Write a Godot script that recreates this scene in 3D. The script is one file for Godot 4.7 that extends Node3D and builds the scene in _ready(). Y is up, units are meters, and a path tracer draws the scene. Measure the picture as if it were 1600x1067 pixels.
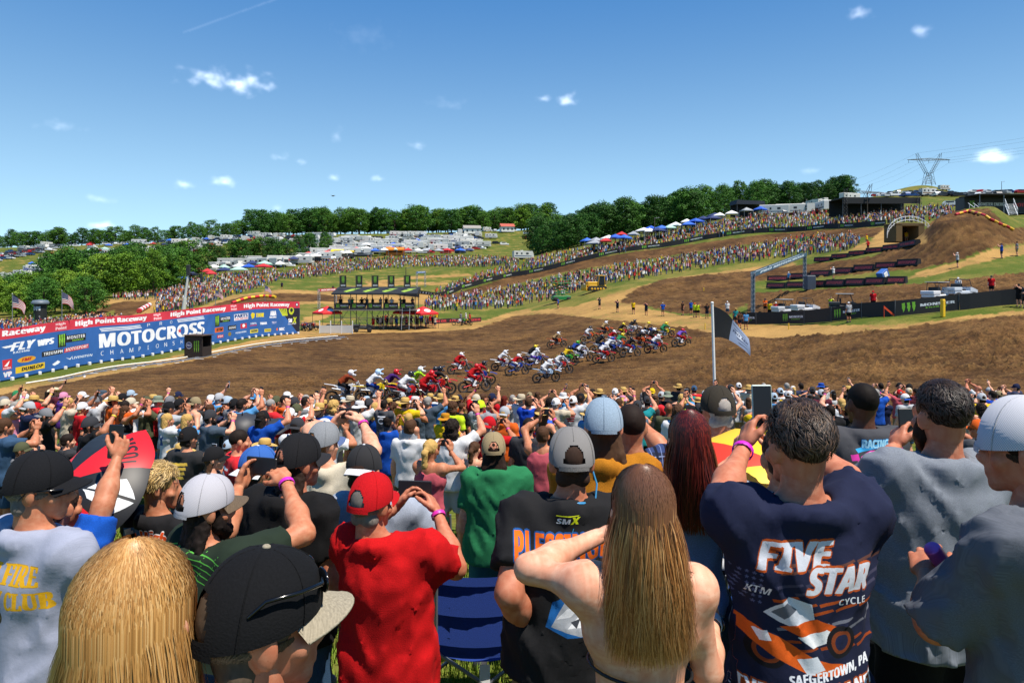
extends Node3D
const FOC := 1067.0      # focal length in photograph pixels
const HZ := 445.0        # photograph row of the eye level
const EYE := 7.6         # eye height above the level of the start straight
var rng := RandomNumberGenerator.new()
var nz := FastNoiseLite.new()
var nz2 := FastNoiseLite.new()
var taken := {}
var mats := {}
# ---------------------------------------------------------------- camera, sky, sun, exposure
func make_camera_and_light() -> void:
	var cam := Camera3D.new()
	cam.name = "camera"
	cam.projection = Camera3D.PROJECTION_FRUSTUM
	cam.near = 0.05
	cam.far = 9000.0
	cam.size = 0.05 * 1067.0 / FOC
	cam.frustum_offset = Vector2(0, -0.05 * (533.5 - HZ) / FOC)
	cam.position = Vector3(0, EYE, 0)
	add_child(cam)
	cam.current = true
	var e := Environment.new()
	e.background_mode = Environment.BG_SKY
	e.tonemap_mode = Environment.TONE_MAPPER_LINEAR
	e.tonemap_exposure = 1.5
	e.background_energy_multiplier = 1.12
	e.sdfgi_enabled = true
	e.ssao_enabled = true
	e.ssil_enabled = true
	var sm := ProceduralSkyMaterial.new()
	sm.sky_top_color = Color(0.08, 0.355, 0.605)
	sm.sky_horizon_color = Color(0.71, 0.865, 0.93)
	sm.sky_curve = 0.13
	sm.ground_bottom_color = Color(0.28, 0.26, 0.2)
	sm.ground_horizon_color = Color(0.52, 0.70, 0.86)
	sm.sun_angle_max = 1.0
	sm.sky_cover = cloud_cover()
	sm.sky_cover_modulate = Color(1, 1, 1, 1)
	var sky := Sky.new()
	sky.sky_material = sm
	e.sky = sky
	var we := WorldEnvironment.new()
	we.name = "world"
	we.environment = e
	add_child(we)
	var sun := DirectionalLight3D.new()
	sun.name = "sun"
	sun.light_energy = 1.6
	sun.light_angular_distance = 0.5
	sun.light_color = Color(1.0, 0.965, 0.91)
	sun.shadow_enabled = true
	sun.look_at_from_position(Vector3(0.56, 1.55, 0.36), Vector3.ZERO, Vector3.UP)
	add_child(sun)
func cloud_cover() -> ImageTexture:
	var w := 4096
	var h := 2048
	var im := Image.create_empty(w, h, false, Image.FORMAT_RGBA8)
	im.fill(Color(1, 1, 1, 0))
	var n := FastNoiseLite.new()
	n.seed = 5
	n.frequency = 0.022
	n.fractal_octaves = 5
	for c in [[360, 127, 64, 17, 1.0], [886, 158, 21, 11, 1.0], [848, 154, 13, 7, 0.6], [1547, 245, 32, 10, 1.0], [1338, 22, 18, 10, 0.75], [1440, 47, 14, 10, 0.45], [97, 199, 26, 9, 0.42],
			[282, 287, 17, 7, 0.75], [348, 284, 24, 8, 0.75], [520, 277, 11, 6, 0.55], [594, 279, 13, 6, 0.5], [436, 245, 15, 7, 0.5], [466, 251, 12, 6, 0.4], [652, 225, 13, 8, 0.38],
			[152, 311, 22, 7, 0.35], [432, 325, 12, 6, 0.6], [158, 351, 16, 6, 0.7], [330, 357, 20, 6, 0.4], [525, 210, 10, 14, 0.18], [1270, 265, 16, 7, 0.25], [700, 165, 30, 12, 0.12], [570, 60, 60, 26, 0.05]]:
		var dir := Vector3((c[0] - 800.0) / FOC, (HZ - c[1]) / FOC, -1.0)
		var per: float = w / TAU / FOC
		var cu: float = atan2(dir.x, -dir.z) / TAU * w
		var cv: float = (0.5 - atan2(dir.y, Vector2(dir.x, dir.z).length()) / PI) * h
		var rx: float = c[2] * per * 1.15
		var ry: float = c[3] * per * 1.25
		for y in range(int(cv - ry * 1.6), int(cv + ry * 1.5)):
			for x in range(int(cu - rx * 1.5), int(cu + rx * 1.5)):
				var dx := (x - cu) / rx
				var dy := (y - cv) / ry
				var q := 1.0 - sqrt(dx * dx + dy * dy * (1.0 if dy < 0 else 1.7))
				var a := clampf((q + n.get_noise_2d(x * 2.2, y * 3.0) * 0.8 - 0.02) * 0.95, 0, 1)
				if a > 0.01 and y >= 0 and y < h:
					im.set_pixel(posmod(x, w), y, Color(0.96, 0.96, 0.97, a * a * c[4] * 0.62))
	for i in 150:
		var t := i / 150.0
		var dir2 := Vector3((lerpf(285, 432, t) - 800.0) / FOC, (HZ - lerpf(50, -3, t)) / FOC, -1.0)
		var u2 := atan2(dir2.x, -dir2.z) / TAU * w
		var v2 := (0.5 - atan2(dir2.y, Vector2(dir2.x, dir2.z).length()) / PI) * h
		im.set_pixel(posmod(int(u2), w), int(v2), Color(0.95, 0.97, 1, 0.05))
	return ImageTexture.create_from_image(im)
# ---------------------------------------------------------------- four threads share a list of jobs
func spread(job: Callable, count: int) -> void:
	var th := []
	for w in 4:
		var t := Thread.new()
		t.start(run_share.bind(job, w, count))
		th.append(t)
	for t in th:
		t.wait_to_finish()
func run_share(job: Callable, w: int, count: int) -> void:
	for i in range(w, count, 4):
		job.call(i)
# ---------------------------------------------------------------- naming
func numbered(called: String) -> String:
	var n: int = taken.get(called, 0)
	taken[called] = n + 1
	return called if n == 0 else "%s_%03d" % [called, n]
func tag(o: Node3D, label: String, category: String, group := "") -> Node3D:
	o.set_meta("label", label)
	o.set_meta("category", category)
	if group:
		o.set_meta("group", group)
	return o
func thing(called: String, label: String, category: String, at := Vector3.ZERO, turn := 0.0, group := "") -> Node3D:
	var o := Node3D.new()
	o.name = numbered(called)
	o.position = at
	o.rotation.y = turn
	add_child(o)
	tag(o, label, category, group)
	return o
func part(called: String, mesh: Mesh, m: Material, parent: Node3D, xf := Transform3D()) -> MeshInstance3D:
	var o := MeshInstance3D.new()
	o.name = called
	o.mesh = mesh
	o.transform = xf
	if m:
		for s in mesh.get_surface_count():
			o.set_surface_override_material(s, m)
	parent.add_child(o, true)
	return o
func struct(called: String, mesh: Mesh, m: Material) -> MeshInstance3D:
	var o := part(numbered(called), mesh, m, self)
	o.set_meta("kind", "structure")
	return o
func stuff(called: String, mesh: Mesh, m: Material, label: String) -> MeshInstance3D:
	var o := part(numbered(called), mesh, m, self)
	o.set_meta("kind", "stuff")
	o.set_meta("label", label)
	return o
# ---------------------------------------------------------------- materials
func mat(hex: String, rough := 0.8, metal := 0.0) -> StandardMaterial3D:
	var key := "%s/%.2f/%.2f" % [hex, rough, metal]
	if mats.has(key):
		return mats[key]
	var m := StandardMaterial3D.new()
	m.albedo_color = Color.html(hex)
	m.roughness = rough
	m.metallic = metal
	mats[key] = m
	return m
func vmat(rough := 0.85) -> StandardMaterial3D:
	var key := "vertex/%.2f" % rough
	if mats.has(key):
		return mats[key]
	var m := StandardMaterial3D.new()
	m.vertex_color_use_as_albedo = true
	m.roughness = rough
	mats[key] = m
	return m
func noise_tex(freq: float, lo: Color, hi: Color, sd := 1, oct := 5, size := 512, kind := FastNoiseLite.TYPE_SIMPLEX_SMOOTH) -> NoiseTexture2D:
	var n := FastNoiseLite.new()
	n.noise_type = kind
	n.seed = sd
	n.frequency = freq
	n.fractal_octaves = oct
	var t := NoiseTexture2D.new()
	t.width = size
	t.height = size
	t.seamless = true
	t.noise = n
	var g := Gradient.new()
	g.set_color(0, lo)
	g.set_color(1, hi)
	t.color_ramp = g
	return t
func V3(x: float, y: float, z: float) -> Vector3:
	return Vector3(x, y, z)
func V2(x: float, y: float) -> Vector2:
	return Vector2(x, y)
func lin(hex: String) -> Color:
	return Color.html(hex).srgb_to_linear()
func tex_mat(im: Image, rough := 0.7) -> StandardMaterial3D:
	var m := StandardMaterial3D.new()
	im.generate_mipmaps()
	m.albedo_texture = ImageTexture.create_from_image(im)
	m.roughness = rough
	m.texture_repeat = false
	return m
# ---------------------------------------------------------------- mesh builder
class MB:
	var v := PackedVector3Array()
	var n := PackedVector3Array()
	var c := PackedColorArray()
	var uv := PackedVector2Array()
	var ix := PackedInt32Array()
	var col := Color(1, 1, 1)
	var xf := Transform3D()
	func vert(p: Vector3, nn: Vector3, t := Vector2.ZERO) -> int:
		v.append(xf * p)
		n.append((xf.basis * nn).normalized())
		c.append(col)
		uv.append(t)
		return v.size() - 1
	func tri(a: int, b: int, d: int) -> void:
		var fn := (v[b] - v[a]).cross(v[d] - v[a])
		if fn.dot(n[a] + n[b] + n[d]) > 0.0:
			ix.append(a); ix.append(d); ix.append(b)
		else:
			ix.append(a); ix.append(b); ix.append(d)
	func quad(a: Vector3, b: Vector3, d: Vector3, e: Vector3, out: Vector3 = Vector3.ZERO, u0 := Vector2(0, 1), u1 := Vector2(1, 0)) -> void:
		var nn := (b - a).cross(e - a).normalized()
		if out != Vector3.ZERO and nn.dot(out) < 0.0:
			nn = -nn
		var i := vert(a, nn, u0)
		vert(b, nn, Vector2(u1.x, u0.y))
		vert(d, nn, u1)
		vert(e, nn, Vector2(u0.x, u1.y))
		tri(i, i + 1, i + 2)
		tri(i, i + 2, i + 3)
	func poly(pts: Array, out: Vector3) -> void:
		var nn: Vector3 = (pts[1] - pts[0]).cross(pts[2] - pts[0]).normalized()
		if nn.dot(out) < 0.0:
			nn = -nn
		var i := v.size()
		for p in pts:
			vert(p, nn)
		for k in range(1, pts.size() - 1):
			tri(i, i + k, i + k + 1)
	func box(ctr: Vector3, size: Vector3, b := 0.0, r := Basis()) -> void:
		var h := size * 0.5
		if b <= 0.0:
			for a in 3:
				for s in [-1.0, 1.0]:
					var nn := Vector3.ZERO
					nn[a] = s
					var u := Vector3.ZERO
					u[(a + 1) % 3] = h[(a + 1) % 3]
					var w := Vector3.ZERO
					w[(a + 2) % 3] = h[(a + 2) % 3]
					var o := nn * h[a]
					quad(ctr + r * (o - u - w), ctr + r * (o + u - w), ctr + r * (o + u + w), ctr + r * (o - u + w), r * nn)
			return
		var k := h - Vector3(b, b, b)
		for a in 3:
			for s in [-1.0, 1.0]:
				var a1 := (a + 1) % 3
				var a2 := (a + 2) % 3
				var pts := []
				for q in [[-1, -1], [1, -1], [1, 1], [-1, 1]]:
					var p := Vector3.ZERO
					p[a] = s * h[a]
					p[a1] = q[0] * k[a1]
					p[a2] = q[1] * k[a2]
					pts.append(ctr + r * p)
				var nn := Vector3.ZERO
				nn[a] = s
				poly(pts, r * nn)
		for a in 3:
			var a1 := (a + 1) % 3
			var a2 := (a + 2) % 3
			for s1 in [-1.0, 1.0]:
				for s2 in [-1.0, 1.0]:
					var e := []
					for q in [[-1, 0], [1, 0], [1, 1], [-1, 1]]:
						var p := Vector3.ZERO
						p[a] = q[0] * k[a]
						p[a1] = s1 * (h[a1] if q[1] == 0 else k[a1])
						p[a2] = s2 * (k[a2] if q[1] == 0 else h[a2])
						e.append(ctr + r * p)
					var nn := Vector3.ZERO
					nn[a1] = s1
					nn[a2] = s2
					poly(e, r * nn)
		for sx in [-1.0, 1.0]:
			for sy in [-1.0, 1.0]:
				for sz in [-1.0, 1.0]:
					poly([ctr + r * Vector3(sx * h.x, sy * k.y, sz * k.z), ctr + r * Vector3(sx * k.x, sy * h.y, sz * k.z), ctr + r * Vector3(sx * k.x, sy * k.y, sz * h.z)], r * Vector3(sx, sy, sz))
	func tube(path: Array, radii: Array, seg := 8, cap := true, flat := 1.0) -> void:
		var first := v.size()
		var m := path.size()
		var up := Vector3.UP
		var d0: Vector3 = (path[1] - path[0]).normalized()
		if absf(d0.y) > 0.9:
			up = Vector3.FORWARD
		var side := d0.cross(up).normalized()
		for i in m:
			var d: Vector3 = (path[mini(i + 1, m - 1)] - path[maxi(i - 1, 0)]).normalized()
			side = (side - d * side.dot(d)).normalized()
			var bn := side.cross(d)
			var r: float = radii[i] if i < radii.size() else radii[-1]
			for k in seg:
				var a := TAU * k / seg
				var nn := side * cos(a) + bn * sin(a)
				vert(path[i] + side * cos(a) * r + bn * sin(a) * r * flat, nn, Vector2(float(k) / seg, float(i) / (m - 1)))
		for i in m - 1:
			for k in seg:
				var a := first + i * seg + k
				var b := first + i * seg + (k + 1) % seg
				tri(a, b, b + seg)
				tri(a, b + seg, a + seg)
		if cap:
			for e in [0, m - 1]:
				var d: Vector3 = (path[0] - path[1]).normalized() if e == 0 else (path[m - 1] - path[m - 2]).normalized()
				var base := first + int(e) * seg
				var i0 := v.size()
				for k in seg:
					v.append(v[base + k])
					n.append((xf.basis * d).normalized())
					c.append(col)
					uv.append(Vector2.ZERO)
				for k in range(1, seg - 1):
					tri(i0, i0 + k, i0 + k + 1)
	func bar(a: Vector3, b: Vector3, r := 0.02, seg := 6) -> void:
		tube([a, b], [r, r], seg)
	func lathe(prof: Array, ctr := Vector3.ZERO, axis := Basis(), seg := 16, squash := 1.0) -> void:
		var first := v.size()
		var m := prof.size()
		for i in m:
			var t: Vector2 = prof[mini(i + 1, m - 1)] - prof[maxi(i - 1, 0)]
			var pn := Vector2(t.y, -t.x).normalized()
			for k in seg + 1:
				var a := TAU * k / seg
				var p := Vector3(cos(a) * prof[i].x, prof[i].y, sin(a) * prof[i].x * squash)
				vert(ctr + axis * p, axis * Vector3(cos(a) * pn.x, pn.y, sin(a) * pn.x), Vector2(float(k) / seg, float(i) / maxi(m - 1, 1)))
		for i in m - 1:
			for k in seg:
				var a := first + i * (seg + 1) + k
				tri(a, a + 1, a + seg + 2)
				tri(a, a + seg + 2, a + seg + 1)
	func blob(ctr: Vector3, r: Vector3, seg := 12, rings := 8, rot := Basis()) -> void:
		var first := v.size()
		for i in rings + 1:
			var a := PI * i / rings
			for k in seg + 1:
				var b := TAU * k / seg
				var q := Vector3(sin(a) * cos(b), cos(a), sin(a) * sin(b))
				vert(ctr + rot * (q * r), rot * (q / r), Vector2(float(k) / seg, float(i) / rings))
		for i in rings:
			for k in seg:
				var a := first + i * (seg + 1) + k
				if i > 0:
					tri(a, a + 1, a + seg + 2)
				if i < rings - 1:
					tri(a, a + seg + 2, a + seg + 1)
	func prism(outline: Array, depth: float, basis := Basis(), at := Vector3.ZERO, bev := 0.0) -> void:
		var pk := PackedVector2Array()
		for q in outline:
			pk.append(q)
		var t := Geometry2D.triangulate_polygon(pk)
		for s in [-1.0, 1.0]:
			var i0 := v.size()
			for q in outline:
				vert(at + basis * Vector3(q.x, q.y, s * depth * 0.5), basis.z * s, q)
			for k in range(0, t.size(), 3):
				tri(i0 + t[k], i0 + t[k + 1], i0 + t[k + 2])
		var area := 0.0
		for i in outline.size():
			area += outline[i].cross(outline[(i + 1) % outline.size()])
		for i in outline.size():
			var a: Vector2 = outline[i]
			var b: Vector2 = outline[(i + 1) % outline.size()]
			var e := b - a
			var on := Vector2(e.y, -e.x) * signf(area)
			quad(at + basis * Vector3(a.x, a.y, -depth * 0.5), at + basis * Vector3(b.x, b.y, -depth * 0.5), at + basis * Vector3(b.x, b.y, depth * 0.5), at + basis * Vector3(a.x, a.y, depth * 0.5), basis * Vector3(on.x, on.y, 0))
	func add(o: MB, t := Transform3D()) -> void:
		var base := v.size()
		var flip := t.basis.determinant() < 0.0
		for i in o.v.size():
			v.append(t * o.v[i])
			n.append((t.basis * o.n[i]).normalized())
		c.append_array(o.c)
		uv.append_array(o.uv)
		for i in range(0, o.ix.size(), 3):
			ix.append(base + o.ix[i])
			ix.append(base + o.ix[i + (2 if flip else 1)])
			ix.append(base + o.ix[i + (1 if flip else 2)])
	func mesh() -> ArrayMesh:
		var a := []
		a.resize(Mesh.ARRAY_MAX)
		a[Mesh.ARRAY_VERTEX] = v
		a[Mesh.ARRAY_NORMAL] = n
		a[Mesh.ARRAY_COLOR] = c
		a[Mesh.ARRAY_TEX_UV] = uv
		a[Mesh.ARRAY_INDEX] = ix
		var m := ArrayMesh.new()
		m.add_surface_from_arrays(Mesh.PRIMITIVE_TRIANGLES, a)
		return m
# ---------------------------------------------------------------- terrain
var T_NEAR := [[-60.0, -1.2], [0.0, -2.0], [1.0, -2.06], [2.8, -2.36], [4.7, -2.8], [7.7, -3.4], [12.0, -3.95], [15.0, -4.25], [18.0, -4.6], [22.0, -5.0], [28.0, -5.5]]
var T_COL := [-1400.0, 0.0, 200.0, 400.0, 600.0, 800.0, 1000.0, 1200.0, 1400.0, 1600.0, 3000.0]
var T_ROW := [
	[[40, -6.6], [60, -7.6], [150, -6.3], [220, -4.0], [300, 6.0], [400, 20.0], [520, 30.0], [800, 30.0], [6000, -60]],
	[[40, -6.6], [53, -7.7], [60, -7.6], [90, -6.7], [150, -6.3], [200, -6.0], [260, -2.0], [300, 3.0], [340, 8.0], [400, 19.0], [440, 24.0], [520, 27.0], [800, 24.0], [6000, -60]],
	[[40, -6.4], [64.6, -7.07], [90, -6.3], [120, -6.2], [130, -6.0], [142, -4.9], [160, -3.6], [190, -3.0], [230, 0.0], [300, 6.0], [350, 16.0], [400, 23.0], [450, 27.0], [520, 29.0], [800, 27.0], [6000, -60]],
	[[40, -6.3], [60, -6.8], [80, -6.2], [100, -6.0], [120, -4.4], [135, -3.2], [150, -2.1], [170, -0.3], [185, 1.2], [230, 6.0], [280, 9.8], [300, 12.0], [360, 20.0], [420, 29.0], [480, 35.0], [560, 38.0], [800, 36.0], [6000, -60]],
	[[40, -6.2], [48, -6.9], [60, -7.0], [80, -6.9], [100, -6.6], [115, -5.6], [130, -4.3], [150, -2.5], [170, -0.8], [210, 3.0], [230, 4.8], [270, 12.4], [300, 16.0], [360, 23.0], [430, 32.0], [480, 36.0], [560, 40.0], [800, 38.0], [6000, -60]],
	[[40, -6.3], [48, -6.9], [60, -7.1], [80, -7.0], [95, -6.6], [110, -6.0], [120, -5.2], [135, -4.6], [150, -4.0], [158, -2.8], [165, -1.2], [175, 0.8], [185, 2.2], [200, 6.5], [215, 7.5], [260, 9.0], [330, 17.0], [380, 24.5], [420, 32.7], [480, 38.0], [560, 42.0], [800, 40.0], [6000, -60]],
	[[40, -6.3], [50, -6.5], [57, -6.0], [68, -5.6], [80, -4.7], [90, -4.0], [100, -3.1], [108, -2.0], [118, 0.0], [130, 1.2], [138, 2.0], [150, 3.5], [158, 5.2], [168, 7.2], [180, 9.3], [195, 13.7], [210, 15.5], [250, 18.0], [320, 24.0], [400, 36.0], [480, 46.0], [560, 48.0], [800, 46.0], [6000, -60]],
	[[40, -6.0], [48, -5.8], [55, -5.4], [62, -4.8], [70, -4.2], [80, -3.4], [90, -2.5], [98, -1.2], [104, -0.6], [112, 0.5], [120, 2.0], [128, 3.0], [138, 4.8], [150, 8.0], [160, 10.6], [172, 13.5], [178, 15.0], [190, 18.5], [205, 21.0], [250, 26.0], [330, 34.0], [420, 48.0], [560, 55.0], [800, 52.0], [6000, -60]],
	[[38, -5.4], [45, -4.6], [50, -3.6], [54, -2.8], [58, -2.3], [65, -1.4], [72, -0.4], [80, 0.5], [90, 2.2], [100, 4.2], [110, 6.2], [120, 8.0], [135, 11.3], [150, 13.8], [165, 16.5], [180, 19.0], [210, 24.0], [260, 34.0], [330, 42.0], [420, 54.0], [520, 53.0], [800, 50.0], [6000, -60]],
	[[36, -5.1], [42, -4.3], [48, -2.6], [53, -1.5], [58, -0.9], [64, 0.0], [70, 1.0], [78, 2.6], [86, 4.2], [95, 6.0], [105, 8.4], [118, 12.0], [150, 15.5], [200, 24.0], [260, 35.0], [330, 41.0], [420, 47.0], [520, 52.0], [800, 50.0], [6000, -60]],
	[[36, -5.1], [48, -2.6], [64, 0.0], [95, 6.0], [150, 15.5], [260, 30.0], [420, 45.0], [800, 50.0], [6000, -60]],
]
func along(table: Array, d: float) -> float:
	var lo := 0
	var hi := table.size() - 1
	if d <= table[0][0]:
		return table[0][1]
	if d >= table[hi][0]:
		return table[hi][1]
	while hi - lo > 1:
		var mid := (lo + hi) >> 1
		if table[mid][0] <= d:
			lo = mid
		else:
			hi = mid
	return lerpf(table[lo][1], table[hi][1], (d - table[lo][0]) / (table[hi][0] - table[lo][0]))
func col_height(k: int, d: float) -> float:
	if d < 28.0:
		return along(T_NEAR, d)
	var t: Array = T_ROW[k]
	if d < t[0][0]:
		return lerpf(-5.5, t[0][1], (d - 28.0) / (t[0][0] - 28.0))
	return along(t, d)
func raw_height(x: float, d: float) -> float:
	if d < 28.0:
		return EYE + along(T_NEAR, d)
	var px := 800.0 + FOC * x / d
	var k := 0
	while k < 9 and px > T_COL[k + 1]:
		k += 1
	var t := clampf((px - T_COL[k]) / (T_COL[k + 1] - T_COL[k]), 0, 1)
	t = t * t * (3.0 - 2.0 * t) * 0.5 + t * 0.5
	var y := EYE + lerpf(col_height(k, d), col_height(k + 1, d), t)
	var a := (px - 1512.0) / 74.0
	var b := (d - 98.0) / 12.0
	if absf(a) < 3 and absf(b) < 3:
		y += 4.6 * minf(1.0, 1.5 * exp(-a * a - b * b))
	a = (px - 1450.0) / 62.0
	b = (d - 400.0) / 40.0
	if absf(a) < 3 and absf(b) < 3:
		y += 8.0 * exp(-a * a - b * b)
	return y
var dirt_cache := {}
func gy(x: float, z: float) -> float:
	return raw_height(x, -z)
func G(px: float, d: float) -> Vector3:
	var x := (px - 800.0) / FOC * d
	return Vector3(x, gy(x, -d), -d)
func P(px: float, py: float, d: float) -> Vector3:
	return Vector3((px - 800.0) / FOC * d, EYE + (HZ - py) / FOC * d, -d)
func GP(px: float, py: float, from := 24.0, to := 900.0) -> Vector3:
	var d := from
	var k := (px - 800.0) / FOC
	while d < to:
		var y := HZ - (raw_height(k * d, d) - EYE) * FOC / d
		if y <= py:
			return Vector3(k * d, raw_height(k * d, d), -d)
		d *= 1.004
	return G(px, from)
var COVER := [
	[2, [[-400, 720], [-400, 700], [0, 606], [200, 571], [470, 517], [480, 503], [560, 508], [660, 506], [760, 500], [800, 487], [900, 470], [960, 452], [1040, 432], [1170, 416], [1240, 408], [1245, 416], [1170, 424], [1040, 440], [1000, 462], [1010, 482], [1060, 492], [1140, 497], [1180, 507], [1400, 508], [1600, 484], [2100, 440], [2100, 900], [-400, 900]]],
	[3, [[800, 462], [960, 446], [1040, 428], [1190, 408], [1330, 392], [1330, 396], [1190, 416], [1040, 436], [960, 458], [900, 478], [830, 486]]],
	[1, [[-400, 760], [-400, 745], [0, 617], [60, 604], [310, 562], [470, 528], [560, 521], [660, 519], [740, 514], [780, 502], [800, 494], [860, 490], [940, 499], [1000, 505], [1060, 511], [1120, 522], [1200, 528], [1320, 521], [1400, 513], [1500, 501], [1600, 491], [2100, 450], [2100, 900], [-400, 900]]],
	[1, [[968, 473], [992, 452], [1034, 437], [1100, 430], [1200, 421], [1290, 410], [1365, 401], [1392, 388], [1430, 382], [1452, 350], [1480, 330], [1545, 325], [1580, 358], [1640, 350], [1640, 376], [1554, 386], [1500, 406], [1440, 420], [1380, 425], [1250, 436], [1180, 440], [1172, 470], [1142, 491], [1049, 489], [1010, 478]]],
	[1, [[1170, 458], [1290, 452], [1419, 445], [1500, 438], [1600, 426], [2100, 390], [2100, 410], [1600, 470], [1400, 490], [1200, 500], [1165, 494]]],
	[2, [[1416, 437], [1440, 424], [1500, 409], [1554, 389], [1640, 378], [1640, 392], [1560, 404], [1500, 420], [1450, 432]]],
	[1, [[690, 464], [740, 450], [800, 431], [860, 414], [926, 404], [992, 393], [1070, 383], [1200, 366], [1290, 359], [1385, 355], [1400, 372], [1275, 369], [1200, 378], [1070, 396], [926, 418], [860, 430], [800, 445], [740, 462], [700, 470]]],
	[2, [[1385, 355], [1440, 352], [1450, 380], [1390, 388], [1350, 395], [1330, 388], [1360, 376]]],
	[2, [[255, 512], [300, 484], [360, 462], [440, 452], [540, 456], [640, 458], [700, 462], [690, 474], [600, 480], [530, 487], [500, 500], [470, 505], [480, 480], [430, 478], [350, 492], [310, 512]]],
	[1, [[296, 492], [340, 474], [380, 463], [440, 458], [500, 460], [535, 463], [535, 471], [470, 471], [400, 475], [350, 487], [320, 500]]],
	[3, [[430, 478], [500, 474], [520, 480], [500, 492], [470, 496], [440, 492]]],
	[2, [[520, 452], [560, 446], [620, 440], [700, 441], [700, 445], [620, 446], [560, 452], [525, 457]]],
	[2, [[570, 441], [640, 432], [730, 428], [740, 431], [640, 436], [575, 445]]],
	[2, [[125, 505], [135, 474], [170, 467], [230, 464], [258, 466], [262, 476], [240, 492], [210, 508]]],
	[1, [[130, 507], [160, 478], [192, 471], [228, 471], [236, 476], [222, 485], [190, 498], [165, 510]]],
	[3, [[165, 488], [178, 484], [180, 492], [165, 500]]],
	[2, [[545, 390], [590, 370], [598, 370], [560, 392]]],
	[2, [[705, 395], [712, 374], [718, 374], [722, 395]]],
	[3, [[1380, 305], [1450, 283], [1520, 300], [1520, 308], [1380, 308]]],
]
func make_terrain() -> void:
	nz.seed = 3
	nz.frequency = 1.0
	nz.fractal_octaves = 3
	nz2.seed = 8
	nz2.frequency = 1.0
	nz2.fractal_octaves = 2
	var polys := []
	for q in COVER:
		var pk := PackedVector2Array()
		var box := Rect2(Vector2(q[1][0][0], q[1][0][1]), Vector2.ZERO)
		for p in q[1]:
			pk.append(Vector2(p[0], p[1]))
			box = box.expand(Vector2(p[0], p[1]))
		polys.append([q[0], pk, box])
	var cols := []
	for q in [-9000.0, -5000.0, -3000.0, -1800.0, -1000.0, -600.0, -400.0, -260.0]:
		cols.append(q)
	var c := -180.0
	while c <= 1780.0:
		cols.append(c)
		c += 3.6
	for q in [1860.0, 2000.0, 2200.0, 2600.0, 3400.0, 4600.0, 6600.0, 10600.0]:
		cols.append(q)
	var rows := []
	var d := 19.0
	while d < 520.0:
		rows.append(d)
		d *= 1.0072 if d < 130.0 else 1.009
	for q in [560.0, 620.0, 700.0, 800.0, 1100.0, 1800.0, 3500.0, 6000.0]:
		rows.append(q)
	var nc := cols.size()
	var nr := rows.size()
	var pos := PackedVector3Array()
	var kind := PackedInt32Array()
	var tint := PackedColorArray()
	pos.resize(nc * nr)
	kind.resize(nc * nr)
	tint.resize(nc * nr)
	var grass := lin("5e6e2a")
	var dry := lin("928646")
	var soil := lin("5d4328")
	var soil2 := lin("86643c")
	var wet := lin("2c2014")
	var clay := lin("bb965a")
	var clay2 := lin("98784a")
	for j in nr:
		d = rows[j]
		for i in nc:
			var px: float = cols[i]
			var x: float = (px - 800.0) / FOC * d
			var y := raw_height(x, d)
			var py := HZ - (y - EYE) * FOC / d
			var k := 0
			var wob := nz.get_noise_2d(x * 0.35, d * 0.35)
			var q := Vector2(px + wob * 130.0 / maxf(d, 20.0) * 3.0, py + nz2.get_noise_2d(x * 0.5, d * 0.5) * 90.0 / maxf(d, 25.0))
			if d > 23.0:
				for pl in polys:
					if pl[2].has_point(q) and Geometry2D.is_point_in_polygon(q, pl[1]):
						k = pl[0]
			var col: Color
			var n1 := nz.get_noise_2d(x * 0.12 + 40.0, d * 0.12)
			var n2 := nz2.get_noise_2d(x * 0.9, d * 0.9)
			if k == 1:
				col = soil.lerp(soil2, clampf(0.42 + n1 * 1.0 + n2 * 0.6, 0, 1))
				if d < 140.0:
					var rut := nz2.get_noise_2d(x * 0.10 + d * 0.02, (d + x * 0.12) * 1.5)
					var clod := nz.get_noise_2d(x * 1.5, d * 1.5)
					var churn := clampf(0.35 + nz2.get_noise_2d(x * 0.05 + 9.0, d * 0.06) * 1.4 + (x - 4.0) * 0.03, 0.12, 1.0)
					var line := nz.get_noise_2d((x * 0.95 - d * 0.3) * 0.04 + 70.0, (d * 0.95 + x * 0.3) * 1.9)
					y += rut * 0.16 * churn + maxf(clod - 0.05, 0) * 0.5 * churn + line * 0.05
					col = col.lerp(clay2, clampf(rut * 0.9 - 0.1 + line * 0.45, 0, 0.5))
					if line + clod * 0.5 < -0.22:
						col = col.lerp(wet, clampf((-0.22 - line - clod * 0.5) * 1.8, 0, 0.5))
				else:
					y += n2 * 0.12
			elif k == 2:
				col = clay.lerp(clay2, clampf(0.4 + n1 * 1.1 + n2 * 0.5, 0, 1))
				if n2 * 0.7 + n1 > 0.42:
					col = col.lerp(dry, 0.6)
				y += n2 * 0.05
			elif k == 3:
				col = grass.lerp(dry, clampf(0.55 + n1 * 0.9 + n2 * 0.4, 0, 1))
			else:
				col = grass.lerp(dry, clampf(0.22 + n1 * 1.0 + n2 * 0.45, 0, 1))
				if d > 110 and n1 + n2 * 0.5 > 0.5:
					col = col.lerp(clay, 0.5)
			pos[j * nc + i] = Vector3(x, y, -d)
			kind[j * nc + i] = 0 if k == 3 else k
			tint[j * nc + i] = col
	var nor := PackedVector3Array()
	nor.resize(nc * nr)
	for j in nr:
		for i in nc:
			var a := pos[j * nc + mini(i + 1, nc - 1)] - pos[j * nc + maxi(i - 1, 0)]
			var b := pos[mini(j + 1, nr - 1) * nc + i] - pos[maxi(j - 1, 0) * nc + i]
			nor[j * nc + i] = a.cross(b).normalized()
	var groups := [PackedInt32Array(), PackedInt32Array(), PackedInt32Array()]
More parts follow.
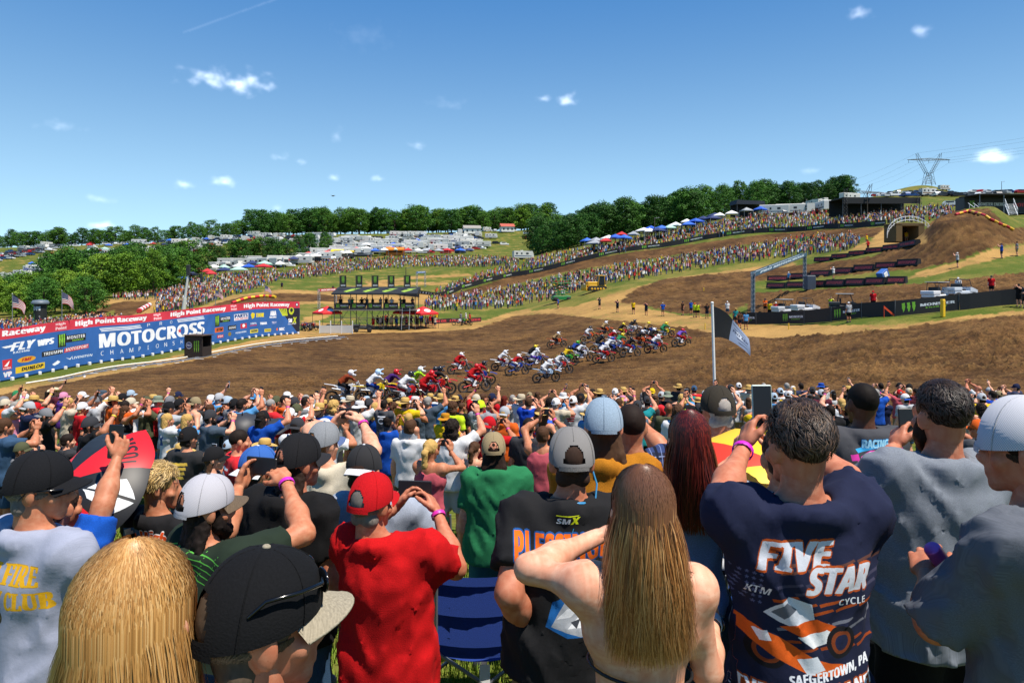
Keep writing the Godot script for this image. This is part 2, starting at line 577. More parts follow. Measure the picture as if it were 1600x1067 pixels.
	for j in nr - 1:
		for i in nc - 1:
			var a := j * nc + i
			var g: PackedInt32Array = groups[kind[a]]
			g.append(a); g.append(a + nc); g.append(a + 1)
			g.append(a + 1); g.append(a + nc); g.append(a + nc + 1)
			groups[kind[a]] = g
	var uvs := PackedVector2Array()
	uvs.resize(nc * nr)
	for i in nc * nr:
		uvs[i] = Vector2(pos[i].x, pos[i].z)
	var looks := [["ground", ground_mat(noise_tex(0.03, Color(0.62, 0.62, 0.55), Color(1.3, 1.3, 1.2).clamp(), 2), 0.35, 4.0)], ["dirt_track", ground_mat(noise_tex(0.05, Color(0.5, 0.48, 0.46), Color(1, 1, 1), 4), 0.22, 9.0)], ["clay_ground", ground_mat(noise_tex(0.04, Color(0.7, 0.68, 0.64), Color(1, 1, 1), 6), 0.3, 3.0)]]
	for k in 3:
		var used := {}
		var mb := MB.new()
		var src: PackedInt32Array = groups[k]
		for t in src:
			if not used.has(t):
				used[t] = mb.v.size()
				mb.v.append(pos[t])
				mb.n.append(nor[t])
				mb.c.append(tint[t])
				mb.uv.append(uvs[t])
			mb.ix.append(used[t])
		struct(looks[k][0], mb.mesh(), looks[k][1])
	var mb2 := MB.new()
	var rows2 := [-400.0, -120.0, -40.0, -15.0, -6.0]
	d = -3.0
	while d < 18.95:
		rows2.append(d)
		d += 0.22
	rows2.append(19.0)
	var cols2 := [-900.0, -300.0, -120.0, -60.0]
	c = -32.0
	while c < 32.1:
		cols2.append(c)
		c += 0.4
	cols2 += [60.0, 120.0, 300.0, 900.0]
	for dd in rows2:
		for xx in cols2:
			mb2.col = grass.lerp(dry, clampf(0.12 + nz.get_noise_2d(xx * 0.5, dd * 0.5) * 0.7, 0, 1)).lerp(clay2, clampf(nz2.get_noise_2d(xx * 0.8 + 5, dd * 0.8) * 1.6 - 0.55, 0, 0.7))
			mb2.vert(Vector3(xx, EYE + along(T_NEAR, dd) + nz2.get_noise_2d(xx * 1.2, dd * 1.2) * 0.02 * clampf((18.0 - dd) * 0.5, 0, 1), -dd), Vector3(0, 1, 0.1), Vector2(xx, dd))
	var w2 := cols2.size()
	for j in rows2.size() - 1:
		for i in w2 - 1:
			var a := j * w2 + i
			mb2.tri(a, a + 1, a + w2 + 1)
			mb2.tri(a, a + w2 + 1, a + w2)
	struct("ground", mb2.mesh(), looks[0][1])
func ground_mat(t: Texture2D, per_metre: float, relief: float) -> StandardMaterial3D:
	var m := vmat(0.95).duplicate()
	m.albedo_texture = t
	m.metallic_specular = 0.25
	m.uv1_triplanar = true
	m.uv1_world_triplanar = true
	m.uv1_scale = Vector3(per_metre, per_metre, per_metre)
	m.heightmap_enabled = true
	m.heightmap_texture = t
	m.heightmap_scale = relief
	return m
# ---------------------------------------------------------------- flat print: lettering and shapes filled into pictures
var fonts := {}
func font_of(kind: String) -> SystemFont:
	if not fonts.has(kind):
		var f := SystemFont.new()
		f.font_names = PackedStringArray(["Droid Serif" if kind.begins_with("serif") else "Droid Sans"])
		f.font_weight = 400 if kind.ends_with("thin") else 700
		fonts[kind] = f
	return fonts[kind]
func fill_tri(im: Image, a: Vector2, b: Vector2, c: Vector2, col: Color) -> void:
	var y0 := maxi(0, int(floor(minf(a.y, minf(b.y, c.y)))))
	var y1 := mini(im.get_height() - 1, int(ceil(maxf(a.y, maxf(b.y, c.y)))))
	var w := im.get_width()
	for y in range(y0, y1 + 1):
		var fy := y + 0.5
		var lo := 1e9
		var hi := -1e9
		for e in [[a, b], [b, c], [c, a]]:
			var p: Vector2 = e[0]
			var q: Vector2 = e[1]
			if (p.y <= fy) != (q.y <= fy):
				var x := p.x + (fy - p.y) / (q.y - p.y) * (q.x - p.x)
				lo = minf(lo, x)
				hi = maxf(hi, x)
		if hi > lo:
			var x0 := maxi(0, int(round(lo)))
			var x1 := mini(w, int(round(hi)))
			if x1 > x0:
				im.fill_rect(Rect2i(x0, y, x1 - x0, 1), col)
func fill_poly(im: Image, pts: Array, col: Color) -> void:
	var pk := PackedVector2Array()
	for p in pts:
		pk.append(Vector2(p[0], p[1]) if p is Array else p)
	var t := Geometry2D.triangulate_polygon(pk)
	for i in range(0, t.size(), 3):
		fill_tri(im, pk[t[i]], pk[t[i + 1]], pk[t[i + 2]], col)
func fill_disc(im: Image, c: Vector2, r: float, col: Color, ry := -1.0) -> void:
	var pts := []
	for i in 28:
		pts.append(c + Vector2(cos(TAU * i / 28.0) * r, sin(TAU * i / 28.0) * (ry if ry > 0 else r)))
	fill_poly(im, pts, col)
var letters := {}
func text_tris(words: String, kind: String) -> Array:
	var key := words + "|" + kind
	if not letters.has(key):
		var t := TextMesh.new()
		t.text = words
		t.font = font_of(kind)
		t.font_size = 72
		t.pixel_size = 1.0
		t.depth = 0.0
		t.curve_step = 2.0
		var a := t.surface_get_arrays(0)
		var out := []
		var v: PackedVector3Array = a[Mesh.ARRAY_VERTEX]
		var ix: PackedInt32Array = a[Mesh.ARRAY_INDEX]
		var box := Rect2(Vector2(v[0].x, -v[0].y), Vector2.ZERO)
		for p in v:
			box = box.expand(Vector2(p.x, -p.y))
		for i in ix:
			out.append((Vector2(v[i].x, -v[i].y) - box.position) / box.size)
		letters[key] = [out, box.size]
	return letters[key]
func write(im: Image, words: String, x: float, y: float, w: float, h: float, col: Color, o := {}) -> void:
	var got := text_tris(words, o.get("font", "sans"))
	var tr: Array = got[0]
	if w <= 0.0:
		w = h * got[1].x / got[1].y
	if o.get("center", false):
		x -= w * 0.5
	var skew: float = o.get("skew", 0.0)
	var rise: float = o.get("rise", 0.0)
	var bow: float = o.get("bow", 0.0)
	var at := func(p: Vector2) -> Vector2:
		var u := p.x - 0.5
		return Vector2(x + p.x * w + (1.0 - p.y) * h * skew, y + p.y * h - rise * p.x * w + bow * u * u * 4.0 * h)
	var edge: float = o.get("edge", 0.0)
	if edge > 0.0:
		for k in 8:
			var d := Vector2(cos(TAU * k / 8.0), sin(TAU * k / 8.0)) * edge
			for i in range(0, tr.size(), 3):
				fill_tri(im, at.call(tr[i]) + d, at.call(tr[i + 1]) + d, at.call(tr[i + 2]) + d, o.edge_color)
	var bold: float = o.get("bold", 0.0)
	for k in (3 if bold > 0.0 else 1):
		for i in range(0, tr.size(), 3):
			var d := Vector2((k - 1) * bold, 0) if bold > 0.0 else Vector2.ZERO
			fill_tri(im, at.call(tr[i]) + d, at.call(tr[i + 1]) + d, at.call(tr[i + 2]) + d, col)
func claw(im: Image, x: float, y: float, w: float, h: float, col: Color) -> void:
	for k in 3:
		var x0 := x + w * (0.06 + k * 0.31)
		var s := w * 0.2
		fill_poly(im, [[x0, y + h * (0.06 - 0.03 * k)], [x0 + s, y], [x0 + s * 0.95, y + h * 0.3], [x0 + s * 1.15, y + h * 0.36], [x0 + s * 0.85, y + h * (0.78 + 0.1 * (k % 2))], [x0 + s * 0.45, y + h], [x0 + s * 0.3, y + h * 0.66], [x0 + s * 0.05, y + h * 0.6], [x0 + s * 0.15, y + h * 0.25]], col)
func H(hex: String) -> Color:
	return Color.html(hex)
func blank(w: int, h: int, hex: String) -> Image:
	var im := Image.create_empty(w, h, false, Image.FORMAT_RGB8)
	im.fill(H(hex))
	return im
func heather(im: Image, amount: float, sd: int) -> void:
	var n := FastNoiseLite.new()
	n.seed = sd
	n.frequency = 0.35
	for y in im.get_height():
		for x in im.get_width():
			var q := 1.0 + amount * n.get_noise_2d(x * 1.6, y * 0.6)
			var c := im.get_pixel(x, y)
			im.set_pixel(x, y, Color(c.r * q, c.g * q, c.b * q))
# ---------------------------------------------------------------- bodies: tapered bones joined smoothly and meshed as surface nets
class Sdf:
	var cell := 0.02
	var lo := Vector3.ZERO
	var nx := 0
	var ny := 0
	var nw := 0
	var s := PackedFloat32Array()
	var r0 := PackedInt32Array()   # the stretch of each row that any bone touches
	var r1 := PackedInt32Array()
	var K := 60.0
	var margin := 0.05
	func _init(a: Vector3, b: Vector3, size: float, k := 60.0) -> void:
		cell = size
		K = k
		margin = maxf(3.0 * size, 2.6 / k)
		lo = a - Vector3.ONE * (margin + size)
		var e := b + Vector3.ONE * (margin + size) - lo
		nx = int(e.x / size) + 2
		ny = int(e.y / size) + 2
		nw = int(e.z / size) + 2
		s.resize(nx * ny * nw)
		r0.resize(ny * nw)
		r1.resize(ny * nw)
		r0.fill(nx)
		r1.fill(-1)
	func bone(a: Vector3, b: Vector3, ra: float, rb: float, zs := 1.0, cut := 0) -> void:
		var m := maxf(ra, rb) + margin
		var mn := (a.min(b) - Vector3(m, m, m) - lo) / cell
		var mx := (a.max(b) + Vector3(m, m, m) - lo) / cell
		var x0 := maxi(0, int(mn.x)); var x1 := mini(nx - 1, int(mx.x) + 1)
		var y0 := maxi(0, int(mn.y)); var y1 := mini(ny - 1, int(mx.y) + 1)
		var z0 := maxi(0, int(mn.z)); var z1 := mini(nw - 1, int(mx.z) + 1)
		var az := a.z / zs
		var ba := Vector3(b.x - a.x, b.y - a.y, (b.z - a.z) / zs)
		var bb := maxf(ba.length_squared(), 1e-9)
		var bl := sqrt(bb)
		var f := sqrt(zs)
		for z in range(z0, z1 + 1):
			var pz := (lo.z + z * cell) / zs - az
			for y in range(y0, y1 + 1):
				var py := lo.y + y * cell - a.y
				var rw := z * ny + y
				var at := rw * nx + x0
				r0[rw] = mini(r0[rw], x0)
				r1[rw] = maxi(r1[rw], x1)
				var px := lo.x + x0 * cell - a.x
				for x in range(x0, x1 + 1):
					var t := (px * ba.x + py * ba.y + pz * ba.z) / bb
					var h := clampf(t, 0.0, 1.0)
					var qx := px - ba.x * h
					var qy := py - ba.y * h
					var qz := pz - ba.z * h
					var d := (sqrt(qx * qx + qy * qy + qz * qz) - ra - (rb - ra) * h) * f
					if cut & 2:
						d = maxf(d, (t - 1.0) * bl)
					if cut & 1:
						d = maxf(d, -t * bl)
					if d < margin:
						s[at] += exp(-K * d)
					at += 1
					px += cell
	func ball(ctr: Vector3, r: Vector3, rot := Basis()) -> void:
		var m := maxf(r.x, maxf(r.y, r.z)) + margin
		var mn := (ctr - Vector3(m, m, m) - lo) / cell
		var mx := (ctr + Vector3(m, m, m) - lo) / cell
		var inv := rot.inverse()
		var mean := minf(r.x, minf(r.y, r.z))
		for z in range(maxi(0, int(mn.z)), mini(nw - 1, int(mx.z) + 1) + 1):
			for y in range(maxi(0, int(mn.y)), mini(ny - 1, int(mx.y) + 1) + 1):
				r0[z * ny + y] = mini(r0[z * ny + y], maxi(0, int(mn.x)))
				r1[z * ny + y] = maxi(r1[z * ny + y], mini(nx - 1, int(mx.x) + 1))
				for x in range(maxi(0, int(mn.x)), mini(nx - 1, int(mx.x) + 1) + 1):
					var q := inv * (lo + Vector3(x, y, z) * cell - ctr)
					var k0 := (q / r).length()
					var d := (k0 - 1.0) * mean
					if k0 > 0.05:
						d = k0 * (k0 - 1.0) / maxf((q / (r * r)).length(), 1e-6)
					if d < margin:
						s[(z * ny + y) * nx + x] += exp(-K * d)
	func finish(planes := [], holes := [], noise: FastNoiseLite = null, amp := 0.0, fold := Vector3.ONE) -> void:
		var band := cell * 2.5 + amp
		var sum := s
		s = PackedFloat32Array()
		s.resize(nx * ny * nw)
		s.fill(9.0)
		for z in nw:
			for y in ny:
				var x0 := r0[z * ny + y]
				var at := (z * ny + y) * nx + x0
				for x in range(x0, r1[z * ny + y] + 1):
					var v := sum[at]
					var d := 9.0
					if v > 1e-7:
						d = -log(v) / K
					if d < band:
						var p := lo + Vector3(x, y, z) * cell
						if noise and d > -band:
							d -= amp * noise.get_noise_3d(absf(p.x) * fold.x - p.y * fold.x * 0.55, p.y * fold.y + p.x * 1.4, p.z * fold.z)
						for pl in planes:
							d = maxf(d, p.dot(pl[0]) - pl[1])
						for ho in holes:
							var pa: Vector3 = p - ho[0]
							var ba: Vector3 = ho[1] - ho[0]
							var h := clampf(pa.dot(ba) / ba.length_squared(), 0, 1)
							d = maxf(d, ho[2] - (pa - ba * h).length())
					s[at] = d
					at += 1
	func net(mb: MB) -> void:
		var base := mb.v.size()
		var idx := PackedInt32Array()
		idx.resize(nx * ny * nw)
		idx.fill(-1)
		var row := nx
		var lay := nx * ny
		var off := [0, 1, row, row + 1, lay, lay + 1, lay + row, lay + row + 1]
		var o1: int = off[1]; var o2: int = off[2]; var o3: int = off[3]; var o4: int = off[4]; var o5: int = off[5]; var o6: int = off[6]; var o7: int = off[7]
		for z in nw - 1:
			for y in ny - 1:
				var rw := z * ny + y
				var x0 := maxi(0, mini(mini(r0[rw], r0[rw + 1]), mini(r0[rw + ny], r0[rw + ny + 1])) - 1)
				var x1 := mini(nx - 2, maxi(maxi(r1[rw], r1[rw + 1]), maxi(r1[rw + ny], r1[rw + ny + 1])))
				var at := rw * nx + x0
				for x in range(x0, x1 + 1):
					var a0 := s[at]
					if absf(a0) < 1.0 or absf(s[at + o7]) < 1.0:
						var b0 := a0 < 0.0
						if (s[at + o1] < 0.0) != b0 or (s[at + o2] < 0.0) != b0 or (s[at + o3] < 0.0) != b0 or (s[at + o4] < 0.0) != b0 or (s[at + o5] < 0.0) != b0 or (s[at + o6] < 0.0) != b0 or (s[at + o7] < 0.0) != b0:
							var sum := Vector3.ZERO
							var cnt := 0
							for e in EDGES:
								var v0: float = s[at + off[e[0]]]
								var v1: float = s[at + off[e[1]]]
								if (v0 < 0.0) != (v1 < 0.0):
									var t := v0 / (v0 - v1)
									sum += CORN[e[0]].lerp(CORN[e[1]], t)
									cnt += 1
							idx[at] = mb.v.size()
							mb.v.append(lo + (Vector3(x, y, z) + sum / cnt) * cell)
							mb.n.append(Vector3.ZERO)
							mb.c.append(mb.col)
							mb.uv.append(Vector2.ZERO)
					at += 1
		for z in range(1, nw - 1):
			for y in range(1, ny - 1):
				var x0 := maxi(1, r0[z * ny + y] - 1)
				var at := (z * ny + y) * nx + x0
				for x in range(x0, mini(nx - 1, r1[z * ny + y] + 1)):
					if idx[at] >= 0:
						var ins := s[at] < 0.0
						if ins != (s[at + 1] < 0.0):
							_quad(mb, idx, at, at - row, at - row - lay, at - lay, ins)
						if ins != (s[at + row] < 0.0):
							_quad(mb, idx, at, at - lay, at - lay - 1, at - 1, ins)
						if ins != (s[at + lay] < 0.0):
							_quad(mb, idx, at, at - 1, at - 1 - row, at - row, ins)
					at += 1
		for i in range(base, mb.v.size()):
			mb.n[i] = mb.n[i].normalized()
	func _quad(mb: MB, idx: PackedInt32Array, a: int, b: int, c: int, d: int, ins: bool) -> void:
		var i0 := idx[a]; var i1 := idx[b]; var i2 := idx[c]; var i3 := idx[d]
		if i0 < 0 or i1 < 0 or i2 < 0 or i3 < 0:
			return
		if ins:
			var t := i1
			i1 = i3
			i3 = t
		var fn := (mb.v[i3] - mb.v[i1]).cross(mb.v[i2] - mb.v[i0])
		mb.n[i0] += fn; mb.n[i1] += fn; mb.n[i2] += fn; mb.n[i3] += fn
		mb.ix.append_array([i0, i1, i2, i0, i2, i3])
	const EDGES := [[0, 1], [2, 3], [4, 5], [6, 7], [0, 2], [1, 3], [4, 6], [5, 7], [0, 4], [1, 5], [2, 6], [3, 7]]
	const CORN := [Vector3(0, 0, 0), Vector3(1, 0, 0), Vector3(0, 1, 0), Vector3(1, 1, 0), Vector3(0, 0, 1), Vector3(1, 0, 1), Vector3(0, 1, 1), Vector3(1, 1, 1)]
func elbow_of(a: Vector3, w: Vector3, l1: float, l2: float, pole: Vector3) -> Vector3:
	var d := w - a
	var L := clampf(d.length(), 0.05, l1 + l2 - 0.002)
	var dn := d.normalized()
	var x := (L * L + l1 * l1 - l2 * l2) / (2.0 * L)
	var h := sqrt(maxf(0.0, l1 * l1 - x * x))
	var pn := (pole - dn * pole.dot(dn)).normalized()
	return a + dn * x + pn * h
func skeleton(o := {}) -> Dictionary:
	var f: bool = o.get("female", false)
	var sw: float = o.get("shoulder", 0.15 if f else 0.174)
	var k := {
		"hip": Vector3(0, 0.94, 0), "chest": Vector3(0, 1.28, 0.0), "neck": Vector3(0, 1.455, 0.02), "head": Vector3(0, 1.632, -0.015),
		"sl": Vector3(-sw, 1.415, 0.01), "sr": Vector3(sw, 1.415, 0.01),
		"wl": Vector3(-0.28, 0.86, -0.06), "wr": Vector3(0.28, 0.86, -0.06), "pl": Vector3(-0.35, -0.3, 0.9), "pr": Vector3(0.35, -0.3, 0.9),
		"hl": Vector3(-0.09, 0.92, 0), "hr": Vector3(0.09, 0.92, 0), "kl": Vector3(-0.115, 0.5, -0.02), "kr": Vector3(0.115, 0.5, -0.02), "al": Vector3(-0.13, 0.09, 0.02), "ar": Vector3(0.13, 0.09, 0.02),
		"girth": o.get("girth", 0.0), "female": f,
	}
	k.merge(o, true)
	var raise_l: float = clampf((k.wl.y - 1.3) * 0.09, 0, 0.05)
	var raise_r: float = clampf((k.wr.y - 1.3) * 0.09, 0, 0.05)
	k.sl += Vector3(0, raise_l, -raise_l * 0.6)
	k.sr += Vector3(0, raise_r, -raise_r * 0.6)
	for q in ["l", "r"]:
		var reach: Vector3 = k["w" + q] - k["s" + q]
		if reach.length() > 0.55:
			k["w" + q] = k["s" + q] + reach.normalized() * 0.55
	k.el = k.get("el", elbow_of(k.sl, k.wl, 0.29, 0.265, k.pl))
	k.er = k.get("er", elbow_of(k.sr, k.wr, 0.29, 0.265, k.pr))
	return k
func bounds_of(k: Dictionary, keys: Array, grow: float) -> AABB:
	var b := AABB(k[keys[0]], Vector3.ZERO)
	for q in keys:
		b = b.expand(k[q])
	return b.grow(grow)
func body_mb(k: Dictionary, cell: float) -> MB:
	var b := bounds_of(k, ["hip", "neck", "sl", "sr", "el", "er", "wl", "wr", "kl", "kr", "al", "ar"], 0.16)
	b = b.expand(k.al + Vector3(0, -0.1, -0.2)).expand(k.ar + Vector3(0, -0.1, -0.2))
	var g := Sdf.new(b.position, b.end, cell, 62.0)
	var f: bool = k.female
	var t: float = k.girth
	var hip: Vector3 = k.hip
	var chest: Vector3 = k.chest
	var neck: Vector3 = k.neck
	g.bone(hip + Vector3(-0.06, 0, 0), hip + Vector3(0.06, 0, 0), 0.105 + t * 0.5, 0.105 + t * 0.5, 0.95)
	g.bone(hip + Vector3(0, 0.05, 0), chest, (0.118 if f else 0.135) + t, (0.13 if f else 0.152) + t * 0.6, 0.72)
	g.bone(chest + Vector3(-0.075, 0.03, 0), chest + Vector3(0.075, 0.03, 0), 0.085 + t * 0.3, 0.085 + t * 0.3, 1.0)
	if f:
		for sx in [-1.0, 1.0]:
			g.ball(chest + Vector3(sx * 0.07, -0.02, -0.09), Vector3(0.06, 0.065, 0.055))
	for q in ["l", "r"]:
		var sh: Vector3 = k["s" + q]
		g.bone(neck + Vector3(0, -0.02, 0.0), sh, 0.056, 0.056)
		g.bone(chest + (sh - chest) * 0.45, sh, 0.075, 0.062)
		var thick := 0.85 if f else 1.0
		g.bone(sh, k["e" + q], 0.056 * thick + t * 0.12, 0.041 * thick + t * 0.08)
		var el: Vector3 = k["e" + q]
		var wr: Vector3 = k["w" + q]
		g.bone(el, el.lerp(wr, 0.35), 0.04 * thick + t * 0.08, 0.043 * thick + t * 0.08)
		g.bone(el.lerp(wr, 0.35), wr, 0.041 * thick + t * 0.08, 0.026)
		g.bone(k["h" + q], k["k" + q], 0.09 + t * 0.3, 0.057)
		var kn: Vector3 = k["k" + q]
		var an: Vector3 = k["a" + q]
		g.bone(kn, kn.lerp(an, 0.35) + Vector3(0, 0, 0.012), 0.054, 0.056)
		g.bone(kn.lerp(an, 0.35) + Vector3(0, 0, 0.012), an, 0.054, 0.035)
		g.bone(an + Vector3(0, -0.045, 0.03), an + Vector3(0, -0.055, -0.15), 0.042, 0.034)
	g.bone(neck + Vector3(0, -0.05, 0.005), k.head + Vector3(0, -0.06, 0.02), 0.062 if not f else 0.052, 0.055 if not f else 0.047)
	g.finish()
	var mb := MB.new()
	g.net(mb)
	return mb
func under_clothes(mb: MB, k: Dictionary) -> MB:
	var keep := PackedInt32Array()
	for i in range(0, mb.ix.size(), 3):
		var hid := true
		for q in 3:
			var p := mb.v[mb.ix[i + q]]
			if not (absf(p.x) < 0.17 and absf(p.z) < 0.135 and p.y > k.hip.y - 0.28 and p.y < k.chest.y + 0.04):
				hid = false
		if not hid:
			keep.append(mb.ix[i])
			keep.append(mb.ix[i + 1])
			keep.append(mb.ix[i + 2])
	mb.ix = keep
	return mb
func shirt_mb(k: Dictionary, cell: float, o := {}) -> MB:
	var sl: float = o.get("sleeve", 0.62)
	var loose: float = o.get("loose", 0.018)
	var f: bool = k.female
	var t: float = k.girth
	var hip: Vector3 = k.hip
	var chest: Vector3 = k.chest
	var neck: Vector3 = k.neck
	var hem: float = o.get("hem", -0.08)
	var b := bounds_of(k, ["hip", "neck", "sl", "sr", "el", "er"] + (["wl", "wr"] if sl > 1.0 else []), 0.2 + t)
	b = b.expand(hip + Vector3(0, hem - 0.05, 0))
	var g := Sdf.new(b.position, b.end, cell, 55.0)
	var up := (chest - hip).normalized()
	var low := hip + up * (hem - 0.06)
	g.bone(low + Vector3(-0.06, 0, 0), low + Vector3(0.06, 0, 0), 0.118 + t * 0.75 + loose, 0.118 + t * 0.75 + loose, 0.96)
	g.bone(hip + Vector3(-0.05, 0, 0), hip + Vector3(0.05, 0, 0), 0.11 + t * 0.9 + loose, 0.11 + t * 0.9 + loose, 0.95)
	g.bone(low, chest, (0.135 if f else 0.156) + t + loose, (0.135 if f else 0.16) + t * 0.6 + loose, 0.74)
	g.bone(chest + Vector3(-0.08, 0.03, 0), chest + Vector3(0.08, 0.03, 0), 0.088 + t * 0.3 + loose, 0.088 + t * 0.3 + loose, 1.0)
	if f:
		for sx in [-1.0, 1.0]:
			g.ball(chest + Vector3(sx * 0.07, -0.02, -0.09), Vector3(0.07, 0.075, 0.068))
	for q in ["l", "r"]:
		var sh: Vector3 = k["s" + q]
		var el: Vector3 = k["e" + q]
		if sl > 0.05:
			g.bone(neck + Vector3(0, -0.03, 0.0), sh, 0.058 + loose * 0.55, 0.06 + loose * 0.55)
			g.bone(chest + (sh - chest) * 0.4, sh, 0.085 + loose * 0.6, 0.066 + loose * 0.6)
			if sl <= 1.0:
				g.bone(sh, sh.lerp(el, sl), 0.055 + loose * 0.6 + t * 0.1, 0.053 + loose * 1.2 + t * 0.1, 1.0, 2)
			else:
				g.bone(sh, el, 0.06 + loose * 0.7, 0.052 + loose * 0.6)
				g.bone(el, el.lerp(k["w" + q], 0.93), 0.05 + loose * 0.6, 0.034 + loose * 0.4, 1.0, 2)
		else:
			g.bone(neck + (sh - neck) * 0.45 + Vector3(0, -0.05, 0), neck + (sh - neck) * 0.55, 0.05, 0.036)
	if sl > 0.05:
		var cr: float = o.get("collar", 0.075) + 0.007
		for i in 14:
			var a0 := TAU * i / 14.0
			var a1 := TAU * (i + 1) / 14.0
			g.bone(neck + Vector3(sin(a0) * cr, -0.008 + 0.022 * cos(a0), cos(a0) * cr), neck + Vector3(sin(a1) * cr, -0.008 + 0.022 * cos(a1), cos(a1) * cr), 0.011, 0.011)
	var fold := FastNoiseLite.new()
	fold.seed = int(o.get("seed", 4))
	fold.frequency = 1.0
	fold.fractal_octaves = 3
	fold.fractal_gain = 0.42
	fold.fractal_type = FastNoiseLite.FRACTAL_RIDGED
	g.finish([[-up, (-up).dot(hip + up * hem)]], [[neck + Vector3(0, -0.02, o.get("scoop", -0.01)), k.head, o.get("collar", 0.075)]], fold, o.get("amp", 0.014), o.get("fold", Vector3(7.0, 2.6, 6.0)))
	var mb := MB.new()
	g.net(mb)
	for i in mb.v.size():
		var p := mb.v[i] - chest
		if mb.n[i].z > 0.05:
			mb.uv[i] = Vector2(0.5 + p.x / 0.52, (0.25 - p.y) / 0.62)
		else:
			mb.uv[i] = Vector2(0.5 + p.x / 0.52, -1.0)
	return mb
func pants_mb(k: Dictionary, cell: float, o := {}) -> MB:
	var leg: float = o.get("leg", 0.85)      # up to 1 ends on the thigh, up to 2 on the shin
	var loose: float = o.get("loose", 0.02)
	var t: float = k.girth
	var b := bounds_of(k, ["hip", "kl", "kr", "al", "ar"], 0.2)
	var g := Sdf.new(b.position, b.end, cell, 60.0)
	g.bone(k.hip + Vector3(-0.06, 0, 0), k.hip + Vector3(0.06, 0, 0), 0.112 + t * 0.5, 0.112 + t * 0.5, 0.95)
	for q in ["l", "r"]:
		var kn: Vector3 = k["k" + q]
		if leg <= 1.0:
			g.bone(k["h" + q], (k["h" + q] as Vector3).lerp(kn, leg), 0.095 + t * 0.35 + loose * 0.5, 0.075 + loose, 1.0, 2)
		else:
			g.bone(k["h" + q], kn, 0.095 + t * 0.35 + loose * 0.3, 0.062 + loose * 0.6)
			g.bone(kn, kn.lerp(k["a" + q], leg - 1.0), 0.062 + loose * 0.6, 0.048 + loose * 0.8, 1.0, 2)
	var fold := FastNoiseLite.new()
	fold.seed = 9
	fold.frequency = 1.0
	fold.fractal_octaves = 2
	g.finish([[Vector3.UP, k.hip.y + 0.09]] if not o.has("open") else [], [], fold, 0.008, Vector3(9, 6, 9))
	var mb := MB.new()
	g.net(mb)
	return mb
var head_tpl := {}
func head_mb(fine: bool) -> MB:
	if head_tpl.has(fine):
		return head_tpl[fine]
	var g := Sdf.new(Vector3(-0.095, -0.16, -0.135), Vector3(0.095, 0.135, 0.12), 0.007 if fine else 0.0115, 150.0)
	g.ball(Vector3(0, 0.034, 0.014), Vector3(0.074, 0.088, 0.094))
	g.ball(Vector3(0, -0.04, -0.03), Vector3(0.056, 0.072, 0.064))
	g.ball(Vector3(0, -0.035, 0.02), Vector3(0.062, 0.06, 0.06))
	g.bone(Vector3(-0.016, -0.097, -0.07), Vector3(0.016, -0.097, -0.07), 0.019, 0.019)
	g.bone(Vector3(0, 0.004, -0.088), Vector3(0, -0.034, -0.108), 0.008, 0.013)
	g.bone(Vector3(-0.012, -0.038, -0.098), Vector3(0.012, -0.038, -0.098), 0.009, 0.009)
	g.bone(Vector3(-0.036, 0.022, -0.076), Vector3(0.036, 0.022, -0.076), 0.013, 0.013)
	g.bone(Vector3(-0.018, -0.068, -0.086), Vector3(0.018, -0.068, -0.086), 0.010, 0.010)
	for sx in [-1.0, 1.0]:
		g.ball(Vector3(sx * 0.034, 0.002, -0.074), Vector3(0.013, 0.010, 0.012))
		g.ball(Vector3(sx * 0.05, -0.03, -0.055), Vector3(0.02, 0.02, 0.02))
		g.ball(Vector3(sx * 0.080, -0.008, 0.014), Vector3(0.010, 0.033, 0.020), Basis(Vector3.UP, sx * -0.5))
	g.bone(Vector3(0, -0.05, 0.02), Vector3(0, -0.155, 0.03), 0.052, 0.052)
	g.finish()
	var mb := MB.new()
	g.net(mb)
	for i in mb.v.size():
		var p := mb.v[i]
		for sx in [-1.0, 1.0]:
			var e := Vector2(p.x - sx * 0.034, p.y - 0.002)
			if p.z < -0.07 and absf(e.x) < 0.013 and absf(e.y) < 0.006:
				mb.c[i] = Color(0.05, 0.04, 0.04) if absf(e.x) < 0.0055 else Color(1.6, 1.7, 1.8)
			if p.z < -0.07 and absf(e.x) < 0.018 and absf(p.y - 0.026) < 0.005:
				mb.c[i] = Color(0.3, 0.22, 0.18)
		if p.z < -0.082 and absf(p.x) < 0.022 and absf(p.y + 0.068) < 0.008:
			mb.c[i] = Color(0.9, 0.6, 0.6)
	head_tpl[fine] = mb
	return mb
var hand_tpl := {}
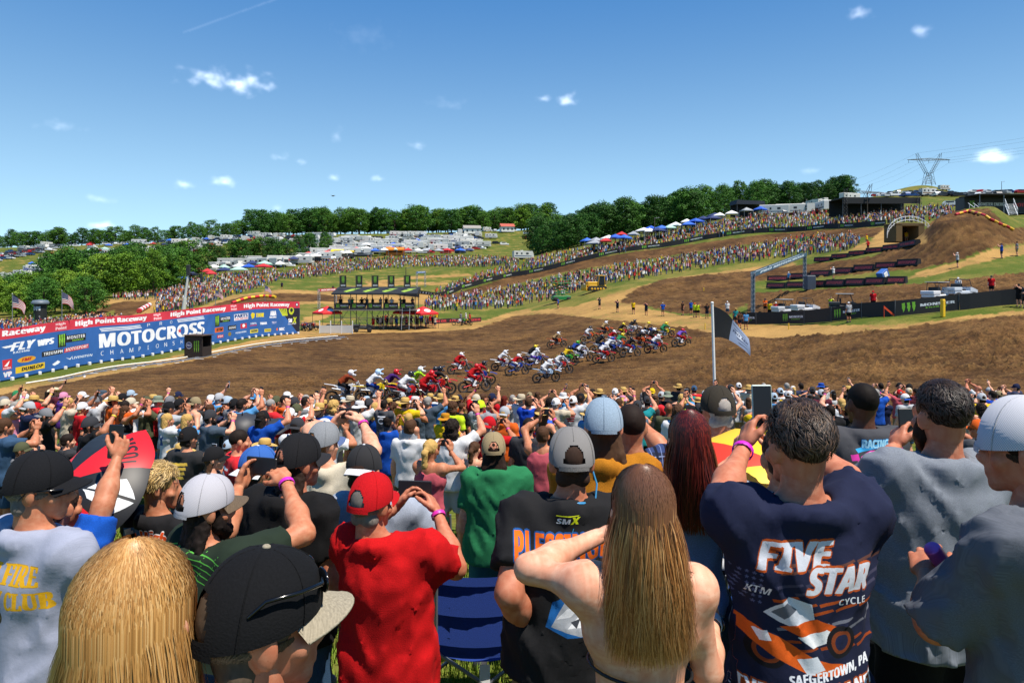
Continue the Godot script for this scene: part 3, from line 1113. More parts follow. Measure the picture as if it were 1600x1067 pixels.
func hand_mb(pose: String, fine: bool) -> MB:
	var key := pose + str(fine)
	if hand_tpl.has(key):
		return hand_tpl[key]
	var g := Sdf.new(Vector3(-0.06, -0.03, -0.1), Vector3(0.1, 0.2, 0.035), 0.0052 if fine else 0.0085, 330.0 if fine else 220.0)
	var curl: float = {"flat": 0.12, "relax": 0.45, "grip": 0.8, "fist": 1.5, "point": 0.3}[pose]
	g.bone(Vector3(0, -0.03, 0), Vector3(0, 0.03, 0), 0.026, 0.03, 0.75)
	g.bone(Vector3(-0.024, 0.035, 0), Vector3(-0.026, 0.08, 0), 0.02, 0.017, 0.75)
	g.bone(Vector3(0.0, 0.03, 0), Vector3(0.0, 0.085, 0), 0.022, 0.018, 0.75)
	g.bone(Vector3(0.022, 0.035, 0), Vector3(0.026, 0.082, 0), 0.02, 0.017, 0.75)
	var fr := 0.0088 if fine else 0.0098
	var i := 0
	for q in [[-0.034, 0.084, 0.058, -0.10], [-0.0115, 0.092, 0.072, -0.03], [0.0115, 0.094, 0.078, 0.03], [0.033, 0.088, 0.069, 0.09]]:
		var p := Vector3(q[0], q[1], 0)
		var c := curl * (1.0 + 0.12 * (1.5 - i))
		if pose == "point" and i < 2:
			c = 1.5
		var ang := 0.0
		var seg := [0.42, 0.32, 0.26]
		for j in 3:
			ang += c * [0.62, 0.85, 0.6][j]
			var dir := Vector3(sin(q[3]), cos(ang), -sin(ang)).normalized()
			var e: Vector3 = p + dir * q[2] * seg[j]
			g.bone(p, e, fr * (1.0 - 0.08 * j), fr * (0.92 - 0.08 * j))
			p = e
		i += 1
	var tb := 0.4 if pose == "flat" or pose == "relax" else 0.75
	g.bone(Vector3(0.026, 0.022, -0.006), Vector3(0.05, 0.052, -0.02 * tb - 0.004), 0.017, 0.0125)
	g.bone(Vector3(0.05, 0.052, -0.02 * tb - 0.004), Vector3(0.062, 0.08, -0.036 * tb - 0.004), 0.0118, 0.0105)
	g.bone(Vector3(0.062, 0.08, -0.036 * tb - 0.004), Vector3(0.062, 0.104, -0.05 * tb - 0.004), 0.0105, 0.0085)
	g.finish()
	var mb := MB.new()
	g.net(mb)
	hand_tpl[key] = mb
	return mb
func frame_of(dir: Vector3, palm: Vector3) -> Basis:
	var y := dir.normalized()
	var z := -(palm - y * palm.dot(y)).normalized()
	return Basis(y.cross(z), y, z)
func add_hand(mb: MB, k: Dictionary, side: String, pose: String, dir: Vector3, palm: Vector3, fine: bool) -> void:
	var b := frame_of(dir, palm)
	if side == "r":
		b = Basis(-b.x, b.y, b.z)
	mb.add(hand_mb(pose, fine), Transform3D(b, k["w" + side]))
# ---------------------------------------------------------------- hats and hair, in the head's own axes (face towards -z, head centre at the origin)
func cap_crown(open_back: bool, seg := 36, rings := 12) -> MB:
	var from := 0.0
	var to := TAU
	var grow := 1.0
	var mb := MB.new()
	var ids := {}
	for i in rings + 1:
		for j in seg + 1:
			var a := lerpf(from, to, float(j) / seg)
			var f := PI * 0.5 * i / rings
			var seam := 1.0 - 0.012 * exp(-pow(wrapf(a, -PI / 6, PI / 6) / 0.035, 2))
			var cf := pow(maxf(cos(f), 0.0), 0.78)
			var sf := pow(sin(f), 0.92)
			var wave := 1.0 + 0.006 * sin(a * 5.0 + f * 4.0)
			var p := Vector3(sin(a) * 0.0905 * cf * seam * wave, 0.101 * sf, -cos(a) * 0.110 * cf * seam * wave) * grow
			var rim := 0.010 + 0.028 * cos(a)
			ids[i * 100 + j] = mb.vert(p + Vector3(0, rim * (1.0 - sf) + 0.036 * sf, 0.008), Vector3(sin(a) * cf, sf + 0.02, -cos(a) * cf), Vector2(float(j) / seg, float(i) / rings))
	for i in rings:
		for j in seg:
			if open_back:
				var a := lerpf(from, to, (j + 0.5) / seg) - PI
				var f := PI * 0.5 * (i + 0.5) / rings
				if absf(a) < 0.46 and f > 0.13 and f < 0.13 + 0.5 * sqrt(1.0 - a * a / 0.2116):
					continue
			mb.tri(ids[i * 100 + j], ids[i * 100 + j + 1], ids[i * 100 + 101 + j])
			mb.tri(ids[i * 100 + j], ids[i * 100 + 101 + j], ids[i * 100 + 100 + j])
	return mb
func cap_brim(flat: float) -> MB:
	var mb := MB.new()
	for side in [1.0, -1.0]:
		var base := mb.v.size()
		for i in 15:
			var u := -1.0 + i / 7.0
			var a := u * 1.12
			for j in 6:
				var w := j / 5.0
				var reach: float = 0.072 * sqrt(maxf(1.0 - u * u * 0.86, 0.02)) * w
				var p := Vector3(sin(a) * 0.088, 0.024 + 0.018 * cos(a), -cos(a) * 0.1 + 0.008)
				p.z -= reach
				p.x *= 1.0 - 0.10 * w * absf(u)
				p.y += -0.012 * w - 0.026 * flat * u * u * (0.6 + w) + side * 0.0022
				mb.vert(p, Vector3(sin(a) * 0.3 * flat * side, side, -0.15 * side), Vector2(i / 14.0, w))
		for i in 14:
			for j in 5:
				var q := base + i * 6 + j
				mb.tri(q, q + 6, q + 7)
				mb.tri(q, q + 7, q + 1)
	var rim := []
	for i in 15:
		rim.append(mb.v[i * 6 + 5] - Vector3(0, 0.0022, 0))
	mb.tube(rim, [0.0032], 6)
	return mb
func hat_mb(crown: Array, rim_r: float, curl: float, dip: float, seg := 36) -> MB:
	var mb := MB.new()
	mb.lathe(crown, Vector3(0, 0.03, 0.008), Basis(), seg, 1.12)
	var r0: float = crown[0].x
	for side in [1.0, -1.0]:
		var base := mb.v.size()
		for i in seg + 1:
			var a := TAU * i / seg
			for j in 7:
				var w := j / 6.0
				var r := lerpf(r0 * 0.97, rim_r, w)
				var wob := 0.004 * sin(a * 3.0 + 1.0) * w
				var p := Vector3(cos(a) * r, 0.03 + side * 0.002 + wob, sin(a) * r * 1.1 + 0.008)
				p.y += curl * w * w * cos(a) * cos(a) - dip * w * sin(a) * sin(a)
				mb.vert(p, Vector3(-cos(a) * curl * 6.0 * w, 1, 0) * side, Vector2(float(i) / seg, w))
		for i in seg:
			for j in 6:
				var q := base + i * 7 + j
				mb.tri(q, q + 7, q + 8)
				mb.tri(q, q + 8, q + 1)
	return mb
var hair_tpl := {}
func hair_mb(style: String, fine := false) -> MB:
	var key := style + str(fine)
	if hair_tpl.has(key):
		return hair_tpl[key]
	var g := Sdf.new(Vector3(-0.15, -0.5, -0.12), Vector3(0.15, 0.15, 0.22), 0.0078 if fine else 0.011, 110.0)
	var n := FastNoiseLite.new()
	n.seed = style.hash() % 1000
	n.frequency = 1.0
	n.fractal_octaves = 3
	var planes := []
	var amp := 0.009
	var fold := Vector3(60, 38, 60)
	match style:
		"short":
			g.ball(Vector3(0, 0.04, 0.017), Vector3(0.083, 0.095, 0.101))
			g.bone(Vector3(-0.03, -0.02, 0.06), Vector3(0.03, -0.02, 0.06), 0.045, 0.045)
			planes = [[Vector3(0, -0.86, -0.51).normalized(), 0.048], [Vector3(0, -1, 0), 0.085]]
		"fade":
			g.ball(Vector3(0, 0.036, 0.015), Vector3(0.0775, 0.091, 0.097))
			planes = [[Vector3(0, -0.86, -0.51).normalized(), 0.05], [Vector3(0, -1, 0), 0.06]]
			amp = 0.003
		"fringe":   # what shows under a cap
			g.ball(Vector3(0, 0.03, 0.016), Vector3(0.0755, 0.09, 0.0945))
			g.bone(Vector3(-0.035, -0.055, 0.045), Vector3(0.035, -0.055, 0.045), 0.034, 0.034)
			planes = [[Vector3(0, -0.7, -0.7).normalized(), 0.03], [Vector3(0, -1, 0), 0.085]]
			amp = 0.0035
		"mop":
			g.ball(Vector3(0, 0.045, 0.015), Vector3(0.094, 0.108, 0.112))
			g.bone(Vector3(-0.05, -0.06, 0.06), Vector3(0.05, -0.06, 0.06), 0.06, 0.06)
			planes = [[Vector3(0, -0.8, -0.6).normalized(), 0.05]]
			amp = 0.022
			fold = Vector3(26, 20, 26)
		"long":
			g.ball(Vector3(0, 0.04, 0.017), Vector3(0.086, 0.096, 0.103))
			g.bone(Vector3(-0.03, -0.03, 0.05), Vector3(-0.04, -0.34, 0.085), 0.062, 0.05)
			g.bone(Vector3(0.03, -0.03, 0.05), Vector3(0.04, -0.34, 0.085), 0.062, 0.05)
			g.bone(Vector3(0, -0.1, 0.07), Vector3(0, -0.4, 0.095), 0.055, 0.03)
			planes = [[Vector3(0, -0.62, -0.78).normalized(), 0.04]]
			amp = 0.016
			fold = Vector3(55, 5, 55)
		"tail":
			g.ball(Vector3(0, 0.037, 0.016), Vector3(0.08, 0.092, 0.099))
			g.bone(Vector3(0, 0.04, 0.1), Vector3(0, 0.0, 0.15), 0.022, 0.034)
			g.bone(Vector3(0, 0.0, 0.15), Vector3(0, -0.14, 0.15), 0.036, 0.03)
			g.bone(Vector3(0, -0.14, 0.15), Vector3(0, -0.27, 0.13), 0.03, 0.01)
			planes = [[Vector3(0, -0.8, -0.6).normalized(), 0.045]]
			amp = 0.012
			fold = Vector3(60, 8, 60)
		"shaggy":   # shoulder length, hanging out from under a cap
			for q in [-0.055, -0.02, 0.02, 0.055]:
				g.bone(Vector3(q * 0.9, -0.045, 0.05 - absf(q) * 0.4), Vector3(q * 1.5, -0.17 - 0.02 * sin(q * 90.0), 0.082 - absf(q) * 0.5), 0.034, 0.028)
			g.ball(Vector3(0, 0.03, 0.016), Vector3(0.074, 0.09, 0.093))
			planes = [[Vector3(0, -0.45, -0.9).normalized(), 0.02]]
			amp = 0.011
			fold = Vector3(60, 13, 60)
		"curly":
			g.ball(Vector3(0, 0.03, 0.02), Vector3(0.105, 0.11, 0.12))
			g.ball(Vector3(0, -0.08, 0.06), Vector3(0.12, 0.12, 0.09))
			planes = [[Vector3(0, -0.7, -0.7).normalized(), 0.045]]
			amp = 0.035
			fold = Vector3(40, 40, 40)
		"beard":
			g.bone(Vector3(-0.05, -0.06, -0.03), Vector3(0, -0.1, -0.07), 0.026, 0.034)
			g.bone(Vector3(0.05, -0.06, -0.03), Vector3(0, -0.1, -0.07), 0.026, 0.034)
			g.bone(Vector3(-0.062, -0.01, -0.02), Vector3(-0.05, -0.07, -0.03), 0.014, 0.024)
			g.bone(Vector3(0.062, -0.01, -0.02), Vector3(0.05, -0.07, -0.03), 0.014, 0.024)
			amp = 0.008
	g.finish(planes, [], n, amp, fold)
	var mb := MB.new()
	g.net(mb)
	for i in mb.v.size():
		var p := mb.v[i]
		var q := 1.0 + 0.45 * n.get_noise_3d(p.x * 130.0, p.y * 16.0, p.z * 130.0)
		mb.c[i] = Color(q, q, q)
	hair_tpl[key] = mb
	return mb
func ellipse_point(a: float, f: float, r: Vector3) -> Vector3:
	return Vector3(sin(a) * cos(f) * r.x, sin(f) * r.y, -cos(a) * cos(f) * r.z)
func strands(count: int, length: float, sd: int, tones: Array, o := {}) -> MB:
	var mb := MB.new()
	var r := RandomNumberGenerator.new()
	r.seed = sd
	var skull := Vector3(0.081, 0.098, 0.101) * float(o.get("grow", 1.0))
	var ctr := Vector3(0, 0.037, 0.015)
	var wid: float = o.get("width", 0.0055)
	var spread: float = o.get("spread", 1.25)
	var back: float = o.get("back", 0.09)
	for s in count:
		var a := PI + (r.randf() * 2.0 - 1.0) * (2.25 if r.randf() < 0.75 else 1.2)
		var f := lerpf(0.95, 1.5, r.randf()) if r.randf() < 0.97 else lerpf(0.0, 1.0, r.randf())
		var rad := 1.0 + r.randf() * 0.09
		var L := maxf(0.0, f + 0.04) * 0.098 + 0.035 + length * (0.6 + 0.42 * r.randf())
		var steps := 10
		var pts := []
		var outs := []
		var p := ctr + ellipse_point(a, f, skull * rad)
		var travelled := 0.0
		var ph := r.randf() * TAU
		var ph2 := r.randf() * TAU
		var drift := Vector3((r.randf() - 0.5) * 0.05, 0, (r.randf() - 0.5) * 0.02)
		for i in steps:
			pts.append(p)
			var outw := (p - ctr) * Vector3(1, 0.2, 1)
			outs.append(outw.normalized())
			var ds := L / (steps - 1)
			if f > -0.04:
				f -= ds / 0.098
				var q := ctr + ellipse_point(a, f, skull * rad)
				if f > -0.04:
					p = q
				else:
					p += Vector3(0, -ds, 0)
			else:
				var t := float(i) / steps
				var tx := sin(a) * skull.x * rad * spread * (1.0 + 0.2 * t)
				var tz := ctr.z - cos(a) * skull.z * rad + back * t
				var to := Vector3(tx, p.y - ds, tz) + drift * t * 1.6 + Vector3(sin(ph + p.y * 15.0) * 0.008 + nz.get_noise_2d(a * 3.5, p.y * 8.0) * 0.07 * t * t, 0, sin(ph2 + p.y * 17.0) * 0.007 + nz.get_noise_2d(a * 4.0 + 9.0, p.y * 8.0) * 0.04 * t * t)
				p = p.lerp(to, 0.45)
				p.y = pts[-1].y - ds * 0.96
			travelled += ds
		var tone: Color = tones[r.randi() % tones.size()]
		var jit := 0.9 + 0.2 * r.randf()
		var root: Color = o.get("root", tone)
		var w0 := wid * (0.6 + 0.8 * r.randf())
		var base := mb.v.size()
		var twist := (r.randf() - 0.5) * 0.5
		for i in steps:
			var d: Vector3 = (pts[mini(i + 1, steps - 1)] - pts[maxi(i - 1, 0)]).normalized()
			var sd2 := d.cross(outs[i]).normalized().rotated(d, twist)
			var t := float(i) / (steps - 1)
			var w := w0 * (1.0 - 0.75 * t * t) * (0.35 + 0.65 * minf(t * 4.0, 1.0))
			mb.col = (tone if t > 0.3 + 0.25 * r.randf() else root) * jit
			mb.col.a = 1.0
			var nn := sd2.cross(d).normalized()
			if nn.dot(outs[i]) < 0:
				nn = -nn
			mb.vert(pts[i] - sd2 * w, nn * 0.35 + outs[i] - sd2 * 0.12)
			mb.vert(pts[i] + sd2 * w, nn * 0.35 + outs[i] + sd2 * 0.12)
		for i in steps - 1:
			var q := base + i * 2
			mb.tri(q, q + 2, q + 3); mb.tri(q, q + 3, q + 1)
	return mb
func tufts(count: int, length: float, sd: int, tones: Array, low := -0.55, top := 1.5) -> MB:
	var mb := MB.new()
	var r := RandomNumberGenerator.new()
	r.seed = sd
	var ctr := Vector3(0, 0.037, 0.015)
	var skull := Vector3(0.079, 0.094, 0.099)
	for s in count:
		var a := r.randf() * TAU
		var front := 0.5 + 0.5 * cos(a)
		var f := lerpf(lerpf(low, minf(0.55, top), front * front), top, sqrt(r.randf()))
		if top < 1.0 and front > 0.8:
			continue
		var q := ctr + ellipse_point(a, f, skull)
		var outw := ((q - ctr) / (skull * skull)).normalized()
		var whirl := nz.get_noise_3d(q.x * 22.0 + sd, q.y * 22.0, q.z * 22.0) * 2.2
		var flow := Vector3(0, -0.55, 0.65 - 0.4 * front).rotated(outw, whirl)
		flow = (flow - outw * flow.dot(outw)).normalized()
		var L := length * (0.6 + 0.7 * r.randf()) * (0.45 + 0.55 * clampf(f + 0.6, 0, 1))
		var side := flow.cross(outw).normalized()
		var w := 0.0017 * (0.7 + 0.6 * r.randf())
		var jit := 0.65 + 0.7 * r.randf()
		mb.col = tones[r.randi() % tones.size()] * jit
		mb.col.a = 1.0
		var base := mb.v.size()
		for i in 4:
			var t := i / 3.0
			var p := q + flow * L * t + outw * (L * 0.34 * sin(t * PI * 0.8) + 0.001)
			var ww := w * (1.0 - 0.8 * t * t)
			mb.vert(p - side * ww, outw - side * 0.7)
			mb.vert(p + side * ww, outw + side * 0.7)
		for i in 3:
			var z := base + i * 2
			mb.tri(z, z + 2, z + 3); mb.tri(z, z + 3, z + 1)
	return mb
func band_mb(k: Dictionary, side: String, r := 0.031, wide := 0.009) -> MB:
	var el: Vector3 = k["e" + side]
	var w: Vector3 = k["w" + side]
	var d := (w - el).normalized()
	var mb := MB.new()
	var c := w - d * 0.02
	mb.lathe([Vector2(r * 0.96, -wide), Vector2(r * 1.06, -wide), Vector2(r * 1.06, wide), Vector2(r * 0.96, wide)], c, frame_of(d, Vector3(0.3, 0.1, 1)), 14)
	return mb
# ---------------------------------------------------------------- spectators
var PAL := {"red": "c41420", "black": "1b1b1e", "white": "e6e6e8", "gray": "7f8186", "slate": "4c5b6b", "navy": "1d2545", "blue": "1450b4", "royal blue": "1746bd", "sky blue": "5aa0dc", "teal": "1f8f96", "mint": "5fcfae", "green": "2f8455", "olive": "55583f", "sage": "8a9683",
	"orange": "e8641e", "salmon": "e07a50", "yellow": "e8c21a", "mustard": "c98a22", "neon yellow": "cfee2a", "pink": "e293b4", "coral": "c85a66", "purple": "5b3187", "maroon": "5a2130", "brown": "5b4130", "beige": "cfc3ac", "khaki": "9a8a6a", "cream": "e9dcc0", "charcoal": "3a3b40", "light gray": "b4b8be", "pale blue": "a9bdd0",
	"straw": "d9b566", "denim": "3b5878", "dark hair": "221a16", "brown hair": "4a3222", "blond hair": "b99557", "gray hair": "8d8a86", "red hair": "5a1d14", "silver": "b9bcc0"}
var SKIN := ["d2a183", "bd8a6a", "ddb499", "83573d", "bb8468", "5b3d2d"]
var SKIN_OF := ["pale", "tanned", "fair", "brown", "sunburnt", "dark"]
func cloth(hex: String) -> StandardMaterial3D:
	var key := "cloth" + hex
	if not mats.has(key):
		var m := StandardMaterial3D.new()
		m.albedo_color = Color.html(hex)
		m.roughness = 0.92
		m.metallic_specular = 0.3
		if not mats.has("weave"):
			mats["weave"] = noise_tex(0.06, Color(0.72, 0.72, 0.72), Color(1, 1, 1), 21, 6, 512)
		m.albedo_texture = mats["weave"]
		m.heightmap_enabled = true
		m.heightmap_texture = mats["weave"]
		m.heightmap_scale = 0.35
		m.uv1_triplanar = true
		m.uv1_scale = Vector3(5, 5, 5)
		mats[key] = m
	return mats[key]
func skin_tex() -> ImageTexture:
	var im := Image.create_empty(384, 384, false, Image.FORMAT_RGB8)
	for y in 384:
		for x in 384:
			var a := TAU * x / 384.0
			var b := TAU * y / 384.0
			var n := nz.get_noise_3d(cos(a) * 1.1 + 7.0, sin(a) * 1.1, cos(b) * 1.1 + sin(b) * 1.6)
			var g := nz2.get_noise_2d(x * 0.45, y * 0.45) * 0.05
			var t := clampf(0.45 + n * 0.9, 0, 1)
			im.set_pixel(x, y, Color(lerpf(0.9, 1.0, t) + g, lerpf(0.74, 0.96, t) + g, lerpf(0.68, 0.95, t) + g))
	for i in 420:
		var q := Vector2i((i * 7919) % 382, (i * 104729) % 382)
		im.fill_rect(Rect2i(q, Vector2i(1 + i % 2, 1 + (i / 3) % 2)), Color(0.72, 0.54, 0.46))
	return ImageTexture.create_from_image(im)
func skin(i: int) -> StandardMaterial3D:
	var key := "skin%d" % i
	if not mats.has(key):
		var m := StandardMaterial3D.new()
		m.albedo_color = Color.html(SKIN[i])
		m.roughness = 0.55
		m.metallic_specular = 0.4
		m.vertex_color_use_as_albedo = true
		if not mats.has("mottle"):
			mats["mottle"] = skin_tex()
		m.albedo_texture = mats["mottle"]
		m.uv1_triplanar = true
		m.uv1_scale = Vector3(4, 4, 4)
		m.heightmap_enabled = true
		m.heightmap_texture = mats["mottle"]
		m.heightmap_scale = 0.03
		mats[key] = m
	return mats[key]
func hair_mat(hex: String) -> StandardMaterial3D:
	var key := "hair" + hex
	if not mats.has(key):
		var m := StandardMaterial3D.new()
		m.albedo_color = Color.html(hex)
		m.vertex_color_use_as_albedo = true
		m.roughness = 0.7
		m.metallic_specular = 0.25
		mats[key] = m
	return mats[key]
func straw_mat(hex: String) -> StandardMaterial3D:
	var key := "straw" + hex
	if not mats.has(key):
		var m := StandardMaterial3D.new()
		m.albedo_color = Color.html(hex)
		m.roughness = 0.8
		var im := Image.create_empty(256, 64, false, Image.FORMAT_RGB8)
		for y in 64:
			for x in 256:
				var q := 0.72 + 0.2 * absf(sin(y * 0.8)) + 0.12 * sin(x * 1.3 + (y / 4) * 2.0) + 0.06 * nz.get_noise_2d(x * 0.9, y * 0.9)
				im.set_pixel(x, y, Color(q, q * 0.98, q * 0.94))
		m.albedo_texture = ImageTexture.create_from_image(im)
		m.heightmap_enabled = true
		m.heightmap_texture = m.albedo_texture
		m.heightmap_scale = 0.25
		mats[key] = m
	return mats[key]
var POSES := {
	"down": {"wl": Vector3(-0.27, 0.86, -0.07), "wr": Vector3(0.27, 0.86, -0.07), "hl": ["relax", Vector3(0, -1, -0.1), Vector3(1, 0, 0)], "hr": ["relax", Vector3(0, -1, -0.1), Vector3(-1, 0, 0)]},
	"both": {"wl": Vector3(-0.085, 1.545, -0.36), "wr": Vector3(0.085, 1.545, -0.36), "pl": Vector3(-1, -0.7, 0.2), "pr": Vector3(1, -0.7, 0.2), "hl": ["grip", Vector3(0.05, 1, -0.25), Vector3(1, 0, -0.15)], "hr": ["grip", Vector3(-0.05, 1, -0.25), Vector3(-1, 0, -0.15)], "phone": [Vector3(0, 1.635, -0.385), 1]},
	"high": {"wl": Vector3(-0.09, 1.80, -0.30), "wr": Vector3(0.09, 1.80, -0.30), "pl": Vector3(-1, -0.2, 0.1), "pr": Vector3(1, -0.2, 0.1), "hl": ["grip", Vector3(0.05, 1, -0.1), Vector3(1, 0, -0.15)], "hr": ["grip", Vector3(-0.05, 1, -0.1), Vector3(-1, 0, -0.15)], "phone": [Vector3(0, 1.89, -0.315), 1]},
	"right": {"wl": Vector3(-0.25, 0.98, -0.18), "wr": Vector3(0.24, 1.80, -0.32), "pr": Vector3(1, -0.5, 0.1), "hl": ["relax", Vector3(0, -1, -0.3), Vector3(1, 0, 0)], "hr": ["grip", Vector3(-0.1, 1, -0.15), Vector3(-0.8, 0, -0.6)], "phone": [Vector3(0.20, 1.895, -0.355), 0]},
	"left": {"wr": Vector3(0.25, 0.98, -0.18), "wl": Vector3(-0.24, 1.80, -0.32), "pl": Vector3(-1, -0.5, 0.1), "hr": ["relax", Vector3(0, -1, -0.3), Vector3(-1, 0, 0)], "hl": ["grip", Vector3(0.1, 1, -0.15), Vector3(0.8, 0, -0.6)], "phone": [Vector3(-0.20, 1.895, -0.355), 0]},
	"chest": {"wl": Vector3(-0.07, 1.30, -0.34), "wr": Vector3(0.10, 1.34, -0.34), "pl": Vector3(-1, -0.7, 0.2), "pr": Vector3(1, -0.7, 0.2), "hl": ["grip", Vector3(0.2, 1, -0.25), Vector3(1, 0, -0.15)], "hr": ["grip", Vector3(-0.1, 1, -0.25), Vector3(-1, 0, -0.15)], "phone": [Vector3(0.02, 1.42, -0.375), 0]},
	"shade": {"wl": Vector3(-0.25, 0.95, -0.12), "wr": Vector3(0.155, 1.63, -0.19), "pr": Vector3(1, -0.3, -0.2), "hl": ["relax", Vector3(0, -1, -0.2), Vector3(1, 0, 0)], "hr": ["flat", Vector3(-1, 0.25, -0.1), Vector3(0, -0.9, 0.3)]},
	"fold": {"wl": Vector3(0.10, 1.17, -0.20), "wr": Vector3(-0.10, 1.21, -0.22), "pl": Vector3(-1, -0.7, 0.1), "pr": Vector3(1, -0.7, 0.1), "hl": ["relax", Vector3(1, 0.1, 0.2), Vector3(0, 0, 1)], "hr": ["relax", Vector3(-1, 0.1, 0.2), Vector3(0, 0, 1)]},
	"hips": {"wl": Vector3(-0.22, 1.0, -0.02), "wr": Vector3(0.22, 1.0, -0.02), "pl": Vector3(-1, 0, 0.4), "pr": Vector3(1, 0, 0.4), "hl": ["relax", Vector3(0.5, -0.6, -0.4), Vector3(1, 0, 0)], "hr": ["relax", Vector3(-0.5, -0.6, -0.4), Vector3(-1, 0, 0)]},
	"bino": {"wl": Vector3(-0.10, 1.50, -0.22), "wr": Vector3(0.10, 1.50, -0.22), "pl": Vector3(-1, -0.3, 0.1), "pr": Vector3(1, -0.3, 0.1), "hl": ["grip", Vector3(0.25, 1, -0.1), Vector3(1, 0, 0.15)], "hr": ["grip", Vector3(-0.25, 1, -0.1), Vector3(-1, 0, 0.15)]},
	"sit": {"wl": Vector3(-0.16, 0.98, -0.30), "wr": Vector3(0.16, 0.98, -0.30), "kl": Vector3(-0.16, 0.90, -0.42), "kr": Vector3(0.16, 0.90, -0.42), "al": Vector3(-0.17, 0.50, -0.38), "ar": Vector3(0.17, 0.50, -0.38), "hl": ["relax", Vector3(0, -0.3, -1), Vector3(0, -1, 0)], "hr": ["relax", Vector3(0, -0.3, -1), Vector3(0, -1, 0)]},
}
var POSE_SAYS := {"down": "arms at the sides", "both": "filming with both hands", "high": "holding a phone overhead", "right": "right arm raised filming", "left": "left arm raised filming", "chest": "phone held at chest", "shade": "hand shading the eyes", "fold": "arms folded", "hips": "hands on hips", "bino": "hands cupped at the face", "sit": "riding on shoulders"}
var proto_jobs := []
func proto_build(i: int) -> void:
	var j: Dictionary = proto_jobs[i]
	if j.garment == "":
		var mb := body_mb(j.k, 0.0205)
		if not j.key.begins_with("sit"):
			under_clothes(mb, j.k)
		add_hand(mb, j.k, "l", j.hl[0], j.hl[1], j.hl[2], false)
		add_hand(mb, j.k, "r", j.hr[0], j.hr[1], j.hr[2], false)
		mb.add(head_mb(false), Transform3D(Basis(), j.k.head))
		j.body = mb
		j.pants = pants_mb(j.k, 0.022)
	else:
		j.mb = shirt_of(j.k, j.garment, j.key)
func shirt_of(k: Dictionary, garment: String, key: String) -> MB:
	return shirt_mb(k, 0.02, {"sleeve": {"tee": 0.66, "tank": 0.0, "long": 2.0}[garment], "seed": key.hash() % 97, "loose": 0.010 if k.female else 0.016, "scoop": 0.0 if garment != "tank" else -0.03, "collar": 0.074 if garment != "tank" else 0.10, "amp": 0.016})
func pose_skeleton(pose: String, f: bool) -> Dictionary:
	var o: Dictionary = POSES[pose].duplicate()
	o["female"] = f
	o.merge({"hl": Vector3(-0.09, 0.92, 0), "hr": Vector3(0.09, 0.92, 0)}, true)
	o["girth"] = 0.0 if f else 0.022
	return skeleton(o)
func prepare_protos() -> void:
	for fine in [true, false]:
		head_mb(fine)
		for q in ["flat", "relax", "grip", "fist", "point"]:
			hand_mb(q, fine)
	for pose in POSES:
		for f in [false, true]:
			var key: String = pose + ("f" if f else "m")
			var k := pose_skeleton(pose, f)
			for g in ["", "tee", "tank"]:
				proto_jobs.append({"k": k, "key": key, "garment": g, "hl": POSES[pose].hl, "hr": POSES[pose].hr})
	spread(proto_build, proto_jobs.size())
	for j in proto_jobs:
		if j.garment == "":
			protos[j.key] = {"k": j.k, "body": j.body.mesh(), "pants": j.pants.mesh(), "band": band_mb(j.k, "r" if not j.key.begins_with("left") else "l").mesh()}
		else:
			protos[j.key][j.garment] = j.mb.mesh()
var protos := {}
func proto(pose: String, f: bool, garment: String) -> Dictionary:
	var key := pose + ("f" if f else "m")
	var p: Dictionary = protos[key]
	if not p.has(garment):
		p[garment] = shirt_of(p.k, garment, key).mesh()
	return p
var hat_meshes := {}
func hat_parts(kind: String) -> Dictionary:
	if not hat_meshes.has(kind):
		var d := {}
		match kind:
			"cap", "capb":
				d = {"crown": cap_crown(true, 30).mesh(), "brim": cap_brim(0.7).mesh()}
			"straw":
				d = {"crown": hat_mb([Vector2(0.092, 0.0), Vector2(0.09, 0.05), Vector2(0.084, 0.09), Vector2(0.06, 0.108), Vector2(0.001, 0.112)], 0.19, 0.012, 0.02).mesh()}
			"cowboy":
				d = {"crown": hat_mb([Vector2(0.09, 0.0), Vector2(0.086, 0.06), Vector2(0.074, 0.105), Vector2(0.04, 0.108), Vector2(0.001, 0.09)], 0.175, 0.055, 0.012).mesh()}
			"bucket":
				d = {"crown": hat_mb([Vector2(0.09, 0.0), Vector2(0.088, 0.05), Vector2(0.08, 0.085), Vector2(0.05, 0.095), Vector2(0.001, 0.097)], 0.15, -0.03, 0.045).mesh()}
		if kind in ["straw", "cowboy"]:
			var mb := MB.new()
			mb.lathe([Vector2(0.0935, 0.002), Vector2(0.0925, 0.022)], Vector3(0, 0.03, 0.008), Basis(), 30, 1.12)
			d["hatband"] = mb.mesh()
		hat_meshes[kind] = d
	return hat_meshes[kind]
func wear_hat(root: Node3D, at: Transform3D, kind: String, c1: String, c2: String, scale := 1.0) -> void:
	var d := hat_parts(kind)
	var tilt := Basis(Vector3.RIGHT, -0.10 if kind != "capb" else 0.08)
	if kind == "capb":
		tilt = tilt * Basis(Vector3.UP, PI)
	var xf := at * Transform3D(tilt.scaled(Vector3.ONE * scale), Vector3(0, 0.0, 0))
	var m: Material = straw_mat(c1) if kind in ["straw", "cowboy"] else cloth(c1)
	var crown := part("cap" if kind.begins_with("cap") else "hat", d.crown, m, root, xf)
	if d.has("brim"):
		part("brim", d.brim, cloth(c2), crown)
	if d.has("hatband"):
		part("hatband", d.hatband, mat("2b211a", 0.8), crown)
var phone_parts := {}
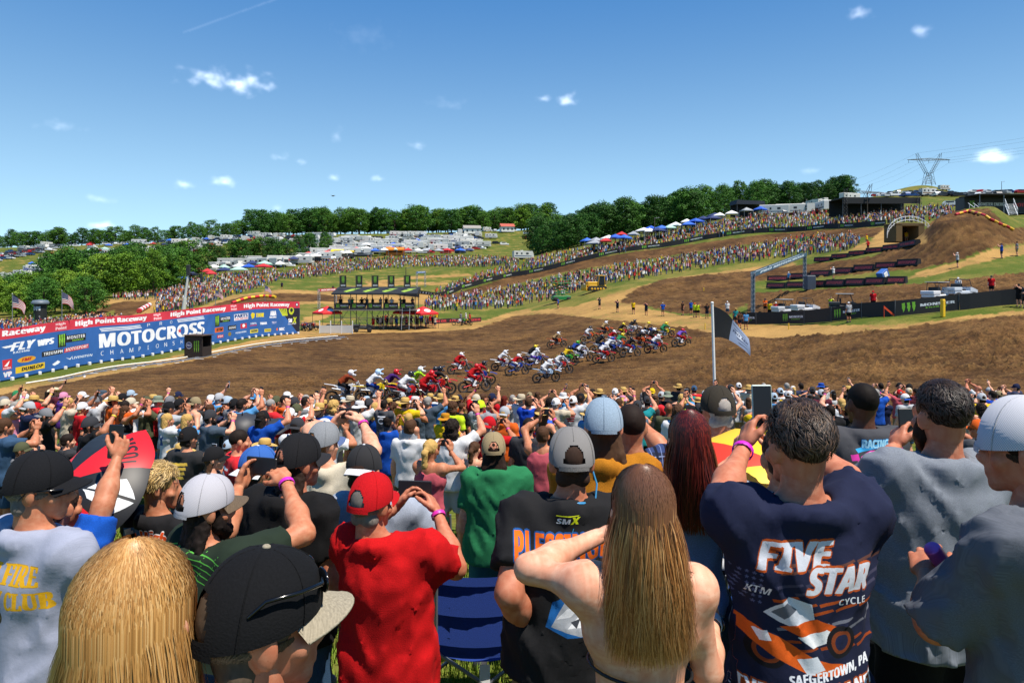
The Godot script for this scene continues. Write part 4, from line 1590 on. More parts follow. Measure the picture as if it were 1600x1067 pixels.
func phone(at: Transform3D, case_hex: String, label: String, group := "phones held up by the spectators", parent_scale := 1.0) -> Node3D:
	if phone_parts.is_empty():
		var a := MB.new()
		a.box(Vector3.ZERO, Vector3(0.076, 0.156, 0.010), 0.004)
		phone_parts["case"] = a.mesh()
		var s := MB.new()
		s.quad(Vector3(-0.0345, -0.074, 0.0056), Vector3(0.0345, -0.074, 0.0056), Vector3(0.0345, 0.074, 0.0056), Vector3(-0.0345, 0.074, 0.0056), Vector3(0, 0, 1))
		phone_parts["screen"] = s.mesh()
		var l := MB.new()
		l.box(Vector3(0.02, 0.058, -0.0062), Vector3(0.026, 0.03, 0.003), 0.001)
		phone_parts["lens"] = l.mesh()
	var t := thing("phone", label, "phone", at.origin, 0, group)
	t.transform = at
	part("case", phone_parts["case"], mat(case_hex, 0.4), t)
	part("screen", phone_parts["screen"], mat("14161c", 0.42), t)
	part("lens", phone_parts["lens"], mat("0c0c0e", 0.2), t)
	return t
func stand_depth(py: float, h: float, px := 800.0) -> float:
	var d := 1.0
	while d < 23.0:
		var y := gy((px - 800.0) / FOC * d, -d) + 0.9326 * h
		if HZ - (y - EYE) * FOC / d <= py:
			return d
		d += 0.03
	return d
func back_print(hex: String, k: int) -> StandardMaterial3D:
	var key := "back%s%d" % [hex, k]
	if not mats.has(key):
		var im := blank(128, 152, hex)
		var pale := H(["e8e8ea", "d8b040", "c83038", "4a90d0", "d86a2a"][k])
		if hex in ["e6e6e8", "cfc3ac", "b4b8be"]:
			pale = H(["24283a", "a02028", "2a4a8c", "1c1c20", "5a2a60"][k])
		match k % 3:
			0:
				fill_disc(im, Vector2(64, 62), 22, pale, 17)
				fill_disc(im, Vector2(64, 62), 15, H(hex), 11)
				im.fill_rect(Rect2i(38, 34, 52, 6), pale)
			1:
				for i in 4:
					fill_poly(im, [[30 + i * 5, 36 + i * 12], [92 - i * 3, 32 + i * 12], [95 - i * 3, 40 + i * 12], [32 + i * 5, 44 + i * 12]], pale)
			2:
				fill_poly(im, [[34, 70], [60, 34], [74, 52], [98, 40], [84, 84], [50, 88]], pale)
				fill_poly(im, [[48, 66], [62, 50], [76, 62], [66, 78]], H(hex))
		mats[key] = tex_mat(im, 0.92)
	return mats[key]
var said := {}
func spectator(px: float, py: float, o: Dictionary) -> Node3D:
	var pose: String = o.get("pose", "down")
	var f: bool = o.get("f", false)
	var h: float = o.get("h", 1.66 if f else 1.77)
	var d: float = o.get("d", stand_depth(py, h, px))
	var at := G(px, d)
	var lift: float = o.get("lift", 0.0)
	at.y += lift
	var look := Vector3(11.0, 0, -34.0) - at
	var yaw: float = atan2(-look.x, -look.z) * 0.85 + o.get("turn", rng.randf_range(-0.22, 0.22))
	var garment: String = o.get("garment", "tee")
	var p := proto(pose, f, garment)
	var shirt: String = o.get("shirt", "gray")
	var hat: String = o.get("hat", "")
	var hc: String = o.get("hatcolor", "black")
	var hs: String = o.get("hairstyle", "")
	var hairc: String = o.get("haircolor", "dark hair")
	var says: String = "person in %s %s" % [shirt, {"tee": "t-shirt", "tank": "tank top", "long": "long-sleeved shirt"}[garment]]
	if hat:
		says += " and %s %s" % [hc if hc != "straw" or hat == "cap" else "", {"cap": "cap", "capb": "backwards cap", "straw": "straw sun hat", "cowboy": "cowboy hat", "bucket": "bucket hat"}[hat]]
	else:
		says += " with %s" % (hairc if hairc.ends_with("hair") else "bare head")
		if hs in ["long", "tail", "curly", "mop"]:
			says += {"long": " worn long", "tail": " in a ponytail", "curly": " in curls", "mop": " tousled"}[hs]
	says += ", " + POSE_SAYS[pose]
	says = says.replace("  ", " ")
	if said.has(says):
		says += " and %s shorts" % o.get("pants", "charcoal")
	if says.split(" ").size() > 16:
		says = says.get_slice(" and %s shorts" % o.get("pants", "charcoal"), 0)
	said[says] = true
	var root := thing("person", says, "person", at, yaw, "spectators standing on the bank")
	var s := h / 1.75
	root.scale = Vector3.ONE * s
	part("body", p.body, skin(o.get("skin", rng.randi() % 3)), root)
	var hexs: String = PAL[shirt]
	var sm := cloth(hexs)
	if garment == "tee" and int(px * 3.0) % 5 < 2 and shirt in ["black", "white", "gray", "charcoal", "navy", "light gray", "slate", "red", "blue"]:
		sm = back_print(hexs, int(px) % 3)
	part("shirt", p[garment], sm, root)
	part("shorts", p.pants, cloth(PAL[o.get("pants", "charcoal")]), root)
	add_shoes(root, p.k, ["2a2a2e", "c9c9cc", "5a4a3c", "8d9196"][rng.randi() % 4])
	var hx := Transform3D(Basis(), p.k.head)
	if hat:
		wear_hat(root, hx, hat, PAL[hc], PAL[o.get("brim", hc)])
		hs = hs if hs else ("long" if f and rng.randf() < 0.6 else "fringe")
	hs = hs if hs else ("long" if f else "short")
	if hs != "bald":
		part("hair", hair_mb_mesh(hs), hair_mat(PAL[hairc]), root, hx)
	if o.has("beard"):
		part("beard", hair_mb_mesh("beard"), hair_mat(PAL[hairc]), root, hx)
	if o.get("band", "") != "":
		part("wristband", p.band, mat(o.band, 0.5), root)
	if POSES[pose].has("phone") and o.get("phone", true):
		var ph: Array = POSES[pose].phone
		var rot := Basis(Vector3.RIGHT, -0.12)
		if ph[1] == 1:
			rot = rot * Basis(Vector3.BACK, PI / 2)
		var xf := Transform3D(Basis(Vector3.UP, yaw), at) * Transform3D(rot, ph[0] * s)
		phone(xf, ["151518", "151518", "23262c", "8d96a5"][rng.randi() % 4], "phone of the " + says.replace("person", "spectator").get_slice(",", 0))
	return root
var hair_meshes := {}
func hair_mb_mesh(style: String, fine := false) -> ArrayMesh:
	var key := style + str(fine)
	if not hair_meshes.has(key):
		hair_meshes[key] = hair_mb(style, fine).mesh()
	return hair_meshes[key]
var CROWD := """84 613 left m maroon/tee cowboy/cream -/dark_hair
97 621 both m purple/tee cap/pink -/dark_hair
51 627 right m charcoal/tee straw/straw -/dark_hair band:e0c030
43 638 both m navy/tee capb/light_gray -/dark_hair turn:-.3
69 650 right m black/tee capb/gray -/dark_hair turn:-.5 beard band:e0c030
22 636 both f pink/tank none short/gray_hair turn:-.4 pants:denim skin:1
3 629 left m orange/tee cap/gray -/dark_hair
24 618 both m sage/tee cap/green -/brown_hair
36 624 down m olive/tee cap/white -/brown_hair
129 631 right f pink/long none long/brown_hair turn:-.5
126 620 down m slate/tee cap/white -/dark_hair
159 617 both m gray/tee bucket/slate -/gray_hair
150 627 high m white/tee cap/charcoal -/dark_hair
175 628 both m orange/tee straw/straw -/dark_hair
189 623 down m black/tee cap/black -/dark_hair beard
194 643 right f black/tank none long/brown_hair turn:-.4 band:d02a9a pants:black skin:1
202 631 both m white/tee cap/beige -/gray_hair
226 629 chest m olive/tee cap/olive -/brown_hair
138 666 right m black/tee cap/charcoal -/dark_hair turn:-.55 beard band:e0c030 pants:denim skin:1
111 672 down m red/tee cap/black -/dark_hair h:1.25 turn:-.5
53 684 down f black/tank none tail/brown_hair turn:-1.0 skin:2 h:1.57
31 704 chest m gray/tee cap/olive -/brown_hair turn:-.6 skin:1 h:1.46
104 690 both m charcoal/tee none short/dark_hair turn:-.3 h:1.5
5 668 both m denim/tee none short/brown_hair
245 627 down m red/tee bucket/sage -/gray_hair turn:-.1 pants:charcoal
260 657 both f light_gray/tee none long/blond_hair turn:-.3 pants:black
291 658 both f sky_blue/tee none long/blond_hair turn:-.4 pants:denim
263 628 both m gray/tee cap/gray -/dark_hair
278 633 chest m charcoal/tee cap/black -/dark_hair
297 631 both m black/tee cap/black -/dark_hair
328 626 both m gray/tee cap/white -/gray_hair
326 653 both m slate/tee cap/charcoal -/dark_hair turn:-.3 beard pants:denim band:d02a9a
364 633 both m gray/tee cap/black -/dark_hair
352 628 down m olive/tee cap/light_gray -/dark_hair
398 622 both m white/tee capb/sky_blue -/brown_hair turn:-.3 band:d02a9a
378 632 high m black/tee none short/dark_hair
409 655 right m blue/tee capb/black long/dark_hair band:d02a9a
447 620 both m salmon/tee cap/white -/gray_hair turn:-.2 band:d02a9a
430 628 down m sage/tee cap/olive -/dark_hair
282 708 down m navy/tee straw/straw -/brown_hair turn:-.9 h:1.5
331 718 down m charcoal/tee cap/black shaggy/brown_hair turn:-.75 h:1.6
372 690 down m red/tee none fade/dark_hair turn:-.6
356 699 down m white/tee cap/pale_blue -/brown_hair h:1.42
412 698 both m red/tee straw/straw -/dark_hair turn:-.5 h:1.47
292 686 chest m black/tee cap/black -/dark_hair
452 690 chest f teal/tank none long/brown_hair turn:-.7 h:1.5
473 683 both m denim/tee straw/straw -/dark_hair turn:-.5 h:1.47
458 630 both m gray/tee cap/charcoal -/dark_hair
477 629 right m white/tee none short/dark_hair turn:-.3
462 642 right m white/tee cap/olive -/dark_hair
463 668 both m white/tee capb/charcoal -/dark_hair
498 641 both m blue/tee straw/straw -/dark_hair
505 670 both m white/tee cap/white -/brown_hair
524 626 down m black/tee cap/black -/dark_hair
546 628 both m beige/tee straw/beige -/gray_hair pants:black turn:-.1
561 636 right m white/tee bucket/white -/dark_hair
606 660 both m blue/tee none short/dark_hair turn:.0 pants:khaki phone:0
575 632 both m charcoal/tee cap/charcoal -/dark_hair
590 640 left f black/tee none long/dark_hair
632 631 both m yellow/tee straw/straw -/brown_hair turn:.0 pants:olive
616 636 chest f white/tee none tail/brown_hair
648 628 both m light_gray/tee bucket/white -/gray_hair
668 629 right m slate/tee none short/gray_hair turn:.1 pants:khaki
641 670 down m white/tee none short/brown_hair turn:.1 pants:olive
716 624 both f neon_yellow/tank cap/navy long/dark_hair skin:3
707 638 down m neon_yellow/tee cap/khaki mop/brown_hair
695 655 chest m yellow/tee bucket/mustard -/dark_hair h:1.6
750 636 both m gray/tee cap/neon_yellow -/dark_hair turn:.0
754 623 right m light_gray/tank none short/brown_hair
788 626 both f gray/tank none long/red_hair
814 625 both m white/tee straw/beige -/gray_hair
826 630 both m royal_blue/tee none short/brown_hair turn:.1
842 648 both m blue/tee none mop/brown_hair h:1.65
706 672 right m white/tee none mop/dark_hair turn:.1 band:d02a9a pants:light_gray
672 704 both f coral/tank none tail/blond_hair turn:.0 pants:charcoal
741 703 chest f white/tank none tail/brown_hair h:1.52
763 666 both m red/tee capb/red -/gray_hair band:d02a9a turn:-.2
826 668 down m charcoal/tee none short/dark_hair turn:.1 pants:teal
859 630 high f charcoal/tank none curly/dark_hair
880 621 both m sky_blue/tee bucket/white -/gray_hair
895 628 right m light_gray/tee cap/white -/brown_hair
848 682 high m coral/tank none short/brown_hair band:d02a9a h:1.72 turn:.1 skin:1
937 615 down m black/tee straw/straw -/dark_hair
926 614 both m charcoal/tee none fade/dark_hair skin:3
905 620 high m black/tee none fade/brown_hair turn:.0
913 624 down f black/tee straw/straw long/brown_hair
961 614 both m white/tee cap/white -/gray_hair
974 612 both m charcoal/tee straw/straw -/dark_hair
973 625 right f royal_blue/tank bucket/pink tail/blond_hair band:e0c030
987 643 both m slate/tee cap/light_gray -/dark_hair
1019 614 high m black/tee capb/yellow -/dark_hair
1043 619 down m black/tee bucket/sage -/gray_hair
1061 606 down m charcoal/tee straw/straw -/dark_hair
1085 609 down m red/tee cap/denim -/dark_hair
1075 612 down m teal/tee none short/dark_hair
1066 625 both m black/tee cap/charcoal mop/blond_hair
1045 640 down m olive/tee none bald/dark_hair skin:3 turn:.1
996 636 right m teal/tee cap/charcoal -/dark_hair turn:.1
1094 640 left m neon_yellow/tee cap/charcoal -/dark_hair turn:.2
944 626 both m navy/tee cap/slate -/dark_hair
931 634 down m charcoal/tee none short/brown_hair
1012 628 down m black/tee cap/charcoal -/dark_hair
1155 601 down m white/tee cap/white -/dark_hair
1142 607 both m light_gray/tee cap/charcoal -/dark_hair
1115 618 down f brown/tee none curly/brown_hair
1133 630 right m charcoal/tank cap/olive -/dark_hair
1170 608 both m cream/tee straw/straw -/gray_hair
1194 604 down m slate/tee none fade/gray_hair
1230 596 down m white/tee none short/gray_hair turn:.2
1240 608 down f white/tee cap/white tail/blond_hair
1252 601 down m navy/tee none short/dark_hair turn:.2
1284 603 down m white/tee bucket/blue -/dark_hair turn:.2
1270 611 both m black/tee cap/charcoal -/dark_hair
1298 644 both m black/tee none short/dark_hair turn:.1
1326 610 right m black/tee cowboy/straw -/dark_hair
1362 614 down f black/tee cowboy/cream long/dark_hair turn:.2
1324 642 both m black/tee straw/straw -/dark_hair turn:.3
1377 604 both m navy/tee none short/dark_hair
1407 602 down m black/tee cap/black -/dark_hair turn:.2
1422 606 both m orange/tee cap/black -/dark_hair
1453 600 down m charcoal/tee none short/dark_hair
1487 604 down m sage/tee cap/pale_blue -/gray_hair
1481 610 down f cream/tee straw/straw long/brown_hair
1514 638 down f beige/tank straw/straw long/brown_hair
1530 609 high m light_gray/tee none bald/dark_hair turn:.3 skin:4
1416 624 down m light_gray/tee capb/white -/dark_hair turn:.3 brim:blue
1534 640 down f red/tank none curly/dark_hair turn:.3 skin:4
1565 609 left f white/tee none tail/brown_hair turn:.4
1532 672 both m charcoal/tee cap/orange -/dark_hair turn:.6 skin:4
1590 606 both m navy/tee cap/navy -/dark_hair
1552 618 both m royal_blue/tee none short/dark_hair
1210 622 down m sky_blue/tee cap/pale_blue -/dark_hair
1345 604 both f olive/tee none tail/dark_hair"""
func make_crowd() -> void:
	for row in CROWD.split("\n"):
		var w := row.split(" ", false)
		var g := w[4].split("/")
		var ha := w[5].split("/")
		var hr := w[6].split("/")
		var o := {"pose": w[2], "f": w[3] == "f", "shirt": g[0].replace("_", " "), "garment": g[1], "haircolor": hr[1].replace("_", " ")}
		if ha[0] != "none":
			o["hat"] = ha[0]
			o["hatcolor"] = ha[1].replace("_", " ")
		if hr[0] != "-":
			o["hairstyle"] = hr[0]
		for i in range(7, w.size()):
			var kv := w[i].split(":")
			if kv[0] == "beard":
				o["beard"] = true
			elif kv[0] in ["turn", "h"]:
				o[kv[0]] = float(kv[1])
			elif kv[0] == "skin":
				o["skin"] = int(kv[1])
			elif kv[0] == "phone":
				o["phone"] = false
			else:
				o[kv[0]] = kv[1].replace("_", " ")
		if not o.has("pants"):
			o["pants"] = ["charcoal", "denim", "khaki", "black", "gray", "navy"][rng.randi() % 6]
		spectator(float(w[0]), float(w[1]), o)
	for q in [[600, 633, "charcoal", "short", "dark hair", 606, 660], [638, 655, "light gray", "short", "blond hair", 641, 670]]:
		var d := stand_depth(q[6], 1.77, q[5]) + 0.02
		var at := G(q[0], d)
		var head: float = EYE + (HZ - q[1]) / FOC * d
		spectator(q[0], q[1], {"pose": "sit", "h": 1.12, "d": d, "shirt": q[2], "garment": "tee" if q[2] == "charcoal" else "tank", "hairstyle": q[3], "haircolor": q[4], "pants": "black", "turn": 0.1, "lift": head - at.y - 0.9326 * 1.12})
	var shirts := ["black", "white", "gray", "white", "navy", "red", "light gray", "blue", "white", "maroon", "light gray", "orange", "sky blue", "beige", "slate", "yellow", "coral", "red", "charcoal"]
	var caps := ["black", "white", "white", "gray", "navy", "light gray", "red", "khaki", "pale blue", "light gray", "beige"]
	for i in 96:
		var px := 8.0 + i * 16.6 + rng.randf_range(-6, 6)
		var py := rng.randf_range(617, 634) - clampf((px - 1000.0) * 0.02, 0, 10)
		if i % 4 == 3:
			py += 17.0
		var f := rng.randf() < 0.28
		var o := {"f": f, "pose": ["both", "down", "right", "down", "chest", "both", "fold", "shade", "hips", "bino", "down", "left"][rng.randi() % 12], "h": (1.64 if f else 1.74) + rng.randf_range(-0.13, 0.1), "shirt": shirts[rng.randi() % shirts.size()], "garment": "tank" if rng.randf() < (0.5 if f else 0.08) else "tee", "pants": ["charcoal", "denim", "khaki", "black", "gray"][rng.randi() % 5], "haircolor": ["dark hair", "brown hair", "brown hair", "blond hair", "gray hair"][rng.randi() % 5]}
		var r := rng.randf()
		if r < 0.5:
			o["hat"] = "cap" if r < 0.38 else "capb"
			o["hatcolor"] = caps[rng.randi() % caps.size()]
		elif r < 0.66:
			o["hat"] = "straw"
			o["hatcolor"] = "straw"
		elif f:
			o["hairstyle"] = ["long", "tail", "long", "curly"][rng.randi() % 4]
		else:
			o["hairstyle"] = ["short", "fade", "short", "mop"][rng.randi() % 4]
		if rng.randf() < 0.4:
			o["band"] = "d02a9a"
		spectator(px, py, o)
# ---------------------------------------------------------------- the people closest to the lens
func shirt_prints() -> Dictionary:
	var d := {}
	var im := blank(512, 610, "8f94a6")
	write(im, "HIGH FIRE", 92, 120, 330, 66, H("d9a31c"), {"font": "serif", "bold": 3.0, "edge": 1.6, "edge_color": H("8c7320")})
	write(im, "HOCKEY CLUB", 60, 206, 392, 60, H("d9a31c"), {"font": "serif", "bold": 3.0, "edge": 1.6, "edge_color": H("8c7320")})
	fill_disc(im, Vector2(262, 300), 36, H("3a3528"), 28)
	fill_disc(im, Vector2(262, 300), 27, H("8f7f4a"), 20)
	write(im, "HF", 246, 290, 32, 20, H("2c2820"))
	heather(im, 0.08, 1)
	d["fire"] = im
	im = blank(512, 610, "1d1d1f")
	fill_poly(im, [[214, 66], [300, 66], [296, 70], [212, 70]], H("c9d320"))
	write(im, "SM", 214, 78, 48, 20, H("e8e8e8"), {"skew": 0.2, "bold": 1.0})
	write(im, "X", 266, 72, 30, 28, H("c9d320"), {"skew": 0.3, "bold": 1.5})
	write(im, "PLESSINGER", 56, 132, 400, 96, H("e8691c"), {"bold": 2.0, "edge": 7, "edge_color": H("1b4f8f"), "bow": -0.1})
	fill_poly(im, [[170, 470], [196, 380], [250, 350], [330, 352], [330, 500], [250, 505]], H("1f63a8"))
	fill_poly(im, [[190, 468], [240, 378], [300, 352], [390, 372], [396, 480], [300, 500]], H("a9adb4"))
	for q in [[210, 440, 250, 400, 300, 392, 262, 430], [250, 470, 290, 432, 352, 424, 310, 466], [300, 400, 352, 372, 384, 400, 330, 418]]:
		fill_poly(im, [[q[0], q[1]], [q[2], q[3]], [q[4], q[5]], [q[6], q[7]]], H("e2e4e8"))
	fill_poly(im, [[262, 448], [300, 436], [284, 470]], H("3c4048"))
	heather(im, 0.12, 2)
	d["pless"] = im
	im = blank(512, 610, "1b2038")
	for i in 34:
		var x := 110 + (i * 37) % 300
		var y := 150 + (i * 53) % 270
		fill_poly(im, [[x, y], [x + 60, y - 14], [x + 66, y - 8], [x + 4, y + 8]], H(["8f3f1c", "5a3a34", "3a3a50", "a2481c", "6d6f7c"][i % 5]))
	write(im, "FIVE", 96, 128, 176, 74, H("c6cad4"), {"skew": 0.28, "bold": 4.0, "edge": 7, "edge_color": H("b5501f"), "rise": 0.06})
	write(im, "STAR", 212, 190, 178, 70, H("c6cad4"), {"skew": 0.28, "bold": 4.0, "edge": 6, "edge_color": H("b5501f"), "rise": 0.06})
	write(im, "CYCLE", 300, 270, 84, 18, H("d5d8e0"))
	write(im, "KTM", 70, 250, 54, 20, H("d5d8e0"), {"skew": 0.2})
	fill_poly(im, [[112, 320], [170, 268], [226, 282], [236, 330], [196, 352], [150, 340]], H("c9cdd6"))
	fill_poly(im, [[130, 316], [166, 284], [190, 300], [160, 330]], H("5d636e"))
	fill_poly(im, [[150, 352], [240, 322], [300, 348], [236, 384]], H("c9541a"))
	fill_poly(im, [[190, 372], [268, 352], [310, 376], [230, 400]], H("e0e2e6"))
	for q in [[312, 388, 44], [120, 420, 46]]:
		fill_disc(im, Vector2(q[0], q[1]), q[2], H("17171c"))
		fill_disc(im, Vector2(q[0], q[1]), q[2] * 0.72, H("7a3a1e"))
		fill_disc(im, Vector2(q[0], q[1]), q[2] * 0.5, H("1d2340"))
	fill_poly(im, [[60, 350], [150, 380], [240, 430], [330, 452], [318, 476], [220, 470], [130, 430], [50, 380]], H("d05a1c"))
	fill_poly(im, [[190, 432], [240, 420], [262, 456], [214, 470]], H("cfd4dc"))
	fill_poly(im, [[90, 372], [120, 366], [130, 392], [104, 398]], H("e6e6ea"))
	write(im, "SAEGERTOWN, PA", 168, 474, 238, 30, H("dfe2ea"), {"rise": 0.16, "bold": 1.0})
	write(im, "FIVESTARCYCLE.NET", 36, 512, 390, 34, H("dfe2ea"), {"rise": 0.06, "bold": 1.0, "edge": 5, "edge_color": H("a2481c")})
	for i in 9:
		write(im, "*", 60 + i * 44, 566, 14, 14, H("c8ccd8"))
	for i in 30:
		write(im, "*", 40 + (i % 5) * 15, 210 + (i / 5) * 16, 9, 9, H("566088"))
	heather(im, 0.10, 3)
	d["star"] = im
	im = blank(512, 610, "404146")
	fill_poly(im, [[150, 120], [420, 60], [424, 74], [160, 140]], H("3aa0d8"))
	write(im, "RACING", 190, 70, 150, 44, H("9fd4ee"), {"bold": 2.0, "edge": 4, "edge_color": H("2f7fc0")})
	for q in [[120, 150], [390, 120], [112, 210], [396, 178], [150, 180], [360, 220]]:
		fill_poly(im, [[q[0], q[1]], [q[0] + 40, q[1] - 6], [q[0] + 44, q[1] + 26], [q[0] + 4, q[1] + 32]], H("d83ea0"))
	write(im, "19", 160, 130, 200, 130, H("f0f0f4"), {"skew": 0.18, "bold": 6, "edge": 8, "edge_color": H("e055b0")})
	fill_poly(im, [[130, 286], [380, 272], [390, 284], [140, 300]], H("c8d8e8"))
	heather(im, 0.07, 4)
	d["nineteen"] = im
	im = blank(512, 610, "1c1c1f")
	fill_poly(im, [[90, 110], [230, 90], [420, 120], [440, 420], [300, 500], [140, 430], [80, 260]], H("3f6fae"))
	for i in 60:
		var x := 96 + (i * 61) % 300
		var y := 120 + (i * 83) % 330
		fill_poly(im, [[x, y], [x + 44, y - 16], [x + 52, y + 4], [x + 12, y + 24]], H(["d9dde4", "1c1c1f", "d8501e", "4a8fd0", "e8861e", "101014", "c8ccd4"][i % 7]))
	write(im, "High", 250, 90, 170, 80, H("e8551e"), {"bold": 4, "edge": 6, "edge_color": H("f0f0f0"), "skew": 0.1})
	write(im, "Point", 250, 178, 180, 80, H("e8551e"), {"bold": 4, "edge": 6, "edge_color": H("f0f0f0"), "skew": 0.1})
	fill_poly(im, [[200, 330], [340, 280], [450, 300], [420, 340], [250, 370]], H("e0561a"))
	fill_disc(im, Vector2(230, 380), 46, H("121214"))
	fill_disc(im, Vector2(410, 370), 44, H("121214"))
	write(im, "YAMAHA", 270, 392, 150, 26, H("e8e8ea"))
	d["kid"] = im
	im = blank(512, 610, "e4e5ea")
	for i in 90:
		var x := 70 + (i * 97) % 360
		var y := 140 + (i * 71) % 200
		var w := 6 + (i * 13) % 30
		fill_poly(im, [[x, y], [x + w * 0.5, y - w], [x + w * 0.4, y + w * 0.6]], H(["3a64b4", "6d8cc4", "2a4a9c", "a9b8d8"][i % 4]))
	d["splash"] = im
	im = blank(512, 610, "1e2438")
	for y in range(0, 610, 46):
		im.fill_rect(Rect2i(0, y, 512, 16), H("2e3c66"))
		im.fill_rect(Rect2i(0, y + 30, 512, 4), H("7a86a8"))
	for x in range(0, 512, 52):
		im.fill_rect(Rect2i(x, 0, 14, 610), H("141828"))
		im.fill_rect(Rect2i(x + 30, 0, 4, 610), H("6a78a0"))
	write(im, "HARLEY-", 186, 150, 140, 40, H("d09a28"), {"bold": 3, "edge": 4, "edge_color": H("1a1c24")})
	write(im, "DAVIDSON", 170, 204, 176, 42, H("d09a28"), {"bold": 3, "edge": 4, "edge_color": H("1a1c24")})
	write(im, "CYCLES NEW YORK", 180, 264, 160, 20, H("b9c0d0"))
	d["plaid"] = im
	im = blank(512, 610, "565a62")
	for q in [["3fae3f", 330, 120], ["2f62b0", 360, 250], ["c9d320", 300, 420]]:
		for i in 5:
			fill_poly(im, [[q[1] + i * 26, q[2] + i * 9], [q[1] + 90 + i * 26, q[2] + 60 + i * 9], [q[1] + 90 + i * 26, q[2] + 66 + i * 9], [q[1] + i * 26, q[2] + 6 + i * 9]], H(q[0]))
	write(im, "MONSTER", 300, 470, 130, 26, H("b8bcc4"))
	heather(im, 0.16, 6)
	d["stripe"] = im
	im = blank(512, 610, "70767f")
	heather(im, 0.22, 7)
	d["heather"] = im
	im = blank(512, 610, "1f2a20")
	for i in 5:
		fill_poly(im, [[20, 60 + i * 30], [250, 20 + i * 16], [490, 66 + i * 30], [490, 70 + i * 30], [250, 24 + i * 16], [20, 64 + i * 30]], H("4f9c3c"))
	for i in 120:
		im.fill_rect(Rect2i(20 + (i * 67) % 470, 20 + (i * 41) % 260, 4, 4), H("4f9c3c"))
	d["circuit"] = im
	im = blank(512, 610, "55583f")
	fill_disc(im, Vector2(256, 250), 90, H("8f9078"))
	fill_disc(im, Vector2(256, 240), 62, H("d0cdb8"))
	for q in [[232, 232], [282, 232]]:
		fill_disc(im, Vector2(q[0], q[1]), 15, H("3a3c2c"))
	write(im, "HOGAN FOREST", 160, 130, 190, 26, H("d0cdb8"), {"bow": 0.6})
	d["skull"] = im
	return d
